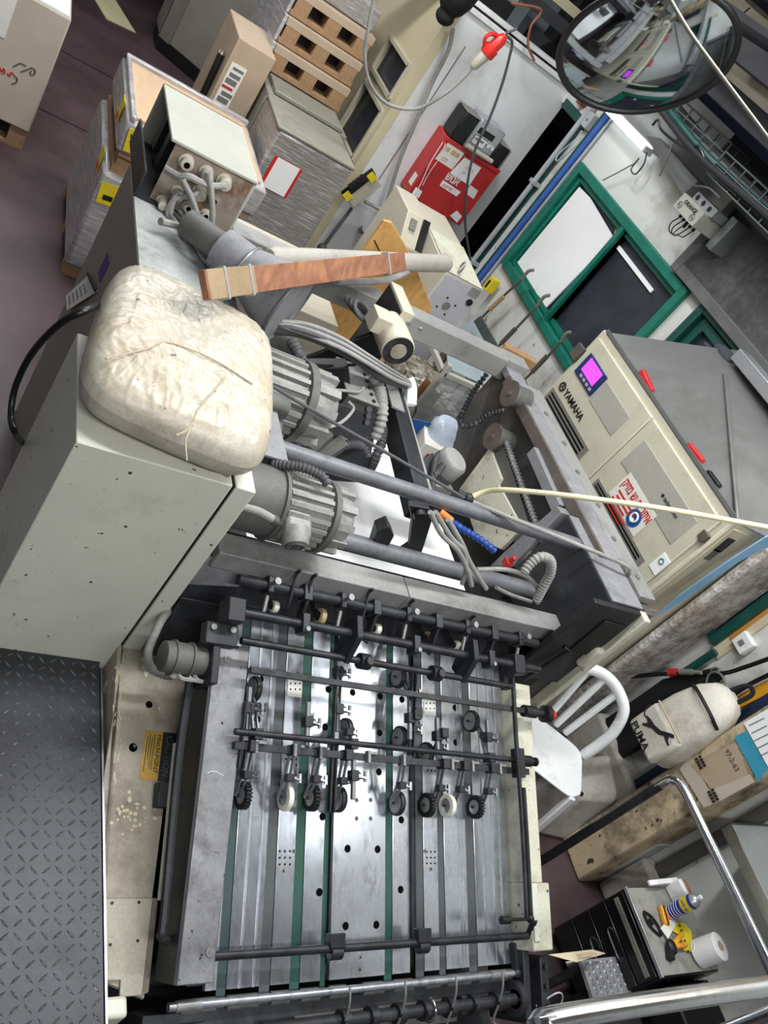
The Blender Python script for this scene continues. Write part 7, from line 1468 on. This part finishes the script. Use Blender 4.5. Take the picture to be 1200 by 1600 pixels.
hc(((790, 55), (800, 65), (797, 85), (785, 130), (765, 185), (742, 235), (730, 290), (727, 350), (735, 408)), 0.009, 'dark cable hanging in front of the red cabinet', 'cable_dark')
hc(((708, 45), (700, 80), (675, 130), (650, 190), (625, 250), (600, 330), (585, 370)), 0.014, 'thick grey cable slanting across the partition corner', 'cable_grey', X=-5.3)
hc(((800, 5), (845, 15), (830, 40), (825, 70), (835, 95)), 0.008, 'brown cable loop hanging above the partition', 'copper', X=-5.3)
hc(((808, 45), (790, 52)), 0.008, 'short cable holding the red plug', 'cable_dark')
c = at(705, 10, X=-5.2); ob('black_bag', MB().sph(c + V(0, 0, 0.12), 0.14, sq=(0.8, 0.8, 1.3)).sph(c + V(0, 0, -0.06), 0.05, sq=(1.2, 1.2, 1)), 'cloth_black', label='black plastic bag tied at the top of the partition corner', cat='bag')
# yellow and black guard strip with lamp rod on the partition
A, B = at(538, 305, X=-5.28), at(583, 270, X=-5.28); dd = (B - A).normalized()
t = thing('guard_strip', 'beige device strip with yellow and black edge on the partition', 'sensor strip', A)
pd = V(1, 0, 0).cross(dd).normalized()
if pd.z > 0: pd = -pd
ob('strip_body', MB().obox((A + B) / 2 + pd * 0.05, dd, (1, 0, 0), pd, (B - A).length / 2, 0.03, 0.05), 'beige_metal', t, bevel=0.004)
ob('black_edge', MB().obox((A + B) / 2 - pd * 0.004, dd, (1, 0, 0), pd, (B - A).length / 2 + 0.01, 0.036, 0.014), 'black', t, bevel=0.003)
for f in (0.08, 0.92): ob('yellow_end', MB().obox(A.lerp(B, f) + V(0.037, 0, 0), dd, (1, 0, 0), pd, 0.025, 0.003, 0.03), 'yellow', t, smooth=0)
for k in range(4): ob('terminal', MB().obox(A.lerp(B, 0.3 + 0.13 * k) - pd * 0.028 + V(0.01, 0, 0), dd, (1, 0, 0), pd, 0.014, 0.02, 0.012), 'dark_metal', t)
ob('mount_arm', MB().bar((A + B) / 2 + pd * 0.05, (A + B) / 2 + pd * 0.05 + V(-0.13, 0, 0), 0.03, 0.03), 'beige_metal', t)
ob('mount_rod', MB().cyl(at(503, 388, X=-5.2), at(550, 325, X=-5.3), 0.012, n=10), 'cable_dark', t)
ob('rod_foot', MB().sph(at(503, 388, X=-5.2), 0.035), 'brown_rod', t)
ob('bent_conduit', MB().tube([at(570, 315, X=-5.3), at(600, 330, X=-5.3), at(625, 345, X=-5.3), at(665, 350, X=-5.25), at(692, 358, X=-5.25), at(690, 366, X=-5.2)], 0.013, n=10), 'pipe_grey', label='bent grey conduit below the red cabinet', cat='pipe')
ob('knob', MB().cyl(at(566, 360, X=-5.36), at(572, 357, X=-5.30), 0.03, n=14), 'wheel_hub', label='round steel knob low on the white partition', cat='knob')
# beams above the partition
ob('roof_beam', MB().bar((-5.5, 1.6, 2.42), (-5.5, 3.9, 2.42), 0.16, 0.07), 'ceiling_dark', label='dark beam lying above the partition top', cat='beam')
ob('roof_beam', MB().bar((-5.75, 1.6, 2.52), (-5.75, 3.9, 2.52), 0.06, 0.06), 'cream_panel', label='pale narrow beam behind the partition top', cat='beam')
c = at(805, 5, X=-5.7); ob('roof_cabinet', MB().box((c.x - 0.4, c.y - 0.45, c.z - 0.02), (c.x, c.y + 0.02, c.z + 0.6)), 'panel_grey', label='grey box above the partition cut by the top edge', cat='box', bevel=0.01)
c = at(832, 25, X=-6.2); ob('duct_box', MB().obox(c, (0, 1, 0), (1, 0, 0), (0, 0, 1), 0.10, 0.1, 0.15), 'sheet_blue_grey', label='pale blue duct end behind the partition top', cat='duct')
# ---------------------------------------------------------------- round convex mirror
mc = V(-3.0, 2.09, 2.603); mn = V(0.82, 0.05, -0.58).normalized()
t = thing('convex_mirror', 'large round convex safety mirror with black rim', 'mirror', mc)
Rm = 0.31; Rs = 0.95; hs = Rs - math.sqrt(Rs * Rs - Rm * Rm)
prof = [(hs - (Rs - math.sqrt(Rs * Rs - r * r)), r) for r in [Rm * k / 24 for k in range(24, 0, -1)]]
ob('mirror_dome', MB().lathe(mc, mn, [(h, r) for h, r in prof] + [(hs, 0.001)], n=64), 'mirror', t, smooth=80)
ob('rim', MB().torus(mc, mn, Rm + 0.006, 0.013, n=64, k=10), 'black', t)
ob('back_shell', MB().lathe(mc - mn * 0.05, mn, [(0, Rm * 0.6), (0.03, Rm * 0.95), (0.045, Rm)], n=48), 'black', t)
ob('arm', MB().tube([mc - mn * 0.05, mc + V(-0.2, 0.2, 0.25), mc + V(-0.25, 1.34, 0.4)], 0.02, n=10, sub=1), 'dark_metal', t)
# ---------------------------------------------------------------- cable trays, ducts and pipes high on the window wall
def tray(x0, x1, y0, y1, z0, z1, label):
    t = thing('cable_tray', label, 'cable tray', ((x0 + x1) / 2, (y0 + y1) / 2, z0), 'wire mesh cable trays'); r = 0.0045
    for (y, z) in ((y0, z0), (y1, z0), (y0, z1), (y1, z1), ((y0 + y1) / 2, z0), (y0, (z0 + z1) / 2)): ob('long_wire', MB().cyl((x0, y, z), (x1, y, z), r, n=6), 'tray_dark', t)
    n = int((x1 - x0) / 0.09)
    for k in range(n + 1):
        x = x0 + (x1 - x0) * k / n; ob('cross_wire', MB().tube([(x, y0, z1), (x, y0, z0), (x, y1, z0), (x, y1, z1)], r, n=5, sub=1), 'tray_dark', t)
    return t
tray(-4.3, -3.5, 3.16, 3.32, 2.46, 2.56, 'wire cable tray below the mirror over the window')
tray(-3.45, -2.3, 3.12, 3.30, 2.40, 2.52, 'nearer wire cable tray above the filter panel')
for k in range(7):
    y_ = 3.12 + 0.03 * k; z_ = 2.44 + 0.02 * (k % 3)
    ob('tray_cable', MB().tube([(-4.7, y_, z_ + .06 + jit(.02)), (-4.2, y_ + jit(.02), z_ + 0.02 + jit(.02)), (-3.6, y_ + jit(.02), z_ - 0.01 + jit(.01)), (-3.0, y_ + jit(.02), z_ + jit(.01)), (-2.3, y_, z_ + jit(.02))], 0.016 + 0.004 * (k % 2), n=8), ('ceiling_dark', 'green_dark', 'cable_dark')[k % 3],
       label=('lowest black cable along the tray', 'thick dark green cable along the tray front', 'grey cable beside the dark green one on the tray', 'second black cable on the tray', 'middle dark green cable on the tray', 'thin grey cable at the tray back', 'black cable nearest the wall on the tray')[k], cat='cable')
ob('duct_and_shade', MB().bar((-4.6, 3.08, 2.72), (-2.2, 3.02, 2.66), 0.16, 0.10), 'ceiling_dark', label='long dark duct above the cable trays', cat='duct', bevel=0.006)
ob('duct_and_shade', MB().bar((-4.4, 3.28, 2.66), (-2.2, 3.28, 2.60), 0.10, 0.08), 'navy', label='dark blue duct between the trays and the wall', cat='duct', bevel=0.006)
ob('roof_timber', MB().bar((-4.4, 2.9, 2.90), (-2.2, 2.75, 2.86), 0.10, 0.16), 'ceiling_dark', label='dark timber beam above the ducts', cat='beam', bevel=0.006)
ob('duct_and_shade', MB().bar((-3.75, 3.39, 2.53), (-2.2, 3.39, 2.50), 0.08, 0.16), 'ceiling_dark', label='dark board added as roof shadow behind the nearer cable tray', cat='duct', bevel=0.006)  # no duct: dark board added to give the wall its roof shadow
struct('wall_upper_right', MB().box((-4.9, W - 0.012, 2.62), (1.5, W - 0.001, 3.58)), 'ceiling_beige', smooth=0)
ob('pale_pole', MB().tube([at(1043, -8, X=-1.95), at(1065, 30, X=-1.93), at(1095, 75, X=-1.9), at(1205, 222, X=-1.8)], 0.0048, n=10, sub=3), 'pole_grey', label='thin pale pole crossing in front of the mirror', cat='pole')
ob('dark_pipe', MB().cyl(at(1145, 45, Y=3.2), at(1215, 92, Y=3.2), 0.035, n=14), 'ceiling_dark', label='dark pipe at the top right corner', cat='pipe')
c = at(1185, 5, Y=3.2); ob('dark_lamp', MB().lathe(c + V(0, 0, -0.02), (0, 0, 1), [(0, 0.12), (0.03, 0.14), (0.1, 0.12), (0.25, 0.06)], n=24), 'black', label='dark lamp shade at the top right corner', cat='lamp')
ob('lamp_wire', MB().tube([at(1140, 42, Y=3.2), at(1160, 22, Y=3.2), at(1172, 12, Y=3.2)], 0.004, n=6), 'cable_black', label='thin black wire from the dark lamp', cat='wire')
for k, (a, b) in enumerate((((1080, 290), (1125, 310)), ((1050, 225), (1030, 275)))):
    ob('tie_wire', MB().tube([at(*a, Y=3.1), at((a[0] + b[0]) / 2 + 4, (a[1] + b[1]) / 2 - 6, Y=3.1), at(*b, Y=3.1)], 0.005, n=6), 'cable_dark', label=('loose dark wire over the amplifier', 'thin wire ends hanging from the tray')[k], cat='wire')
ob('loop_wire', MB().tube([at(1020, 195, Y=3.12), at(1028, 188, Y=3.1), at(1035, 205, Y=3.1), at(1075, 235, Y=3.1), at(1090, 228, Y=3.1), at(1100, 245, Y=3.1), at(1105, 262, Y=3.12)], 0.007, n=8), 'cable_black', label='black cable looping over the tray edge', cat='cable')
# amplifier with sheet duct behind it
YA = 3.2; A, B, C_, D = at(1051, 327, Y=YA), at(1067, 303, Y=YA), at(1102, 327, Y=YA), at(1088, 355, Y=YA)
ax0, ax1, az0, az1 = (A.x + B.x) / 2, (C_.x + D.x) / 2, (A.z + D.z) / 2, (B.z + C_.z) / 2
t = thing('signal_box', 'small white wall box with two round dials and cables below', 'signal box', ((ax0 + ax1) / 2, 3.3, az0))
ob('box_body', MB().box((ax0, YA, az0), (ax1, W - 0.01, az1)), 'panel_grey', t, bevel=0.004)
fp = ob('front_plate', MB().box((ax0, YA - 0.006, az0), (ax1, YA, az1)), 'panel_grey', t, bevel=0.002)
text('ORANGE', 0.03, V(ax0 + 0.045, YA - 0.008, az1 - 0.036), (1, 0, 0), (0, 0, 1), 'ink_black', fp, ext=0.0003, bold=True)
for x in (ax0 + 0.035, ax1 - 0.045): ob('dial', MB().torus((x, YA - 0.008, az0 + 0.028), (0, 1, 0), 0.016, 0.002, n=18, k=5).cyl((x, YA - 0.012, az0 + 0.028), (x, YA - 0.006, az0 + 0.028), 0.005, n=8), 'ink_grey', fp)
ob('top_block', MB().box((ax0 + 0.03, YA + 0.03, az1), (ax1 + 0.02, YA + 0.13, az1 + 0.045)), 'silver', t, bevel=0.003)
for k in range(3): ob('port', MB().cyl((ax0 + 0.06 + .06 * k, YA + 0.028, az1 + 0.022), (ax0 + 0.06 + .06 * k, YA + 0.035, az1 + 0.022), 0.014, n=10), 'black', t)
ob('side_bracket', MB().box((ax1 + 0.03, YA + 0.12, az0 - 0.03), (ax1 + 0.08, W - 0.01, az1 + 0.07)), 'steel_sheet', t, bevel=0.004)
for k in range(5):
    x = ax0 + 0.035 + 0.035 * k; ob('gland', MB().cyl((x, YA + 0.05, az0), (x, YA + 0.05, az0 - 0.02 - (0.02 if k == 2 else 0)), 0.009, n=8), 'black', t)
    ob('lead', MB().tube([(x, YA + 0.05, az0 - 0.02), (x - 0.03, YA + 0.06, az0 - 0.07), (ax0 - 0.03 + .02 * k, YA + 0.12, az0 - 0.11 + 0.005 * k), (ax0 - 0.06, YA + 0.2, az0 - 0.12)], 0.0035, n=6), 'cable_black', t)
ob('sheet_duct', MB().prism([at(*p, Y=3.3) for p in ((1008, 212), (1030, 215), (1090, 283), (1067, 305), (1035, 255))], (0, 0.12, 0)), 'steel_sheet', label='bent grey sheet duct beside the tube lamp', cat='duct', bevel=0.003)
